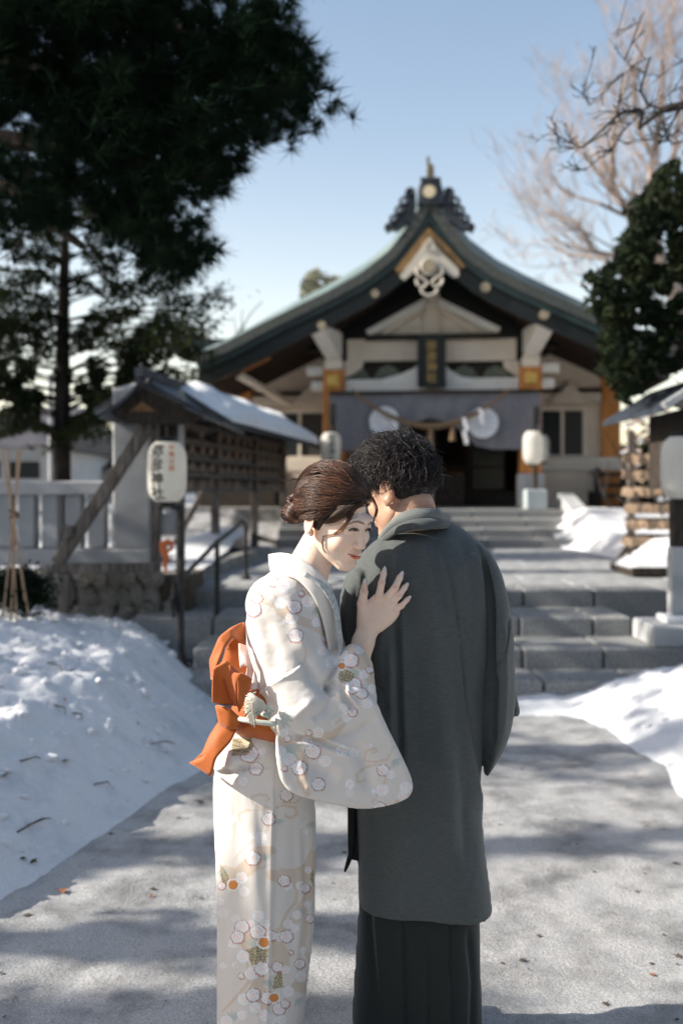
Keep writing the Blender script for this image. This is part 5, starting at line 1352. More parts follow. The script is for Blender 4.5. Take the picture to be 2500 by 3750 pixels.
# ------------------------------------------------------------ figure materials
def skin_mat(name, c1, c2):
    m = mat(name, c1, c2, rough=.5, scale=14, detail=3, spec=.35, bump=.05, bscale=300, bdist=.002)
    nn_ = m.node_tree.nodes; at_ = nn_.new('ShaderNodeAttribute'); at_.attribute_name = 'print'; mx_ = nn_.new('ShaderNodeMix'); mx_.data_type = 'RGBA'; mx_.blend_type = 'MULTIPLY'; mx_.inputs[0].default_value = 1
    cr_ = nn_['Color Ramp']; m.node_tree.links.new(cr_.outputs[0], mx_.inputs[6]); m.node_tree.links.new(at_.outputs['Color'], mx_.inputs[7]); m.node_tree.links.new(mx_.outputs[2], nn_['Principled BSDF'].inputs['Base Color'])
    b = m.node_tree.nodes['Principled BSDF']; b.inputs['Subsurface Weight'].default_value = .25; b.inputs['Subsurface Radius'].default_value = (1, .35, .2)
    b.inputs['Subsurface Scale'].default_value = .006; return m
M_skin = skin_mat('fair skin', (.84, .62, .49), (.89, .69, .56)); M_skinm = skin_mat('tan skin', (.52, .31, .21), (.60, .37, .26))
def attr_mat(name, rough, spec):
    m = mat(name, (.5, .5, .5), rough=rough, spec=spec); a_ = m.node_tree.nodes.new('ShaderNodeAttribute'); a_.attribute_name = 'print'; m.node_tree.links.new(a_.outputs['Color'], m.node_tree.nodes['Principled BSDF'].inputs['Base Color']); return m
M_hairs = attr_mat('streaked brown hair', .38, .5)
M_hairf = mat('dark brown hair', (.016, .007, .004), (.030, .013, .008), rough=.55, scale=20, spec=.5)
M_hairm = mat('black hair', (.008, .006, .006), (.028, .020, .018), rough=.42, scale=30, spec=.5)
M_lip = mat('coral lips', (.62, .17, .10), rough=.35); M_eyew = mat('eye white', (.62, .58, .55), rough=.25); M_iris = mat('dark iris', (.015, .01, .008), rough=.1, spec=.6)
M_brow = mat('soft brown brow', (.20, .11, .075), rough=.9); M_nail = mat('pale glossy nail', (.80, .74, .72), rough=.2, spec=.6)
def weave(name, c1, c2, sc=60, stretch=(1, 1, 14), bump=.25, rough=.75, sheen=.15):
    m = mat(name, c1, c2, rough=rough, scale=sc, detail=4, stretch=stretch, bump=bump, bscale=sc*2, bdist=.002, sheen=sheen); return m
M_haori = weave('slate grey slub silk', (.056, .066, .067), (.086, .097, .095)); M_hakama = weave('dark green grey silk', (.009, .014, .013), (.016, .022, .020))
M_collarm = weave('grey collar silk', (.13, .145, .14), (.17, .185, .18)); M_black2 = mat('black cord', (.008, .010, .010), rough=.8)
M_obi = weave('burnt orange sash silk', (.38, .088, .009), (.47, .112, .012), sc=80, rough=.6, bump=.12, sheen=.3); M_obil = mat('white and pink lining', (.80, .72, .70), (.72, .40, .33), scale=16, contrast=(.45, .7), rough=.7)
M_cord = mat('pale mint cord', (.58, .62, .55), (.50, .54, .47), scale=200, rough=.8)
M_kim = bpy.data.materials.new('printed cream silk'); M_kim.use_nodes = True
_n = M_kim.node_tree.nodes; _l = M_kim.node_tree.links; _b = _n['Principled BSDF']; _a = _n.new('ShaderNodeAttribute'); _a.attribute_name = 'print'
_l.new(_a.outputs['Color'], _b.inputs['Base Color']); _b.inputs['Roughness'].default_value = .62; _b.inputs['Sheen Weight'].default_value = .15; _b.inputs['Specular IOR Level'].default_value = .3
_t = _n.new('ShaderNodeTexCoord'); _z = _n.new('ShaderNodeTexNoise'); _z.inputs['Scale'].default_value = 260; _l.new(_t.outputs['Object'], _z.inputs['Vector'])
_p = _n.new('ShaderNodeBump'); _p.inputs['Strength'].default_value = .12; _p.inputs['Distance'].default_value = .002; _l.new(_z.outputs['Fac'], _p.inputs['Height']); _l.new(_p.outputs[0], _b.inputs['Normal'])

# ------------------------------------------------------------ printed pattern of the kimono
CREAM = np.array([.66, .625, .585])
def paint(V, items, seed=0, base=CREAM):
    px, py = topx(V); C = np.tile(base, (len(V), 1)).astype(float)
    C *= (1+.03*fbm(px/60, py/60, 2, 5))[:, None]
    def mixin(m, c, a=1.0): C[m] = C[m]*(1-a)+np.array(c)*a
    TAN = (.60, .49, .39); GREEN = (.42, .48, .45); WH = (.80, .815, .83); RED = (.42, .10, .07); OUT = (.55, .60, .66)
    for it in items:
        k = it[0]
        if k == 'b':       # brush stroke: (b, polyline, width, colour)
            d, s, r = pdist(px, py, it[1]); w = it[2]*(.55+.45*np.sin(np.clip(r, 0, 1)*math.pi)); mixin(d < w/2, it[3] if len(it) > 3 else TAN, .85)
        elif k == 'l':     # bamboo leaf cluster (l, x, y, r)
            x, y, r = it[1:4]; a0 = it[4] if len(it) > 4 else .6
            for q in range(5):
                a_ = a0+(q-2)*.45; ex, ey = x+math.cos(a_)*r, y+math.sin(a_)*r; d, s, t = pdist(px, py, [(x, y), (ex, ey)])
                mixin(d < r*.13*np.sin(np.clip(t*.9+.1, 0, 1)*math.pi)+.5, GREEN, .8)
        elif k == 'p':     # gold lattice patch (p, polygon)
            X = np.array([inpoly(a, b, it[1]) if True else 0 for a, b in zip(px, py)]) if False else polymask(px, py, it[1])
            mixin(X, (.15, .13, .07), .9); u = (px+py*.4) % 9; v = (py-px*.3) % 9; mixin(X & ((u < 2.2) | (v < 2.2)), (.62, .53, .34), .8)
        elif k == 'f':     # blossom (f, x, y, r, style)
            x, y, r, st = it[1:5]; dx = px-x; dy = py-y; rr_ = np.hypot(dx, dy); th = np.arctan2(dy, dx)
            R_ = r*(1+.035*np.cos(5*th+x)+.03*np.cos(2*th)); m = rr_ < R_*1.02
            if not m.any(): continue
            if st == 'o': mixin(rr_ < R_*1.15, WH); mixin(rr_ < R_*.9, (.62, .24, .06)); continue
            al = {'r': .92, 'w': .75, 'p': .4, 'd': .9}[st]
            lw = 3.0
            if st in 'rd':
                mixin(rr_ < R_+3.4*(1+.6*np.cos(th-.8)), (.38, .13, .10) if st == 'r' else (.22, .10, .12), .68)
            else: mixin((rr_ < R_+2.2) & (rr_ >= R_-1), OUT, .45*al)
            mixin(m & (rr_ < R_-1), WH, al)
            g = np.exp(-(rr_/(r*.28))**2)[:, None]*.75*al; C[:] = C*(1-g)+np.array((.86, .50, .42))*g
            dots = m & (np.abs(rr_-r*.58) < 1.9) & (np.cos(th*9+x) > .6); mixin(dots, (.40, .20, .15), .6*al)
    return C
def polymask(px, py, poly):
    m = np.zeros(len(px), bool); n = len(poly)
    for i in range(n):
        x1, y1 = poly[i]; x2, y2 = poly[(i+1) % n]
        if y1 == y2: continue
        m ^= ((y1 > py) != (y2 > py)) & (px < (x2-x1)*(py-y1)/(y2-y1)+x1)
    return m
def f3(x, y, r, s='w'): return ('f', 650+x/1.742, 2200+y/1.742, r/1.742, s)
def f4(x, y, r, s='w'): return ('f', 700+x/2.24, 2900+y/2.24, r/2.24, s)
def q3(*p): return [(650+x/1.742, 2200+y/1.742) for x, y in p]
def q4(*p): return [(700+x/2.24, 2900+y/2.24) for x, y in p]
UP = [('b', q3((470, -60), (560, 0), (680, 40), (740, 110), (850, 150), (930, 200), (950, 280)), 34), ('b', q3((620, -20), (650, 70), (700, 110)), 30),
      ('b', q3((640, 820), (680, 900), (760, 960), (800, 1050), (790, 1150), (830, 1230)), 44), ('b', q3((740, 900), (850, 870), (990, 860), (1060, 790)), 30), ('b', q3((1010, 310), (1120, 320), (1230, 420), (1240, 520)), 70),
      ('b', q3((1190, 1020), (1200, 960), (1260, 940), (1270, 960), (1240, 975)), 9), ('b', q3((1190, 1020), (1260, 1030), (1340, 1010), (1380, 930)), 8), ('b', q3((1200, 1140), (1150, 1160), (1140, 1110), (1200, 1060), (1280, 1045)), 9), ('b', q3((1340, 1110), (1300, 1200), (1240, 1290)), 8), ('b', q3((1400, 1290), (1500, 1250)), 40), ('b', q3((800, 270), (820, 330), (810, 380)), 5),
      ('b', q3((1000, 790), (1090, 720)), 8), ('l', 880+0, 0, 1)][:-1]
UP += [('l', 650+655/1.742, 2200+745/1.742, 52, .3), ('l', 650+700/1.742, 2200+920/1.742, 60, .9), ('l', 650+1375/1.742, 2200+1015/1.742, 34, .9), ('l', 650+875/1.742, 2200+45/1.742, 30, 1.), ('l', 650+1135/1.742, 2200+300/1.742, 34, -.6), ('l', 650+1150/1.742, 2200+450/1.742, 34, 2.6), ('l', 920, 2180, 40, 1.9)]
UP += [f3(485, 60, 45, 'd'), f3(497, 222, 42), f3(484, 297, 38), f3(655, 15, 38), f3(748, 40, 38, 'r'), f3(728, 112, 40), f3(753, 222, 45, 'r'), f3(885, 140, 30), f3(945, 170, 22), f3(945, 240, 24, 'r'), f3(922, 320, 32), f3(980, 392, 40), f3(858, 380, 35, 'p'), f3(773, 608, 38, 'p'), f3(830, 8, 38),
       f3(1105, 380, 45, 'r'), f3(1050, 340, 34), f3(1048, 415, 24, 'o'), f3(1160, 310, 30), f3(1118, 540, 52, 'r'), f3(1190, 470, 30), f3(1210, 655, 35), f3(1175, 590, 34, 'r'), f3(1055, 680, 30), f3(1080, 740, 35), f3(1115, 710, 28, 'r'), f3(895, 840, 38), f3(838, 842, 18, 'r'), f3(680, 845, 32), f3(1240, 560, 30), f3(1225, 440, 22, 'r'),
       f3(658, 965, 38), f3(712, 1010, 40), f3(862, 960, 46, 'r'), f3(775, 1065, 46, 'r'), f3(940, 1025, 40), f3(680, 1070, 17, 'r'), f3(825, 895, 32), f3(1048, 955, 38), f3(1127, 970, 32), f3(897, 1170, 40, 'r'), f3(1098, 1170, 32), f3(1098, 1230, 30, 'p'), f3(1310, 1080, 36, 'r'), f3(1360, 1110, 30), f3(1307, 1208, 40), f3(1250, 1215, 16), f3(1452, 1190, 38), f3(1436, 1250, 34), f3(1290, 1325, 40, 'r'), f3(992, 780, 18, 'p'), f3(1230, 920, 12), f3(700, 880, 20, 'r')]
# shoulder and back of the sleeve (crop of the bust)
def g1(x, y, r, s='w'): return ('f', 850+x/1.4255, 1500+y/1.4255, r/1.4255, s)
UP += [g1(215, 900, 24, 'r'), g1(265, 920, 36), g1(110, 1040, 38, 'd'), g1(130, 985, 26, 'r'), g1(410, 820, 22, 'p'), g1(395, 1000, 32), g1(385, 940, 18), g1(360, 960, 14, 'r'), g1(325, 1030, 34, 'r'), g1(250, 1010, 28, 'p'), g1(470, 1010, 16, 'p'), g1(200, 990, 24, 'p'), g1(440, 1110, 24)]
UP += [('p', q3((1035, 450), (1085, 440), (1130, 470), (1105, 515), (1050, 525), (1020, 490)))]
SK = [('b', q4((280, 640), (380, 690), (480, 610), (560, 500), (660, 480)), 60), ('b', q4((380, 720), (500, 650), (640, 600)), 8), ('b', q4((650, 680), (760, 700), (900, 700), (980, 620), (1000, 520)), 66), ('b', q4((720, 620), (820, 650), (930, 600), (1000, 430)), 7),
      ('b', q4((1000, 780), (900, 960), (830, 1090), (720, 1140)), 40), ('b', q4((800, 740), (870, 800), (860, 900), (780, 1000), (730, 1110)), 14), ('b', q4((930, 900), (940, 1100), (920, 1250), (960, 1370)), 20), ('b', q4((460, 1400), (470, 1560), (400, 1650), (260, 1800)), 14), ('b', q4((560, 1500), (540, 1620), (600, 1700), (560, 1800)), 60),
      ('b', q4((440, 1220), (540, 1270)), 90), ('b', q4((700, 1220), (740, 1350), (760, 1470)), 60), ('b', q4((860, 1600), (960, 1560)), 70), ('b', q4((620, 120), (560, 130), (500, 90), (500, 40), (560, 20), (620, 30), (640, 60), (610, 70)), 9), ('b', q4((660, 130), (560, 150), (450, 150), (390, 190), (400, 240), (440, 235)), 8), ('b', q4((690, 130), (760, 110), (850, 130), (870, 180), (820, 215), (770, 200), (775, 175)), 12), ('b', q4((350, 560), (430, 460), (520, 390)), 6), ('b', q4((640, 290), (590, 350)), 12), ('b', q4((720, 90), (850, 90), (900, 60)), 7)]
SK += [('l', 815, 3180, 36, 1.4), ('l', 970, 3150, 30, -1.5), ('l', 930, 3470, 40, -1.6), ('l', 850, 3740, 40, -1.6), ('l', 1110, 3330, 24, 2.2), ('l', 985, 3590, 30, 2.), ('l', 1085, 3660, 28, .8), ('l', 770, 2820, 34, .9), ('l', 1018, 3000, 26, 1.2), ('l', 1140, 3010, 26, 1.6)]
SK += [('p', q4((440, 1300), (560, 1262), (640, 1290), (615, 1390), (500, 1425))), ('p', q4((740, 1440), (755, 1600), (670, 1622), (680, 1530))), ('p', q4((235, 590), (262, 620), (312, 700), (300, 780), (255, 775))), ('p', q4((985, 640), (1005, 640), (1005, 780), (975, 720)))]
SK += [f4(780, 30, 46, 'r'), f4(635, 222, 50, 'r'), f4(570, 375, 50), f4(495, 360, 20), f4(330, 225, 36, 'p'), f4(312, 345, 34, 'p'), f4(505, 543, 58, 'r'), f4(345, 762, 44, 'o'), f4(415, 705, 48), f4(435, 818, 46), f4(790, 770, 42), f4(762, 728, 46, 'r'), f4(895, 770, 38), f4(935, 790, 38, 'r'), f4(908, 280, 24), f4(935, 330, 24), f4(265, 995, 45, 'p'), f4(365, 1040, 38), f4(552, 1015, 48), f4(490, 1085, 35), f4(610, 1085, 40), f4(415, 1108, 55, 'r'), f4(545, 1148, 60, 'r'), f4(345, 1245, 40), f4(380, 1190, 52, 'r'),
       f4(660, 1180, 42, 'r'), f4(730, 1190, 40), f4(780, 1185, 50, 'r'), f4(795, 1085, 40), f4(865, 1010, 40), f4(850, 1120, 36), f4(425, 1350, 52), f4(495, 1490, 55), f4(580, 1450, 58, 'r'), f4(640, 1480, 38), f4(262, 1425, 30), f4(355, 1415, 24), f4(410, 1510, 22, 'r'), f4(705, 1435, 42, 'r'), f4(775, 1460, 36), f4(818, 1315, 17, 'r'), f4(890, 1410, 40, 'r'), f4(900, 1515, 46), f4(430, 1700, 50), f4(508, 1665, 56, 'd'), f4(525, 1770, 48), f4(625, 1690, 52, 'r'), f4(600, 1835, 48), f4(720, 1780, 48, 'r'), f4(770, 1740, 34, 'r'), f4(800, 1640, 46), f4(420, 1830, 42), f4(290, 1880, 50), f4(660, 1870, 42), f4(740, 1870, 40), f4(595, 1235, 48, 'o'), f4(680, 1690, 42, 'o'), f4(250, 770, 30, 'r'), f4(975, 1040, 34, 'r'), f4(960, 640, 30), f4(240, 900, 34), f4(950, 920, 30), f4(915, 1300, 30)]
SK += [f3(385, 1085, 30), f3(455, 975, 55, 'r'), f3(500, 1070, 40, 'r'), f3(420, 1150, 30), f3(540, 960, 26), f3(350, 900, 26), ('p', q3((350, 880), (470, 870), (488, 930), (440, 985), (345, 990)))]

# ------------------------------------------------------------ heads
RW = np.array([[0.7003, -0.6841, 0.204], [0.7102, 0.6387, -0.2962], [0.0723, 0.3523, 0.9331]]); TW = np.array([-0.0141, 2.55, 1.4195]); SW = .968
RM = np.array([[-0.6731, 0.7177, -0.1786], [-0.7391, -0.644, 0.1973], [0.0266, 0.2648, 0.9639]]); TM = np.array([0.168, 2.77, 1.487]); SM = 1.03
def head_sdf(h, female=True, lo=(-.10, -.135, -.145), hi=(.10, .135, .155)):
    s = SDF(lo, hi, h)
    s.uni(s.ell((0, .020, .036), (.075, .094, .088)) if female else s.ell((0, .010, .036), (.075, .082, .086)))
    s.uni(s.ell((0, -.026, -.030), (.060, .062, .072) if female else (.066, .066, .076)), .03)
    s.uni(s.ell((0, -.070, -.094), (.017, .015, .015) if female else (.026, .018, .018)), .030)
    for x in (-1, 1):
        s.uni(s.cone((x*(.046 if female else .052), .000, -.056), (x*.015, -.066, -.098), .015, .012), .03)     # jaw
        s.uni(s.ell((x*.034, -.066, -.024), (.024, .022, .022)), .025)                    # cheek
        s.uni(s.ell((x*.028, -.079, .030), (.026, .010, .010)), .022)                      # brow
        s.sub(s.ell((x*.031, -.106, .013), (.018, .016, .011)), .016)                     # eye socket
        s.uni(s.ell((x*.031, -.0785, .0105), (.0165, .0125, .0115)), .007)                 # lids / eyeball
    s.uni(s.cone((0, -.084, .022), (0, -.105, -.026), .0065, .0085), .018)
    s.uni(s.ell((0, -.106, -.030), (.0095, .0095, .0085)), .008)
    for x in (-1, 1): s.uni(s.ell((x*.0125, -.099, -.033), (.0065, .008, .006)), .006)
    s.uni(s.ell((0, -.086, -.060), (.024, .016, .015)), .015)
    s.uni(s.ell((0, -.0995, -.0555), (.018, .0055, .0042)), .004); s.uni(s.ell((0, -.0975, -.0655), (.016, .0065, .0052)), .004)
    s.sub(s.cone((-.021, -.099, -.0605), (.021, -.099, -.0605), .0014, .0014), .003)
    s.sub(s.ell((0, -.094, -.080), (.018, .006, .004)), .01)
    for x in (-1, 1):
        c, sn = math.cos(.30*x), math.sin(.30*x)
        M_ = [[c, sn, 0], [-sn, c, 0], [0, 0, 1]]
        s.uni(s.ell((x*.083, .016, -.002), (.0075, .0215, .034), M_), .005)
        s.uni(s.ell((x*.077, .006, -.030), (.006, .009, .010)), .006)
        s.sub(s.ell((x*.091, .011, .004), (.0075, .0125, .022), M_), .004)
        s.uni(s.ell((x*.080, .013, -.008), (.004, .004, .012)), .003)
    return s
def place(V, Rm, T_, sc): return (V*sc)@Rm.T+T_
def hloc(p, Rm, T_, sc): return np.array(p, float)*sc@Rm.T+T_
def tubes_np(paths, r, n=3):
    "many equal-length polylines (N,K,3) as thin tubes, radii (N,K)"
    N_, K, _ = paths.shape; d = np.gradient(paths, axis=1); d /= np.maximum(np.linalg.norm(d, axis=2, keepdims=True), 1e-9)
    ref = np.array([.3, .5, .81]); a = np.cross(d, ref); a /= np.maximum(np.linalg.norm(a, axis=2, keepdims=True), 1e-9); b = np.cross(d, a)
    ring = [paths+(a*math.cos(t)+b*math.sin(t))*r[..., None] for t in [2*math.pi*k/n for k in range(n)]]
    V = np.stack(ring, 2).reshape(-1, 3); base = (np.arange(N_)[:, None]*K+np.arange(K-1)[None, :])*n
    q = [np.stack([base+k, base+(k+1) % n, base+n+(k+1) % n, base+n+k], -1) for k in range(n)]
    return V, np.concatenate([x.reshape(-1, 4) for x in q])
def patch(name, pts, m, parent, Rm, T_, sc, thick=.0008):
    "thin curved sliver on the face from local outline"
    mb = MB(); n = len(pts); w = [tuple(hloc(p, Rm, T_, sc)) for p in pts]; w2 = [tuple(hloc((p[0], p[1]-thick, p[2]), Rm, T_, sc)) for p in pts]
    mb.add(w+w2, [tuple(range(n)), tuple(range(2*n-1, n-1, -1))]+[(i, (i+1) % n, (i+1) % n+n, i+n) for i in range(n)])
    o = mb.build(name, m, None); o.parent = parent; o.location = -parent.location; return o
def join_np(parts):
    V = []; Fc = []; n = 0
    for v, f in parts: V.append(v); Fc.append(f+n); n += len(v)
    return np.concatenate(V), np.concatenate(Fc)
def loc_part(o, parent): o.parent = parent; o.location = -parent.location; return o

# ============================================================ THE WOMAN
woman = empty('person', (P(1010, 1790, 2.6).x, 2.62, 0)); tag(woman, 'woman in cream blossom kimono with orange sash leaning her cheek on the grey coat', 'person')
s = head_sdf(.0016)
V, Fc = s.mesh(); V = relax(V, Fc, 2, .5); Vh = place(V, RW, TW, SW)
# neck, trunk, legs and left arm (coarse, mostly under cloth), right forearm and hand (fine)
b = SDF((-.40, 2.40, .03), (.12, 2.80, 1.42), .009)
nb0 = hloc((0, .030, -.055), RW, TW, SW); nb1 = hloc((-.02, .012, -.03), RW, TW, SW); base = np.array(wpt(1065, 2200, 2.60))
b.uni(b.cone(nb0, base, .046, .056)); b.uni(b.cone(wpt(1000, 2230, 2.56), wpt(1150, 2230, 2.66), .055, .055), .06)
b.uni(b.cone(wpt(1060, 2230, 2.61), wpt(1020, 2620, 2.62), .10, .085, .75), .06); b.uni(b.cone(wpt(1010, 2640, 2.62), wpt(960, 2860, 2.64), .09, .10, .8), .06)
for x in (900, 1010): b.uni(b.cone(wpt(x, 2900, 2.64), wpt(x+30, 3800, 2.64), .075, .035), .04)
b.uni(b.cone(wpt(1000, 2250, 2.55), wpt(1130, 2600, 2.53), .040, .032), .04); b.uni(b.cone(wpt(1130, 2600, 2.53), wpt(1300, 2440, 2.56), .032, .027), .01)
b.uni(b.cone(wpt(1180, 2240, 2.70), wpt(1260, 2480, 2.66), .04, .034), .03)
Vb, Fb = b.mesh(); Vb = relax(Vb, Fb, 2)
# fine neck, so the visible throat is smooth
n_ = SDF((-.20, 2.45, 1.14), (.06, 2.72, 1.42), .004); n_.uni(n_.cone(nb0, base, .0455, .058)); n_.uni(n_.cone(nb1, np.array(wpt(1120, 2130, 2.57)), .030, .05), .03); n_.uni(n_.cone(wpt(1010, 2200, 2.60), wpt(1130, 2200, 2.62), .045, .035), .05)
Vn, Fn = n_.mesh(); Vn = relax(Vn, Fn, 2)
# right hand laid flat on his back
HY = 2.605
def hw(px, py, dy=0): return wpt(px, py, HY+dy)
hs = SDF((.015, 2.52, 1.04), (.20, 2.65, 1.315), .0016)
hs.uni(hs.cone(hw(1300, 2470, -.02), hw(1330, 2350, -.006), .034, .0255, .85)); hs.uni(hs.cone(hw(1330, 2350, -.006), hw(1347, 2298, .0), .0255, .0245, .75), .02)
hs.uni(hs.cone(hw(1350, 2290, .0), hw(1362, 2255, .0), .0255, .0275, .62), .02)
for (a, c) in (((1344, 2275), (1386, 2198)), ((1355, 2275), (1412, 2202)), ((1372, 2278), (1430, 2216)), ((1385, 2280), (1438, 2238))): hs.uni(hs.cone(hw(*a), hw(*c), .0185, .0125, .85), .012)
hs.uni(hs.ell(hw(1392, 2240, .003), (.044, .011, .040)), .015)
def finger(pts, rad, dep):
    for i in range(len(pts)-1):
        hs.uni(hs.cone(hw(*pts[i], dep[i]), hw(*pts[i+1], dep[i+1]), rad[i], rad[i+1]), .004)
finger([(1386, 2190), (1397, 2135), (1404, 2102), (1408, 2084)], [.0110, .0088, .0078, .0055], [-.004, -.006, .001, .004])
finger([(1414, 2192), (1446, 2152), (1463, 2116), (1471, 2100)], [.0108, .0092, .0080, .0056], [-.005, -.009, .0, .004])
finger([(1433, 2210), (1460, 2181), (1480, 2153), (1490, 2140)], [.0102, .0086, .0074, .0052], [-.004, -.008, .0, .004])
finger([(1441, 2236), (1470, 2218), (1489, 2197), (1499, 2187)], [.0092, .0074, .0063, .0046], [-.002, -.005, .0, .004])
hs.uni(hs.cone(hw(1335, 2272, -.002), hw(1325, 2212, -.006), .0165, .0125), .012)
finger([(1325, 2212), (1332, 2169), (1336, 2130)], [.0120, .0108, .0062], [-.006, -.004, .002])
hs.sub(hs.cone(hw(1356, 2196, -.020), hw(1352, 2170, -.03), .005, .010), .008)
for q in ((1388, 2190), (1415, 2193), (1434, 2211), (1442, 2236)): hs.uni(hs.ell(hw(q[0], q[1], -.0105), (.0065, .004, .0065)), .005)
Vp, Fp = hs.mesh(); Vp = relax(Vp, Fp, 1)
Va, Fa = join_np([(Vh, Fc), (Vn, Fn), (Vp, Fp), (Vb, Fb)])
def blob_tint(C, px, py, m, x, y, rx, ry, c, a, rot=0):
    ct, st_ = math.cos(rot), math.sin(rot); dx, dy = px-x, py-y; u = dx*ct+dy*st_; v = -dx*st_+dy*ct
    w = (a*np.exp(-((u/rx)**2+(v/ry)**2)))[:, None]*m[:, None]; C[:] = C*(1-w)+C*np.array(c)*w
def line_tint(C, px, py, m, line, wd, c, a):
    d, sd, r_ = pdist(px, py, line); w = (a*np.clip(1.4-d/(wd*(.35+.65*np.sin(np.clip(r_*.9+.08, 0, 1)*math.pi))), 0, 1))[:, None]*m[:, None]; C[:] = C*(1-w)+np.array(c)*w
px, py = topx(Va); Nv = normals(Va, Fa); mf = (np.clip(-Nv[:, 1]*3+.3, 0, 1))*(np.arange(len(Va)) < len(Vh))
Cs = np.ones((len(Va), 3))
mhand = (np.arange(len(Va)) >= len(Vh)+len(Vn)) & (np.arange(len(Va)) < len(Vh)+len(Vn)+len(Vp)); mhand = mhand*1.0
for x, y, rx, ry, c, a in ((1262, 1995, 34, 26, (1.02, .82, .78), .55), (1345, 1985, 14, 22, (1.0, .82, .78), .5), (1336, 2006, 12, 9, (1.0, .84, .78), .5), (1285, 2078, 22, 12, (1.0, .88, .84), .5), (1145, 1925, 22, 46, (1.0, .62, .48), .7), (1300, 1940, 26, 13, (.92, .80, .76), .6), (1352, 1940, 18, 12, (.92, .80, .76), .6), (1322, 2018, 16, 5, (.8, .66, .6), .5)):
    blob_tint(Cs, px, py, mf, x, y, rx, ry, c, a)
line_tint(Cs, px, py, mf, [(1276, 1920), (1292, 1913), (1310, 1910), (1328, 1916), (1334, 1921)], 5.0, (.20, .12, .09), .85)
line_tint(Cs, px, py, mf, [(1348, 1922), (1356, 1915), (1366, 1913), (1374, 1917)], 4.5, (.20, .12, .09), .8)
line_tint(Cs, px, py, mf, [(1279, 1944), (1290, 1941), (1303, 1941), (1313, 1945)], 5.2, (.13, .08, .06), .95)
line_tint(Cs, px, py, mf, [(1338, 1945), (1347, 1941), (1357, 1941), (1364, 1944)], 5.0, (.13, .08, .06), .95)
line_tint(Cs, px, py, mf, [(1274, 2029), (1290, 2033), (1304, 2037), (1318, 2037)], 4.2, (.62, .17, .12), .95)
line_tint(Cs, px, py, mf, [(1284, 2038), (1298, 2044), (1310, 2046), (1318, 2042)], 6.2, (.80, .27, .20), .95)
line_tint(Cs, px, py, mf, [(1274, 2029), (1288, 2035), (1302, 2039), (1318, 2040)], 1.8, (.25, .07, .05), .9)
line_tint(Cs, px, py, mf, [(1328, 2018), (1336, 2020)], 2.5, (.45, .22, .16), .8)
for q in ((1388, 2190), (1397, 2135), (1447, 2152), (1415, 2193), (1460, 2181), (1434, 2211), (1470, 2219), (1442, 2236), (1332, 2169), (1325, 2212)): blob_tint(Cs, px, py, mhand, q[0], q[1], 10, 9, (1.0, .80, .74), .6)
for q in ((1406, 2082), (1470, 2100), (1488, 2142), (1498, 2190), (1336, 2130)): blob_tint(Cs, px, py, mhand, q[0], q[1], 11, 11, (1.0, .78, .72), .6)
for q in ((1397, 2133), (1448, 2150), (1461, 2180), (1330, 2168)):
    for k_ in (-3, 2): line_tint(Cs, px, py, mhand, [(q[0]-8, q[1]+k_+2), (q[0]+8, q[1]+k_-2)], 1.6, (.62, .42, .34), .35)
loc_part(cloth('body', Va, Fa, M_skin, None, Cs), woman)
# nails
for i, (a, c, w) in enumerate([((1403, 2100), (1409, 2072), 11), ((1462, 2115), (1475, 2090), 11), ((1480, 2155), (1494, 2133), 10), ((1489, 2198), (1504, 2181), 8), ((1332, 2140), (1337, 2116), 12)]):
    A_ = Vector(hw(*a, -.0065)); B_ = Vector(hw(*c, .0015)); d = (B_-A_).normalized(); sd = d.cross(Vector((0, 1, 0))).normalized()*w*.5*.00071; up_v = Vector((0, -.0016, 0))
    mb = MB(); rings = []
    for t, k in ((0, .75), (.3, 1), (.65, .95), (.9, .55), (1, .12)):
        c0 = A_.lerp(B_, t)+up_v*math.sin(t*2.6); rings += [c0-sd*k, c0-sd*k*.5+up_v*.9, c0+sd*k*.5+up_v*.9, c0+sd*k, c0+sd*k*.5+Vector((0, .001, 0)), c0-sd*k*.5+Vector((0, .001, 0))]
    fs = [(j*6+k, j*6+(k+1) % 6, j*6+6+(k+1) % 6, j*6+6+k) for j in range(4) for k in range(6)]+[(0, 1, 2, 3, 4, 5), (29, 28, 27, 26, 25, 24)]
    loc_part(mb.add(rings, fs).build('fingernail', M_nail, None, smooth=True), woman)
# face details
def hp_(p): return hloc(p, RW, TW, SW)
HFx, HFy = topx(Vh)
def faceY(x, y):
    m = (np.abs(HFx-x) < 3.5) & (np.abs(HFy-y) < 3.5); return Vh[m, 1].min() if m.any() else 2.46
def on_face(name, line, rad, m, off=.0006, K=14, n=5):
    L_ = np.array(line, float); tt = np.linspace(0, len(L_)-1, K); xs_ = np.interp(tt, range(len(L_)), L_[:, 0]); ys_ = np.interp(tt, range(len(L_)), L_[:, 1])
    yv = np.array([faceY(a_, b_) for a_, b_ in zip(xs_, ys_)]); yv = np.convolve(np.pad(yv, 2, 'edge'), np.ones(5)/5, 'valid')-off
    v_, f_ = tubes_np(np.array([[wpt(a_, b_, c_) for a_, b_, c_ in zip(xs_, ys_, yv)]]), np.interp(tt, np.linspace(0, len(L_)-1, len(rad)), rad)[None], n)
    return loc_part(cloth(name, v_, f_, m, None), woman)
on_face('upper_lashes', [(1276, 1943), (1284, 1938), (1296, 1935), (1307, 1937), (1314, 1942)], [.0007, .0015, .0017, .0013, .0006], M_iris)
on_face('upper_lashes', [(1336, 1943), (1343, 1938), (1353, 1936), (1362, 1938), (1371, 1938)], [.0006, .0014, .0016, .0014, .0004], M_iris)
for (x, y) in ((1300, 1941.5), (1353, 1941.5)): 
    yv = faceY(x, y); loc_part(MB().blob(wpt(x, y, yv+.0012), (.0034, .0022, .0026), 1, 0, sub=2).build('iris', M_iris, None, smooth=True), woman)
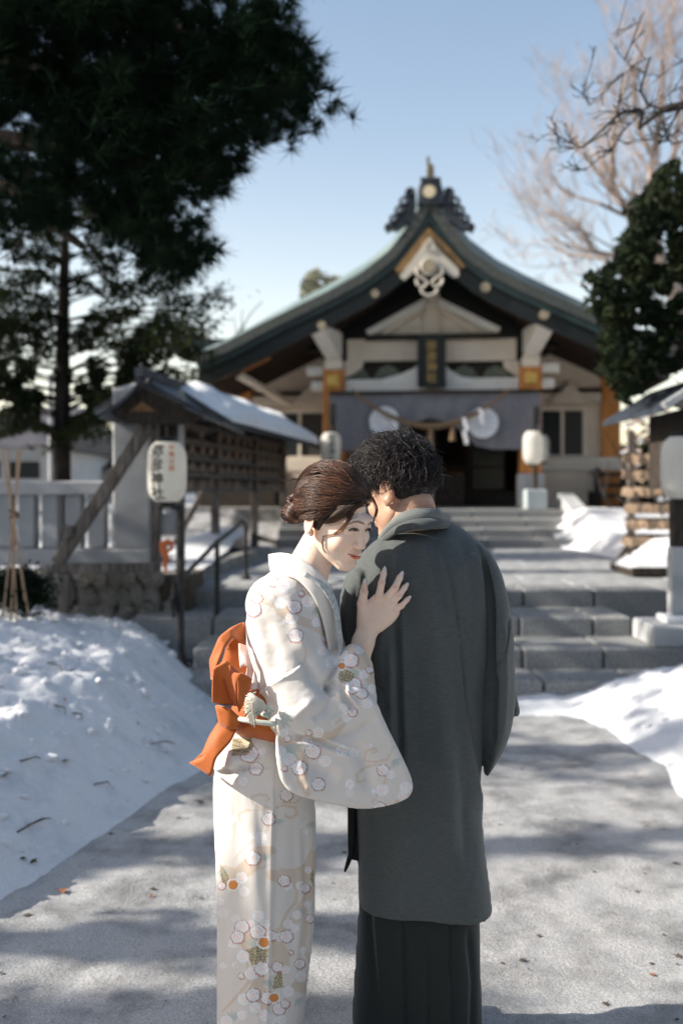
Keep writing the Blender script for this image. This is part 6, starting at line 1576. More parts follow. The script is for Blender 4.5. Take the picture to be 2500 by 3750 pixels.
for (x, y) in ((1287, 1943), (1343, 1943.5)):
    yv = faceY(x, y); loc_part(MB().blob(wpt(x, y, yv+.0008), (.0022, .0014, .0014), 1, 0, sub=1).build('eye_white', M_eyew, None, smooth=True), woman)
# earring
e0 = Vector(hp_((-.083, .004, -.036))); er = MB().blob(e0, .0040, 1, 0, sub=1)
er.tube([e0, e0+Vector((0, 0, -.012)), e0+Vector((.001, 0, -.030))], .0006, 4).blob(e0+Vector((0, 0, -.018)), .0022, 2, 0, sub=1).blob(e0+Vector((.001, 0, -.032)), .0032, 2, 0, sub=1)
o_ = er.build('earring', mat('pearl and crystal', (.75, .8, .88), rough=.15, spec=.8), None); loc_part(o_, woman)
# hair: swept shell with strands and low rolled knot
hc = np.array([0, .024, .036]); hr_ = np.array([.086, .106, .099])
hs_ = SDF((-.125, -.12, -.115), (.115, .165, .16), .0024)
hs_.uni(hs_.ell(hc, hr_)); hs_.uni(hs_.ell((-.012, .050, .055), (.070, .070, .058)), .03)
# uncover the face: everything in front of a slanted surface below the hairline
Z_, Y_, X_ = hs_.Z, hs_.Y, hs_.X
front = Y_-(-.048+np.clip(.050-Z_, 0, .2)*.46-np.clip(Z_-.064, 0, 1)*2.5+np.abs(X_+.0)*.10)      # negative = face side
hs_.sub(np.broadcast_to(front, hs_.f.shape).astype(np.float32), .01)
hs_.sub(np.broadcast_to((Z_+.030+np.clip(-.01-Y_, -1, 0)*.45), hs_.f.shape).astype(np.float32), .01)
for x in (-1, 1): hs_.sub(hs_.ell((x*.090, .010, -.010), (.020, .024, .034)), .006)
for c_, r_ in (((-.035, .118, -.022), (.040, .030, .028)), ((.015, .120, -.026), (.036, .028, .028)), ((-.062, .092, -.006), (.028, .030, .024)), ((-.025, .128, .008), (.038, .020, .020))): hs_.uni(hs_.ell(c_, r_), .008)
V, Fc = hs_.mesh(); V = relax(V, Fc, 1)
nr2 = np.random.default_rng(5)
_ph = np.arctan2(V[:, 2]+.0, V[:, 0]+.02); V = V*(1+(.035*fbm(_ph*6.5, V[:, 1]*7, 3, 6)*sst(-.11, -.02, V[:, 1])+.012*fbm(_ph*26, V[:, 1]*9, 2, 8))[:, None]); V0h = V.copy()
hair = loc_part(cloth('hair', place(V, RW, TW, SW), Fc, M_hairf, None), woman)
def strands(N_, K, start, end, lift, jit, rr_, wob=.003, seed=1, Rm=RW, T_=TW, sc=SW, hc=hc, hr_=hr_):
    g = np.random.default_rng(seed); u = g.uniform(0, 1, N_); S_ = np.array([start(a) for a in u]); E_ = np.array([end(a) for a in u])
    S_ = (S_-hc)/hr_; E_ = (E_-hc)/hr_; S_ /= np.linalg.norm(S_, axis=1)[:, None]; E_ /= np.linalg.norm(E_, axis=1)[:, None]
    S_ += g.normal(size=S_.shape)*jit; E_ += g.normal(size=E_.shape)*jit
    t = np.linspace(0, 1, K)[None, :, None]; D_ = S_[:, None]*(1-t)+E_[:, None]*t; D_ /= np.linalg.norm(D_, axis=2, keepdims=True)
    ph = g.uniform(0, 6.28, (N_, 1, 1)); Pt = hc+hr_*D_*(1+lift*(g.uniform(0, 1, (N_, 1, 1)))+lift*.5*np.sin(t*math.pi))+wob*np.sin(t*7+ph)
    r_ = rr_*g.uniform(.6, 1.2, (N_, 1))*np.array([.5]+[1]*(K-2)+[.2])[None, :]
    Pt = (Pt*sc)@Rm.T+T_
    return tubes_np(Pt, r_, 3)
def hl(a):   # hairline from viewer-left temple over the forehead to the right temple
    th = -1.45+2.6*a; return np.array([math.sin(th)*.086, -.045-.030*math.cos(th), .060+.052*math.cos(th*1.0)])
parts = [strands(3600, 14, hl, lambda a: np.array([-.03+.05*(a-.5), .125, -.005+.02*math.sin(a*20)]), .075, .040, .0009, .0045, 1),
         strands(700, 14, lambda a: np.array([-.086, -.01-.04*a, .02+.05*a]), lambda a: np.array([-.045, .12, -.015+.03*a]), .04, .03, .0008, .004, 2),
         strands(500, 14, lambda a: np.array([-.02+.05*a, -.03+.02*a, .13]), lambda a: np.array([-.02, .125, .01]), .10, .05, .0009, .005, 3)]
for (c_, r_, tilt) in (((-.035, .118, -.022), (.040, .030, .028), .4), ((.015, .120, -.026), (.036, .028, .028), -.5), ((-.062, .092, -.006), (.028, .030, .024), 1.0), ((-.025, .128, .008), (.038, .020, .020), .1)):
    g = np.random.default_rng(int(abs(c_[0])*1000)); n0 = 190; K = 14; a0 = g.uniform(0, 6.28, n0); lat = g.uniform(-1, 1, n0)
    t = np.linspace(0, 2.6, K)[None]; an = a0[:, None]+t; rr2 = np.sqrt(1-(lat*.9)**2)[:, None]
    q = np.stack([lat[:, None]*.95+0*an, np.cos(an)*rr2, np.sin(an)*rr2], 2); ct, st_ = math.cos(tilt), math.sin(tilt)
    q = np.stack([q[..., 0]*ct-q[..., 2]*st_, q[..., 1], q[..., 0]*st_+q[..., 2]*ct], 2)*(1.03+.05*g.uniform(0, 1, (n0, 1, 1)))
    Pt = (np.array(c_)+q*np.array(r_))*SW; parts.append(tubes_np(Pt@RW.T+TW, np.full((n0, K), .0008), 3))
v_, f_ = join_np(parts)
g = np.random.default_rng(77); nst_ = len(v_)//6; pid = np.arange(len(v_))//42; tone = g.beta(.9, 3.0, pid.max()+1)[pid][:, None]
o_ = cloth('hair_strands', v_, f_, M_hairs, hair, np.array([.022, .009, .005])*(1-tone)+np.array([.24, .10, .045])*tone); 
# loose locks over the cheek and temple, photographed shape
locks = []
g = np.random.default_rng(12)
HP = np.concatenate([place(V0h, RW, TW, SW), Vh]); HPx, HPy = topx(HP)
def surfY(x, y):
    m = (np.abs(HPx-x) < 5) & (np.abs(HPy-y) < 5)
    return HP[m, 1].min()-.0015 if m.any() else None
def lock(pts, n, r, jit, Yd):
    for k in range(n):
        j = g.normal(size=2)*jit; base_ = []
        for i, (x, y) in enumerate(pts):
            t = i/(len(pts)-1); xx, yy_ = x+j[0]*(1-.6*t)+g.normal()*.6, y+j[1]*(1-.6*t); sy_ = surfY(xx, yy_) if n > 4 else None
            base_.append(wpt(xx, yy_, (sy_-abs(g.normal())*.001) if sy_ is not None else Yd[0]*(1-t)+Yd[1]*t))
        B_ = np.array(base_); tt = np.linspace(0, len(pts)-1, 16); i0 = np.minimum(tt.astype(int), len(pts)-2); fr_ = (tt-i0)[:, None]
        pm = B_[np.maximum(i0-1, 0)]; p0 = B_[i0]; p1 = B_[i0+1]; p2 = B_[np.minimum(i0+2, len(pts)-1)]
        locks.append(.5*((2*p0)+(-pm+p1)*fr_+(2*pm-5*p0+4*p1-p2)*fr_**2+(-pm+3*p0-3*p1+p2)*fr_**3))
lock([(1325, 1846), (1296, 1866), (1284, 1890), (1268, 1918), (1248, 1942), (1225, 1956), (1200, 1962)], 22, .0008, 5, (2.452, 2.462))
lock([(1355, 1842), (1315, 1850), (1288, 1872), (1276, 1898), (1258, 1925)], 22, .0008, 5, (2.455, 2.462))
lock([(1362, 1822), (1372, 1842), (1380, 1862), (1376, 1885), (1368, 1902)], 22, .0008, 5, (2.475, 2.49))
lock([(1290, 1862), (1255, 1885), (1215, 1905), (1180, 1912)], 40, .0006, 10, (2.46, 2.47))
lock([(1200, 1962), (1184, 1965), (1181, 1990), (1184, 2012), (1192, 2026)], 5, .0006, 1.5, (2.462, 2.47))
lock([(1165, 1915), (1148, 1880), (1160, 1850)], 5, .0006, 3, (2.48, 2.48))
for q in range(26):
    x0 = g.uniform(1080, 1330); y0 = 1745+abs(x0-1230)**1.6*.012; lock([(x0, y0), (x0-25+g.uniform(-20, 20), y0-14), (x0-60+g.uniform(-30, 20), y0-12+g.uniform(-10, 14))], 1, .0004, 1, (2.55, 2.55))
for q in range(14):
    x0 = g.uniform(1075, 1110); y0 = g.uniform(1850, 1950); lock([(x0, y0), (x0-14, y0+g.uniform(-5, 20)), (x0-20+g.uniform(-10, 10), y0+g.uniform(10, 40))], 1, .0004, 1, (2.56, 2.56))
Lk = np.array(locks); rr3 = np.full(Lk.shape[:2], .0006); rr3[:, -3:] *= .4; rr3[-40:] *= .5
v_, f_ = tubes_np(Lk, rr3, 3); tone = np.random.default_rng(4).beta(1.2, 1.8, len(Lk))[np.arange(len(v_))//(Lk.shape[1]*3)][:, None]
ru = (np.arange(len(v_))//3 % Lk.shape[1]/Lk.shape[1])[:, None]; tone = np.clip(tone*.5+ru*.6*(np.arange(len(v_))[:, None] < 22*48), 0, 1)
cloth('loose_locks', v_, f_, M_hairs, hair, np.array([.025, .010, .006])*(1-tone)+np.array([.42, .20, .09])*tone)['kind'] = 'stuff'

# kimono: upper part with sleeve
KU = SDF((-.285, 2.40, .66), (.195, 2.74, 1.335), .0027)
KU.uni(KU.inflate([(1000, 2100), (1085, 2062), (1150, 2085), (1195, 2125), (1232, 2205), (1242, 2330), (1246, 2480), (1245, 2720), (1000, 2730), (915, 2690), (900, 2500), (897, 2330), (906, 2240), (950, 2160)], 2.60, .095, .10))
KU.uni(KU.cone(wpt(1012, 2215, 2.545), wpt(1120, 2590, 2.505), .079, .086, .80), .05)
KU.uni(KU.cone(wpt(1130, 2590, 2.50), wpt(1290, 2445, 2.54), .078, .046, .70), .05)
KU.uni(KU.inflate([(1232, 2402), (1297, 2345), (1343, 2405), (1367, 2468), (1384, 2594), (1340, 2700), (1180, 2760), (1060, 2700), (1110, 2480)], 2.53, .045, .035), .03)
bag = lambda x, z: 2.475+.10*np.clip(x-.0, -.2, .2)+0*z
KU.uni(KU.inflate([(1008, 2600), (1150, 2560), (1300, 2500), (1380, 2570), (1402, 2632), (1480, 2790), (1509, 2858), (1514, 2895), (1499, 2926), (1440, 2952), (1320, 2967), (1180, 2934), (1090, 2907), (1052, 2885), (1026, 2845), (1010, 2760)], 2.475, .013, .012, bag), .02)
# neck opening and sleeve opening
KU.sub(KU.cone(nb0, wpt(1115, 2140, 2.575), .052, .045), .01)
KU.sub(KU.cone(wpt(1300, 2430, 2.545), wpt(1362, 2330, 2.585), .031, .034, .9), .006)
V, Fc = KU.mesh(); V = relax(V, Fc, 1)
FU = [([(930, 2545), (1000, 2500), (1075, 2455), (1110, 2425)], 9, .007, 's'), ([(1105, 2400), (1150, 2490), (1210, 2540)], 26, .010, 'g'), ([(1235, 2400), (1225, 2450), (1205, 2500), (1220, 2550)], 16, .016, 'g'), ([(1205, 2525), (1225, 2500), (1240, 2530)], 10, .012, 'g'),
      ([(1250, 2500), (1262, 2560), (1300, 2600)], 12, .007, 'k'), ([(1215, 2545), (1190, 2600), (1140, 2640)], 22, .007, 'g'), ([(1010, 2640), (1100, 2700), (1200, 2715), (1300, 2680), (1380, 2632)], 20, .006, 'g'), ([(1060, 2700), (1180, 2722), (1300, 2760)], 10, .006, 'k'),
      ([(1020, 2700), (1120, 2790), (1240, 2860)], 40, .008, 'g'), ([(1300, 2720), (1340, 2800), (1350, 2900)], 34, .007, 'g'), ([(1100, 2730), (1110, 2820), (1140, 2900)], 24, .005, 'r'), ([(960, 2260), (1000, 2380), (1010, 2480)], 34, .005, 'g'), ([(1050, 2180), (1090, 2300), (1120, 2400)], 30, .006, 'r'),
      ([(930, 2420), (970, 2560), (1040, 2640)], 24, .006, 'g'), ([(1170, 2160), (1190, 2280), (1210, 2400)], 18, .005, 'k'), ([(1150, 2560), (1080, 2620), (1000, 2610)], 20, .005, 'r')]
V = folds(V, Fc, [(a, b*.85, c*1.5, d) for a, b, c, d in FU])
px, py = topx(V); V[:, 1] += (.004*fbm(px/55, py/40, 3, 3)-.002)
loc_part(cloth('kimono_top', V, Fc, M_kim, None, paint(V, UP)), woman)
# skirt
KS = SDF((-.37, 2.44, .01), (-.02, 2.82, .96), .0030)
KS.uni(KS.inflate([(915, 2600), (1030, 2600), (1145, 2800), (1153, 2950), (1155, 3100), (1148, 3400), (1122, 3600), (1092, 3960), (1085, 4200), (1085, 4500), (800, 4500), (800, 4200), (796, 3700), (797, 3400), (793, 3200), (784, 3000), (780, 2860), (800, 2760), (850, 2680)], 2.62, .135, .125))
hemz = .03
KS.uni(KS.inflate([(830, 2670), (1010, 2690), (1020, 2812), (965, 2800), (925, 2792), (885, 2818), (850, 2812), (783, 2812), (786, 2800), (806, 2745)], 2.60, .142, .09), .004)
KS.cut((hemz-KS.Z)*np.ones_like(KS.f))
V, Fc = KS.mesh(); V = relax(V, Fc, 1)
V = folds(V, Fc, [([(1005, 2830), (1000, 3100), (995, 3400), (982, 3700), (975, 3960)], 12, .011, 's'), ([(860, 2900), (870, 3200), (850, 3500)], 38, .006, 'g'), ([(930, 3050), (940, 3300), (920, 3700)], 30, .006, 'r'), ([(1080, 2960), (1095, 3200), (1060, 3500)], 34, .006, 'g'), ([(800, 2810), (840, 2830), (900, 2812), (1000, 2806)], 8, .010, 'g'), ([(1120, 3000), (1130, 3300), (1100, 3600)], 14, .005, 'k'), ([(820, 3100), (815, 3400), (822, 3700)], 16, .004, 'g')])
px, py = topx(V); V[:, 1] += .006*fbm(px/60, py/180, 3, 13)
loc_part(cloth('kimono_skirt', V, Fc, M_kim, None, paint(V, SK)), woman)
# collar bands as thick folded ribbons
def ribbon(name, A_, B_, th, m, parent, colr=None, K=28, bulge=.004):
    "quad strip between two 3D polylines, thickened"
    A_ = np.array(A_); B_ = np.array(B_)
    def rs_(Q):
        n = len(Q); tt = np.linspace(0, n-1, K); i0 = np.minimum(tt.astype(int), n-2); f_ = (tt-i0)[:, None]
        pm = Q[np.maximum(i0-1, 0)]; p0 = Q[i0]; p1 = Q[i0+1]; p2 = Q[np.minimum(i0+2, n-1)]
        return .5*((2*p0)+(-pm+p1)*f_+(2*pm-5*p0+4*p1-p2)*f_**2+(-pm+3*p0-3*p1+p2)*f_**3)
    a, b_ = rs_(A_), rs_(B_); M_ = 9; u = np.linspace(0, 1, M_)[None, :, None]
    G = a[:, None]*(1-u)+b_[:, None]*u; du = np.gradient(G, axis=0); dv = np.gradient(G, axis=1); N_ = np.cross(du, dv); N_ /= np.maximum(np.linalg.norm(N_, axis=2, keepdims=True), 1e-9)
    if N_[..., 1].mean() > 0: N_ = -N_
    G1 = G+N_*(th*.5+bulge*np.sin(u*math.pi)); G2 = G-N_*th*.5
    V = np.concatenate([G1.reshape(-1, 3), G2.reshape(-1, 3)]); i = np.arange(K*M_).reshape(K, M_); n0 = K*M_
    q = [np.stack([i[:-1, :-1], i[1:, :-1], i[1:, 1:], i[:-1, 1:]], -1).reshape(-1, 4)]; q.append(q[0][:, ::-1]+n0)
    for e in (i[0, :], i[-1, ::-1]): q.append(np.stack([e[:-1], e[1:], e[1:]+n0, e[:-1]+n0], -1))
    for e in (i[::-1, 0], i[:, -1]): q.append(np.stack([e[:-1], e[1:], e[1:]+n0, e[:-1]+n0], -1))
    Fq = np.concatenate(q)
    return loc_part(cloth(name, V, Fq, m, None, colr(V) if colr else None), parent)
kc = lambda V: paint(V, [('f', 1137, 2075, 16, 'p')], base=CREAM*1.03)
# right side band: from the raised nape down along the throat into the chest
ribbon('collar_band', [wpt(985, 2030, 2.62), wpt(1030, 2024, 2.55), wpt(1085, 2036, 2.515), wpt(1150, 2078, 2.50), wpt(1198, 2130, 2.505), wpt(1230, 2200, 2.53), wpt(1243, 2300, 2.56), wpt(1246, 2420, 2.57)],
       [wpt(1000, 2112, 2.60), wpt(1040, 2112, 2.53), wpt(1085, 2122, 2.505), wpt(1125, 2160, 2.494), wpt(1155, 2205, 2.494), wpt(1178, 2260, 2.502), wpt(1196, 2340, 2.516), wpt(1210, 2430, 2.53)], .004, M_kim, woman, kc)
ribbon('collar_band', [wpt(985, 2030, 2.62), wpt(1010, 2026, 2.67), wpt(1070, 2034, 2.71), wpt(1150, 2085, 2.69), wpt(1205, 2150, 2.62)],
       [wpt(1000, 2112, 2.60), wpt(1020, 2112, 2.66), wpt(1080, 2120, 2.70), wpt(1160, 2160, 2.68), wpt(1215, 2230, 2.62)], .005, M_kim, woman, kc)
ribbon('inner_collar', [wpt(1120, 2090, 2.498), wpt(1170, 2122, 2.50), wpt(1205, 2150, 2.51), wpt(1236, 2215, 2.52), wpt(1250, 2330, 2.53), wpt(1256, 2440, 2.53)],
       [wpt(1110, 2110, 2.495), wpt(1160, 2140, 2.49), wpt(1195, 2180, 2.49), wpt(1222, 2240, 2.50), wpt(1238, 2330, 2.505), wpt(1244, 2440, 2.51)], .003, mat('grey patterned under collar', (.30, .34, .36), (.55, .56, .55), scale=90), woman)
# sash
OB = SDF((-.33, 2.44, .78), (-.03, 2.80, 1.02), .0035)
OB.uni(OB.inflate([(905, 2470), (1030, 2480), (1100, 2700), (1010, 2724), (960, 2722), (905, 2700), (862, 2680), (846, 2640), (852, 2570)], 2.60, .135, .12))
V, Fc = OB.mesh(); V = relax(V, Fc, 1); V = folds(V, Fc, [([(850, 2640), (930, 2660), (1010, 2672)], 10, .005, 'g'), ([(870, 2560), (930, 2600), (1010, 2620)], 14, .005, 'k'), ([(930, 2700), (960, 2640), (990, 2600)], 12, .004, 'g')])
loc_part(cloth('sash', V, Fc, M_obi, None), woman)
def sheet(name, polys, m, parent, th=.004, sub=2):
    "faceted folded cloth: list of 3D polygons sharing corners, thickened and softened"
    mb = MB(); key = {}; 
    for pl in polys:
        ids = []
        for q in pl:
            if q not in key: key[q] = len(mb.v); mb.v.append(wpt(*q))
            ids.append(key[q])
        mb.f.append(tuple(ids))
    me = bpy.data.meshes.new(name); me.from_pydata(mb.v, [], mb.f)
    bm = bmesh.new(); bm.from_mesh(me); bmesh.ops.triangulate(bm, faces=bm.faces); bmesh.ops.subdivide_edges(bm, edges=bm.edges[:], cuts=3, use_grid_fill=True)
    bmesh.ops.smooth_vert(bm, verts=bm.verts, factor=.35, use_axis_x=True, use_axis_y=True, use_axis_z=True)
    bmesh.ops.recalc_face_normals(bm, faces=bm.faces); bm.to_mesh(me); bm.free()
    o = mkobj(name, me, m, None, smooth=True); md = o.modifiers.new('thick', 'SOLIDIFY'); md.thickness = th; md.offset = 0
    return loc_part(o, parent)
sheet('sash_loop', [[(898, 2276, 2.56), (845, 2300, 2.52), (850, 2335, 2.50), (903, 2360, 2.54)], [(845, 2300, 2.52), (803, 2333, 2.50), (822, 2375, 2.485), (850, 2335, 2.50)], [(803, 2333, 2.50), (768, 2416, 2.51), (790, 2450, 2.475), (822, 2375, 2.485)], [(768, 2416, 2.51), (774, 2490, 2.53), (796, 2500, 2.48), (790, 2450, 2.475)],
      [(898, 2276, 2.56), (845, 2300, 2.62), (803, 2333, 2.66), (768, 2416, 2.64), (774, 2490, 2.62), (770, 2440, 2.58), (805, 2335, 2.56), (850, 2302, 2.55)]], M_obi, woman)
sheet('sash_loop', [[(850, 2335, 2.56), (905, 2350, 2.57), (945, 2500, 2.56), (900, 2560, 2.57), (800, 2520, 2.58), (796, 2450, 2.58), (822, 2375, 2.57)]], M_obi, woman)
sheet('sash_lining', [[(872, 2350, 2.553), (905, 2362, 2.55), (935, 2450, 2.54), (905, 2440, 2.53)], [(872, 2350, 2.553), (905, 2440, 2.53), (880, 2450, 2.55)], [(905, 2440, 2.53), (935, 2450, 2.54), (948, 2500, 2.535), (930, 2530, 2.53), (895, 2500, 2.535)], [(930, 2450, 2.53), (950, 2520, 2.52), (928, 2528, 2.515), (915, 2522, 2.52)]], M_obil, woman, .004)
# folded bow
sheet('sash_bow', [[(778, 2445, 2.47), (832, 2416, 2.455), (822, 2490, 2.49), (862, 2588, 2.50), (774, 2579, 2.47)],
      [(832, 2416, 2.455), (850, 2440, 2.45), (848, 2475, 2.475), (814, 2512, 2.50), (822, 2490, 2.49)], [(814, 2512, 2.50), (848, 2475, 2.475), (866, 2490, 2.45), (870, 2588, 2.49), (862, 2588, 2.50)],
      [(848, 2475, 2.475), (858, 2462, 2.46), (886, 2464, 2.45), (926, 2484, 2.465), (870, 2530, 2.45), (866, 2490, 2.45)], [(926, 2484, 2.465), (905, 2560, 2.48), (874, 2612, 2.49), (870, 2588, 2.49), (870, 2530, 2.45)],
      [(832, 2416, 2.455), (790, 2432, 2.50), (778, 2445, 2.53), (850, 2470, 2.52), (886, 2464, 2.52), (850, 2440, 2.45)]], M_obi, woman, .005)
sheet('sash_knot', [[(790, 2580, 2.49), (840, 2588, 2.475), (884, 2630, 2.48), (870, 2668, 2.485), (835, 2672, 2.48), (806, 2655, 2.49)], [(790, 2580, 2.49), (800, 2580, 2.55), (806, 2655, 2.55), (806, 2655, 2.49)]], M_obi, woman, .008)
sheet('sash_tail', [[(800, 2642, 2.51), (770, 2690, 2.50), (742, 2758, 2.495), (705, 2792, 2.50), (752, 2760, 2.48), (800, 2700, 2.48), (838, 2660, 2.49)], [(838, 2660, 2.49), (800, 2700, 2.48), (752, 2760, 2.48), (690, 2790, 2.50), (776, 2845, 2.47), (790, 2780, 2.465), (845, 2720, 2.475), (872, 2666, 2.49)], [(690, 2790, 2.50), (705, 2788, 2.54), (785, 2838, 2.52), (776, 2845, 2.47)]], M_obi, woman, .005)
cd = [wpt(862, 2626, 2.51), wpt(872, 2630, 2.488), wpt(892, 2636, 2.458), wpt(950, 2645, 2.45), wpt(1012, 2652, 2.455)]
v_, f_ = tubes_np(np.array([cd])+0., np.full((1, 5), .0065), 10); loc_part(cloth('sash_cord', v_, f_, M_cord, None), woman)
v_, f_ = tubes_np(np.array([[wpt(960, 2612, 2.45), wpt(985, 2622, 2.437), wpt(1000, 2604, 2.44), wpt(978, 2588, 2.444)]]), np.full((1, 4), .0075), 8); loc_part(cloth('cord_knot', v_, f_, M_cord, None), woman)
g = np.random.default_rng(8); ts = []
for k in range(260):
    e_ = g.uniform(-.95, 1.25); r_ = 82*g.uniform(.75, 1.05); ex, ey = 978-r_*math.cos(e_*.75+.05), 2592+r_*.95*math.sin(e_)*.95
    m_ = g.uniform(-8, 8); ts.append([wpt(980, 2592, 2.442), wpt(955+m_, 2578+m_*.6+18*e_, 2.425), wpt(930+m_, 2580+m_+34*e_, 2.42), wpt((930+ex)/2, (2580+34*e_+ey)/2, 2.425), wpt(ex, ey, 2.432+g.uniform(-.004, .006))])
for k in range(8): ts.append([wpt(950, 2570, 2.43), wpt(945, 2562, 2.425), wpt(935+g.uniform(-10, 10), 2552, 2.43), wpt(930+g.uniform(-10, 10), 2546, 2.43), wpt(928+g.uniform(-12, 12), 2540-g.uniform(0, 8), 2.43)])
v_, f_ = tubes_np(np.array(ts), np.full((len(ts), 5), .0009), 3); loc_part(cloth('tassel', v_, f_, mat('cream silk thread', (.74, .70, .60), rough=.7), None), woman)
# feet in white socks on flat sandals
for x in (-.265, -.185):
    mb = MB(); 
    ft = SDF((x-.06, 2.46, .0), (x+.06, 2.74, .12), .006); ft.uni(ft.cone((x, 2.68, .05), (x, 2.50, .04), .034, .026)); ft.uni(ft.cone((x, 2.64, .05), (x, 2.64, .08), .030, .028), .02); v_, f_ = ft.mesh()
    loc_part(cloth('sock', v_, f_, M_white, None), woman)
    loc_part(MB().box(x-.042, x+.042, 2.47, 2.73, .0, .018).build('sandal', M_plaque, None, bevel=.006), woman)

# ============================================================ THE MAN
man = empty('person', (P(1530, 1790, 2.75).x, 2.76, 0)); tag(man, 'man with tousled black hair in long slate grey kimono coat, seen from behind', 'person')
s = head_sdf(.0026, False); V, Fc = s.mesh(); V = relax(V, Fc, 1); Vh = place(V, RM, TM, SM)
b = SDF((-.05, 2.58, .03), (.50, 2.95, 1.46), .009)
mn0 = hloc((0, .030, -.05), RM, TM, SM); mn1 = np.array(wpt(1535, 2010, 2.78))
b.uni(b.cone(mn0, mn1, .058, .066)); b.uni(b.cone(wpt(1420, 2110, 2.79), wpt(1690, 2110, 2.79), .055, .055), .05); b.uni(b.cone(wpt(1535, 2120, 2.79), wpt(1530, 2800, 2.79), .13, .12, .65), .06)
for x in (1440, 1620): b.uni(b.cone(wpt(x, 2850, 2.79), wpt(x, 3870, 2.79), .085, .042), .04)
for (a, c, d) in (((1360, 2120), (1330, 2560), (1390, 2900)), ((1740, 2110), (1790, 2520), (1730, 2760))): b.uni(b.cone(wpt(*a, 2.78), wpt(*c, 2.76), .045, .04), .04); b.uni(b.cone(wpt(*c, 2.76), wpt(*d, 2.84), .038, .03), .02)
Vb, Fb = b.mesh(); Vb = relax(Vb, Fb, 2)
n_ = SDF((.05, 2.66, 1.28), (.32, 2.90, 1.50), .004); n_.uni(n_.cone(mn0, mn1, .0585, .066)); n_.uni(n_.cone(hloc((.03, .0, -.07), RM, TM, SM), wpt(1455, 1950, 2.79), .033, .03), .03); Vn, Fn = n_.mesh(); Vn = relax(Vn, Fn, 2)
# simple closed hands in the sleeves' mouths (hidden in front of him)
Va, Fa = join_np([(Vh, Fc), (Vn, Fn), (Vb, Fb)]); px, py = topx(Va); Cs = np.ones((len(Va), 3)); mm_ = np.ones(len(Va))
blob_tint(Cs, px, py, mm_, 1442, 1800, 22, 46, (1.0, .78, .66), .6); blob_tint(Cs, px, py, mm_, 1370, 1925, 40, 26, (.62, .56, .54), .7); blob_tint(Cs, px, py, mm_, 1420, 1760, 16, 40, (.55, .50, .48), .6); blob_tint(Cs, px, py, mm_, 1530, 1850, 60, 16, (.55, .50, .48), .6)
loc_part(cloth('body', Va, Fa, M_skinm, None, Cs), man)
# hair
hm_c = np.array([0, .010, .040]); hm_r = np.array([.084, .090, .094])
hs_ = SDF((-.125, -.145, -.115), (.125, .160, .19), .003)
hs_.uni(hs_.ell(hm_c, hm_r)); hs_.uni(hs_.ell((0, -.020, .085), (.082, .090, .066)), .03); hs_.uni(hs_.ell((0, -.075, .085), (.060, .040, .042)), .02)
Z_, Y_, X_ = hs_.Z, hs_.Y, hs_.X
hs_.sub(np.broadcast_to(Y_-(-.055+np.clip(.062-Z_, 0, .3)*1.0-np.clip(Z_-.07, 0, 1)*9), hs_.f.shape).astype(np.float32), .01)
hs_.sub(np.broadcast_to(Z_+.088-np.clip(.078-Y_, 0, .2)*.90, hs_.f.shape).astype(np.float32), .012)
for x in (-1, 1): hs_.sub(hs_.ell((x*.094, .012, -.008), (.026, .031, .044)), .006)
V, Fc = hs_.mesh(); V = relax(V, Fc, 1); N_ = normals(V, Fc)
V = V+N_*(.007*np.clip(sst(.0, .06, V[:, 2]), 0, 1)*(fbm(V[:, 0]*90+V[:, 2]*30, V[:, 1]*90, 3, 4)))[:, None]
Vw = place(V, RM, TM, SM); hairm = loc_part(cloth('hair', Vw, Fc, M_hairm, None), man)
g = np.random.default_rng(3); top = (V[:, 2] > -.035) & ((((np.abs(V[:, 0])-.094)/.036)**2+((V[:, 1]-.012)/.044)**2+((V[:, 2]+.008)/.056)**2) > 1); ids = g.choice(np.nonzero(top)[0], 6500); p0 = V[ids]; n0 = N_[ids]
flow = np.cross(n0, np.array([1., 0, 0])); flow = np.stack([g.normal(size=len(ids))*.5, -.9+.8*g.normal(size=len(ids))*.6-0*p0[:, 1], -.5+.5*g.normal(size=len(ids))], 1)
flow -= (flow*n0).sum(1)[:, None]*n0; flow /= np.maximum(np.linalg.norm(flow, axis=1), 1e-6)[:, None]
lenh = (.012+.050*sst(-.01, .07, p0[:, 2]))*g.uniform(.5, 1.25, len(ids)); curl = np.cross(n0, flow)*g.normal(size=(len(ids), 1))
K = 7; t = np.linspace(0, 1, K)[None, :, None]
Pt = p0[:, None]+flow[:, None]*t*lenh[:, None, None]+n0[:, None]*(np.sin(t*math.pi*.8)*.013*g.uniform(.3, 1.5, (len(ids), 1, 1))*(sst(-.02, .07, p0[:, 2])[:, None, None]+.08))+curl[:, None]*(t**1.5)*lenh[:, None, None]*.45*np.sin(t*5)
v_, f_ = tubes_np((Pt*SM)@RM.T+TM, g.uniform(.0006, .0013, (len(ids), 1))*np.array([[.8, 1, 1, .9, .7, .5, .15]]), 3); cloth('hair_strands', v_, f_, M_hairm, hairm)
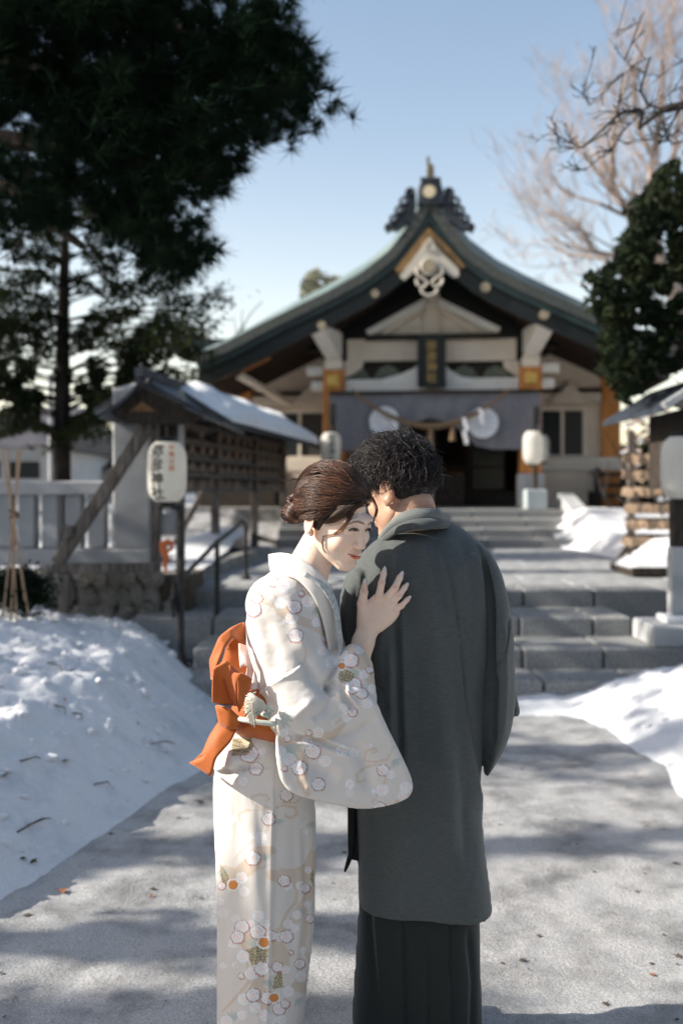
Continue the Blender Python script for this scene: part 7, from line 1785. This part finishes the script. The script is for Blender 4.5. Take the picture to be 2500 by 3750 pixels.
# coat (haori)
HA = SDF((-.055, 2.53, .315), (.52, 2.95, 1.43), .0042)
def ych(x, z): return 2.755+.05*np.clip((z-1.2)/.25, 0, 1)**2+.25*np.clip(np.abs(x-.21)-.10, 0, .3)**1.3
HA.uni(HA.inflate([(1405, 1965), (1450, 1925), (1500, 1905), (1560, 1900), (1628, 1905), (1712, 1945), (1780, 2005), (1796, 2100), (1786, 2400), (1770, 2700), (1758, 2900), (1772, 3100), (1797, 3280), (1826, 3560), (1640, 3900), (1480, 3900), (1330, 3700), (1312, 3200), (1302, 2960), (1290, 2700), (1272, 2500), (1248, 2350), (1242, 2200), (1266, 2110), (1312, 2040), (1370, 1985)], 2.75, .135, .13, ych))
HA.uni(HA.inflate([(1735, 1975), (1795, 2020), (1838, 2105), (1864, 2220), (1880, 2330), (1882, 2480), (1886, 2560), (1872, 2660), (1845, 2740), (1800, 2815), (1772, 2852), (1762, 2700), (1764, 2400), (1740, 2150)], 2.74, .085, .075), .006)
HA.uni(HA.inflate([(1870, 2440), (1884, 2520), (1905, 2618), (1872, 2626), (1840, 2600), (1845, 2460)], 2.81, .03, .02), .004)
HA.uni(HA.inflate([(1290, 2080), (1246, 2200), (1240, 2350), (1262, 2500), (1300, 2700), (1328, 2900), (1342, 2990), (1372, 3080), (1392, 3102), (1408, 3085), (1417, 3020), (1419, 2930), (1430, 2700), (1428, 2400), (1390, 2180), (1340, 2080)], 2.70, .055, .05), .006)
HA.sub(HA.cone(mn0+np.array([0, 0, .03]), mn1+np.array([.0, .02, .045]), .058, .046), .006)
lhem = .5-0
hemp = P(1600, 3366, 2.68).z; hem = hemp+.0
HA.cut(((hem+.02*np.sin(HA.X*9)+.0*HA.X)-HA.Z)*np.ones_like(HA.f))
V, Fc = HA.mesh(); V = relax(V, Fc, 1)
FH = [([(1608, 1949), (1650, 2150), (1680, 2350), (1706, 2594), (1730, 2750), (1755, 2900), (1775, 3000)], 16, .008, 's'), ([(1768, 2033), (1785, 2120), (1794, 2200), (1796, 2400), (1792, 2600), (1785, 2800)], 13, .020, 'g'), ([(1735, 2010), (1750, 2100), (1757, 2260), (1755, 2500)], 22, .008, 'r'),
      ([(1870, 2243), (1855, 2340), (1832, 2419), (1797, 2456)], 4, .006, 'g'), ([(1832, 2260), (1840, 2480), (1832, 2700)], 20, .008, 'r'), ([(1815, 2460), (1812, 2600), (1800, 2740)], 12, .012, 'g'),
      ([(1462, 2030), (1452, 2110), (1440, 2180)], 18, .008, 'r'), ([(1455, 2240), (1458, 2400), (1462, 2600), (1470, 2850)], 11, .016, 'g'), ([(1430, 2330), (1432, 2500), (1434, 2700), (1428, 2900)], 14, .010, 'r'), ([(1500, 2100), (1520, 2400), (1530, 2700), (1540, 3000)], 34, .006, 'g'), ([(1570, 2000), (1600, 2300), (1620, 2600), (1640, 2900), (1650, 3200)], 30, .007, 'r'),
      ([(1660, 2300), (1680, 2600), (1700, 2900), (1720, 3200)], 28, .007, 'g'), ([(1350, 2450), (1400, 2540), (1425, 2600)], 10, .005, 'g'), ([(1300, 2150), (1290, 2300), (1300, 2420)], 18, .009, 'g'), ([(1340, 2400), (1350, 2600), (1370, 2800)], 16, .008, 'g'), ([(1400, 2950), (1395, 3100), (1400, 3300)], 30, .006, 'g'), ([(1500, 3000), (1490, 3200), (1480, 3350)], 34, .005, 'r'), ([(1590, 1950), (1600, 2080), (1640, 2250)], 26, .005, 'g'), ([(1680, 1960), (1720, 2060), (1735, 2200)], 24, .006, 'g')]
V = folds(V, Fc, [(a, b, c*1.5, d) for a, b, c, d in FH]); px, py = topx(V); V[:, 1] += .010*fbm(px/70, py/260, 3, 31)+.004*fbm(px/30, py/60, 2, 32)
loc_part(cloth('coat', V, Fc, M_haori, None), man)
# collar layers
ribbon('coat_collar', [wpt(1372, 2000, 2.80), wpt(1402, 1968, 2.745), wpt(1445, 1930, 2.695), wpt(1495, 1908, 2.668), wpt(1550, 1900, 2.660), wpt(1604, 1903, 2.685), wpt(1634, 1914, 2.735)],
       [wpt(1378, 2020, 2.80), wpt(1412, 1985, 2.73), wpt(1450, 1955, 2.67), wpt(1500, 1942, 2.648), wpt(1560, 1938, 2.645), wpt(1612, 1935, 2.668), wpt(1640, 1935, 2.72)], .006, M_haori, man, bulge=.006)
ribbon('kimono_collar', [wpt(1392, 1960, 2.79), wpt(1415, 1925, 2.74), wpt(1450, 1890, 2.705), wpt(1500, 1868, 2.685), wpt(1555, 1862, 2.682), wpt(1600, 1868, 2.70), wpt(1622, 1885, 2.74)],
       [wpt(1398, 1985, 2.78), wpt(1420, 1955, 2.735), wpt(1460, 1925, 2.695), wpt(1505, 1910, 2.672), wpt(1560, 1905, 2.668), wpt(1606, 1905, 2.69), wpt(1628, 1915, 2.73)], .008, M_collarm, man, bulge=.006)
# hakama
HK = SDF((-.02, 2.56, -.01), (.44, 2.94, .56), .0045)
HK.uni(HK.inflate([(1320, 3100), (1316, 3300), (1308, 3450), (1298, 3600), (1288, 3800), (1280, 4100), (1280, 4600), (1780, 4600), (1780, 4100), (1768, 3800), (1762, 3650), (1755, 3400), (1750, 3100)], 2.75, .110, .10, ych)); HK.cut((.012-HK.Z)*np.ones_like(HK.f))
V, Fc = HK.mesh(); V = relax(V, Fc, 1)
V = folds(V, Fc, [([(1640, 3300), (1640, 3500), (1643, 3700), (1645, 4000)], 10, .014, 's'), ([(1340, 3250), (1360, 3450), (1390, 3700), (1400, 4000)], 16, .010, 'g'), ([(1370, 3300), (1385, 3600), (1400, 3900)], 14, .006, 'r'), ([(1480, 3350), (1490, 3700), (1490, 4000)], 12, .008, 'k'), ([(1560, 3350), (1565, 3700), (1570, 4000)], 12, .008, 's'), ([(1715, 3400), (1735, 3600), (1725, 3900)], 12, .010, 'g')])
loc_part(cloth('hakama', V, Fc, M_hakama, None), man)
# front cord hanging at his left side
loc_part(cloth('coat_cord', *tubes_np(np.array([[wpt(1290, 2930, 2.74), wpt(1288, 3050, 2.74), wpt(1284, 3130, 2.74), wpt(1272, 3165, 2.74), wpt(1262, 3192, 2.74)]]), np.array([[.014, .012, .008, .006, .003]]), 8), M_black2, None), man)
o_ = MB().prism([(P(1283, 2900, 2.76).x, P(0, 2900, 2.76).z), (P(1330, 2900, 2.76).x, P(0, 2900, 2.76).z), (P(1330, 3150, 2.76).x, P(0, 3150, 2.76).z), (P(1278, 3138, 2.76).x, P(0, 3138, 2.76).z)], 2.74, 2.78).build('coat_front_flap', M_black2, None, bevel=.004); loc_part(o_, man)
for x in (.13, .29):
    loc_part(MB().box(x-.05, x+.05, 2.70, 2.95, .0, .02).build('sandal', M_black, None, bevel=.008), man)
    ft = SDF((x-.06, 2.66, .0), (x+.06, 2.97, .12), .006); ft.uni(ft.cone((x, 2.75, .055), (x, 2.90, .045), .036, .030)); ft.uni(ft.cone((x, 2.76, .055), (x, 2.76, .09), .036, .034), .02); v_, f_ = ft.mesh()
    loc_part(cloth('sock', v_, f_, M_white, None), man)
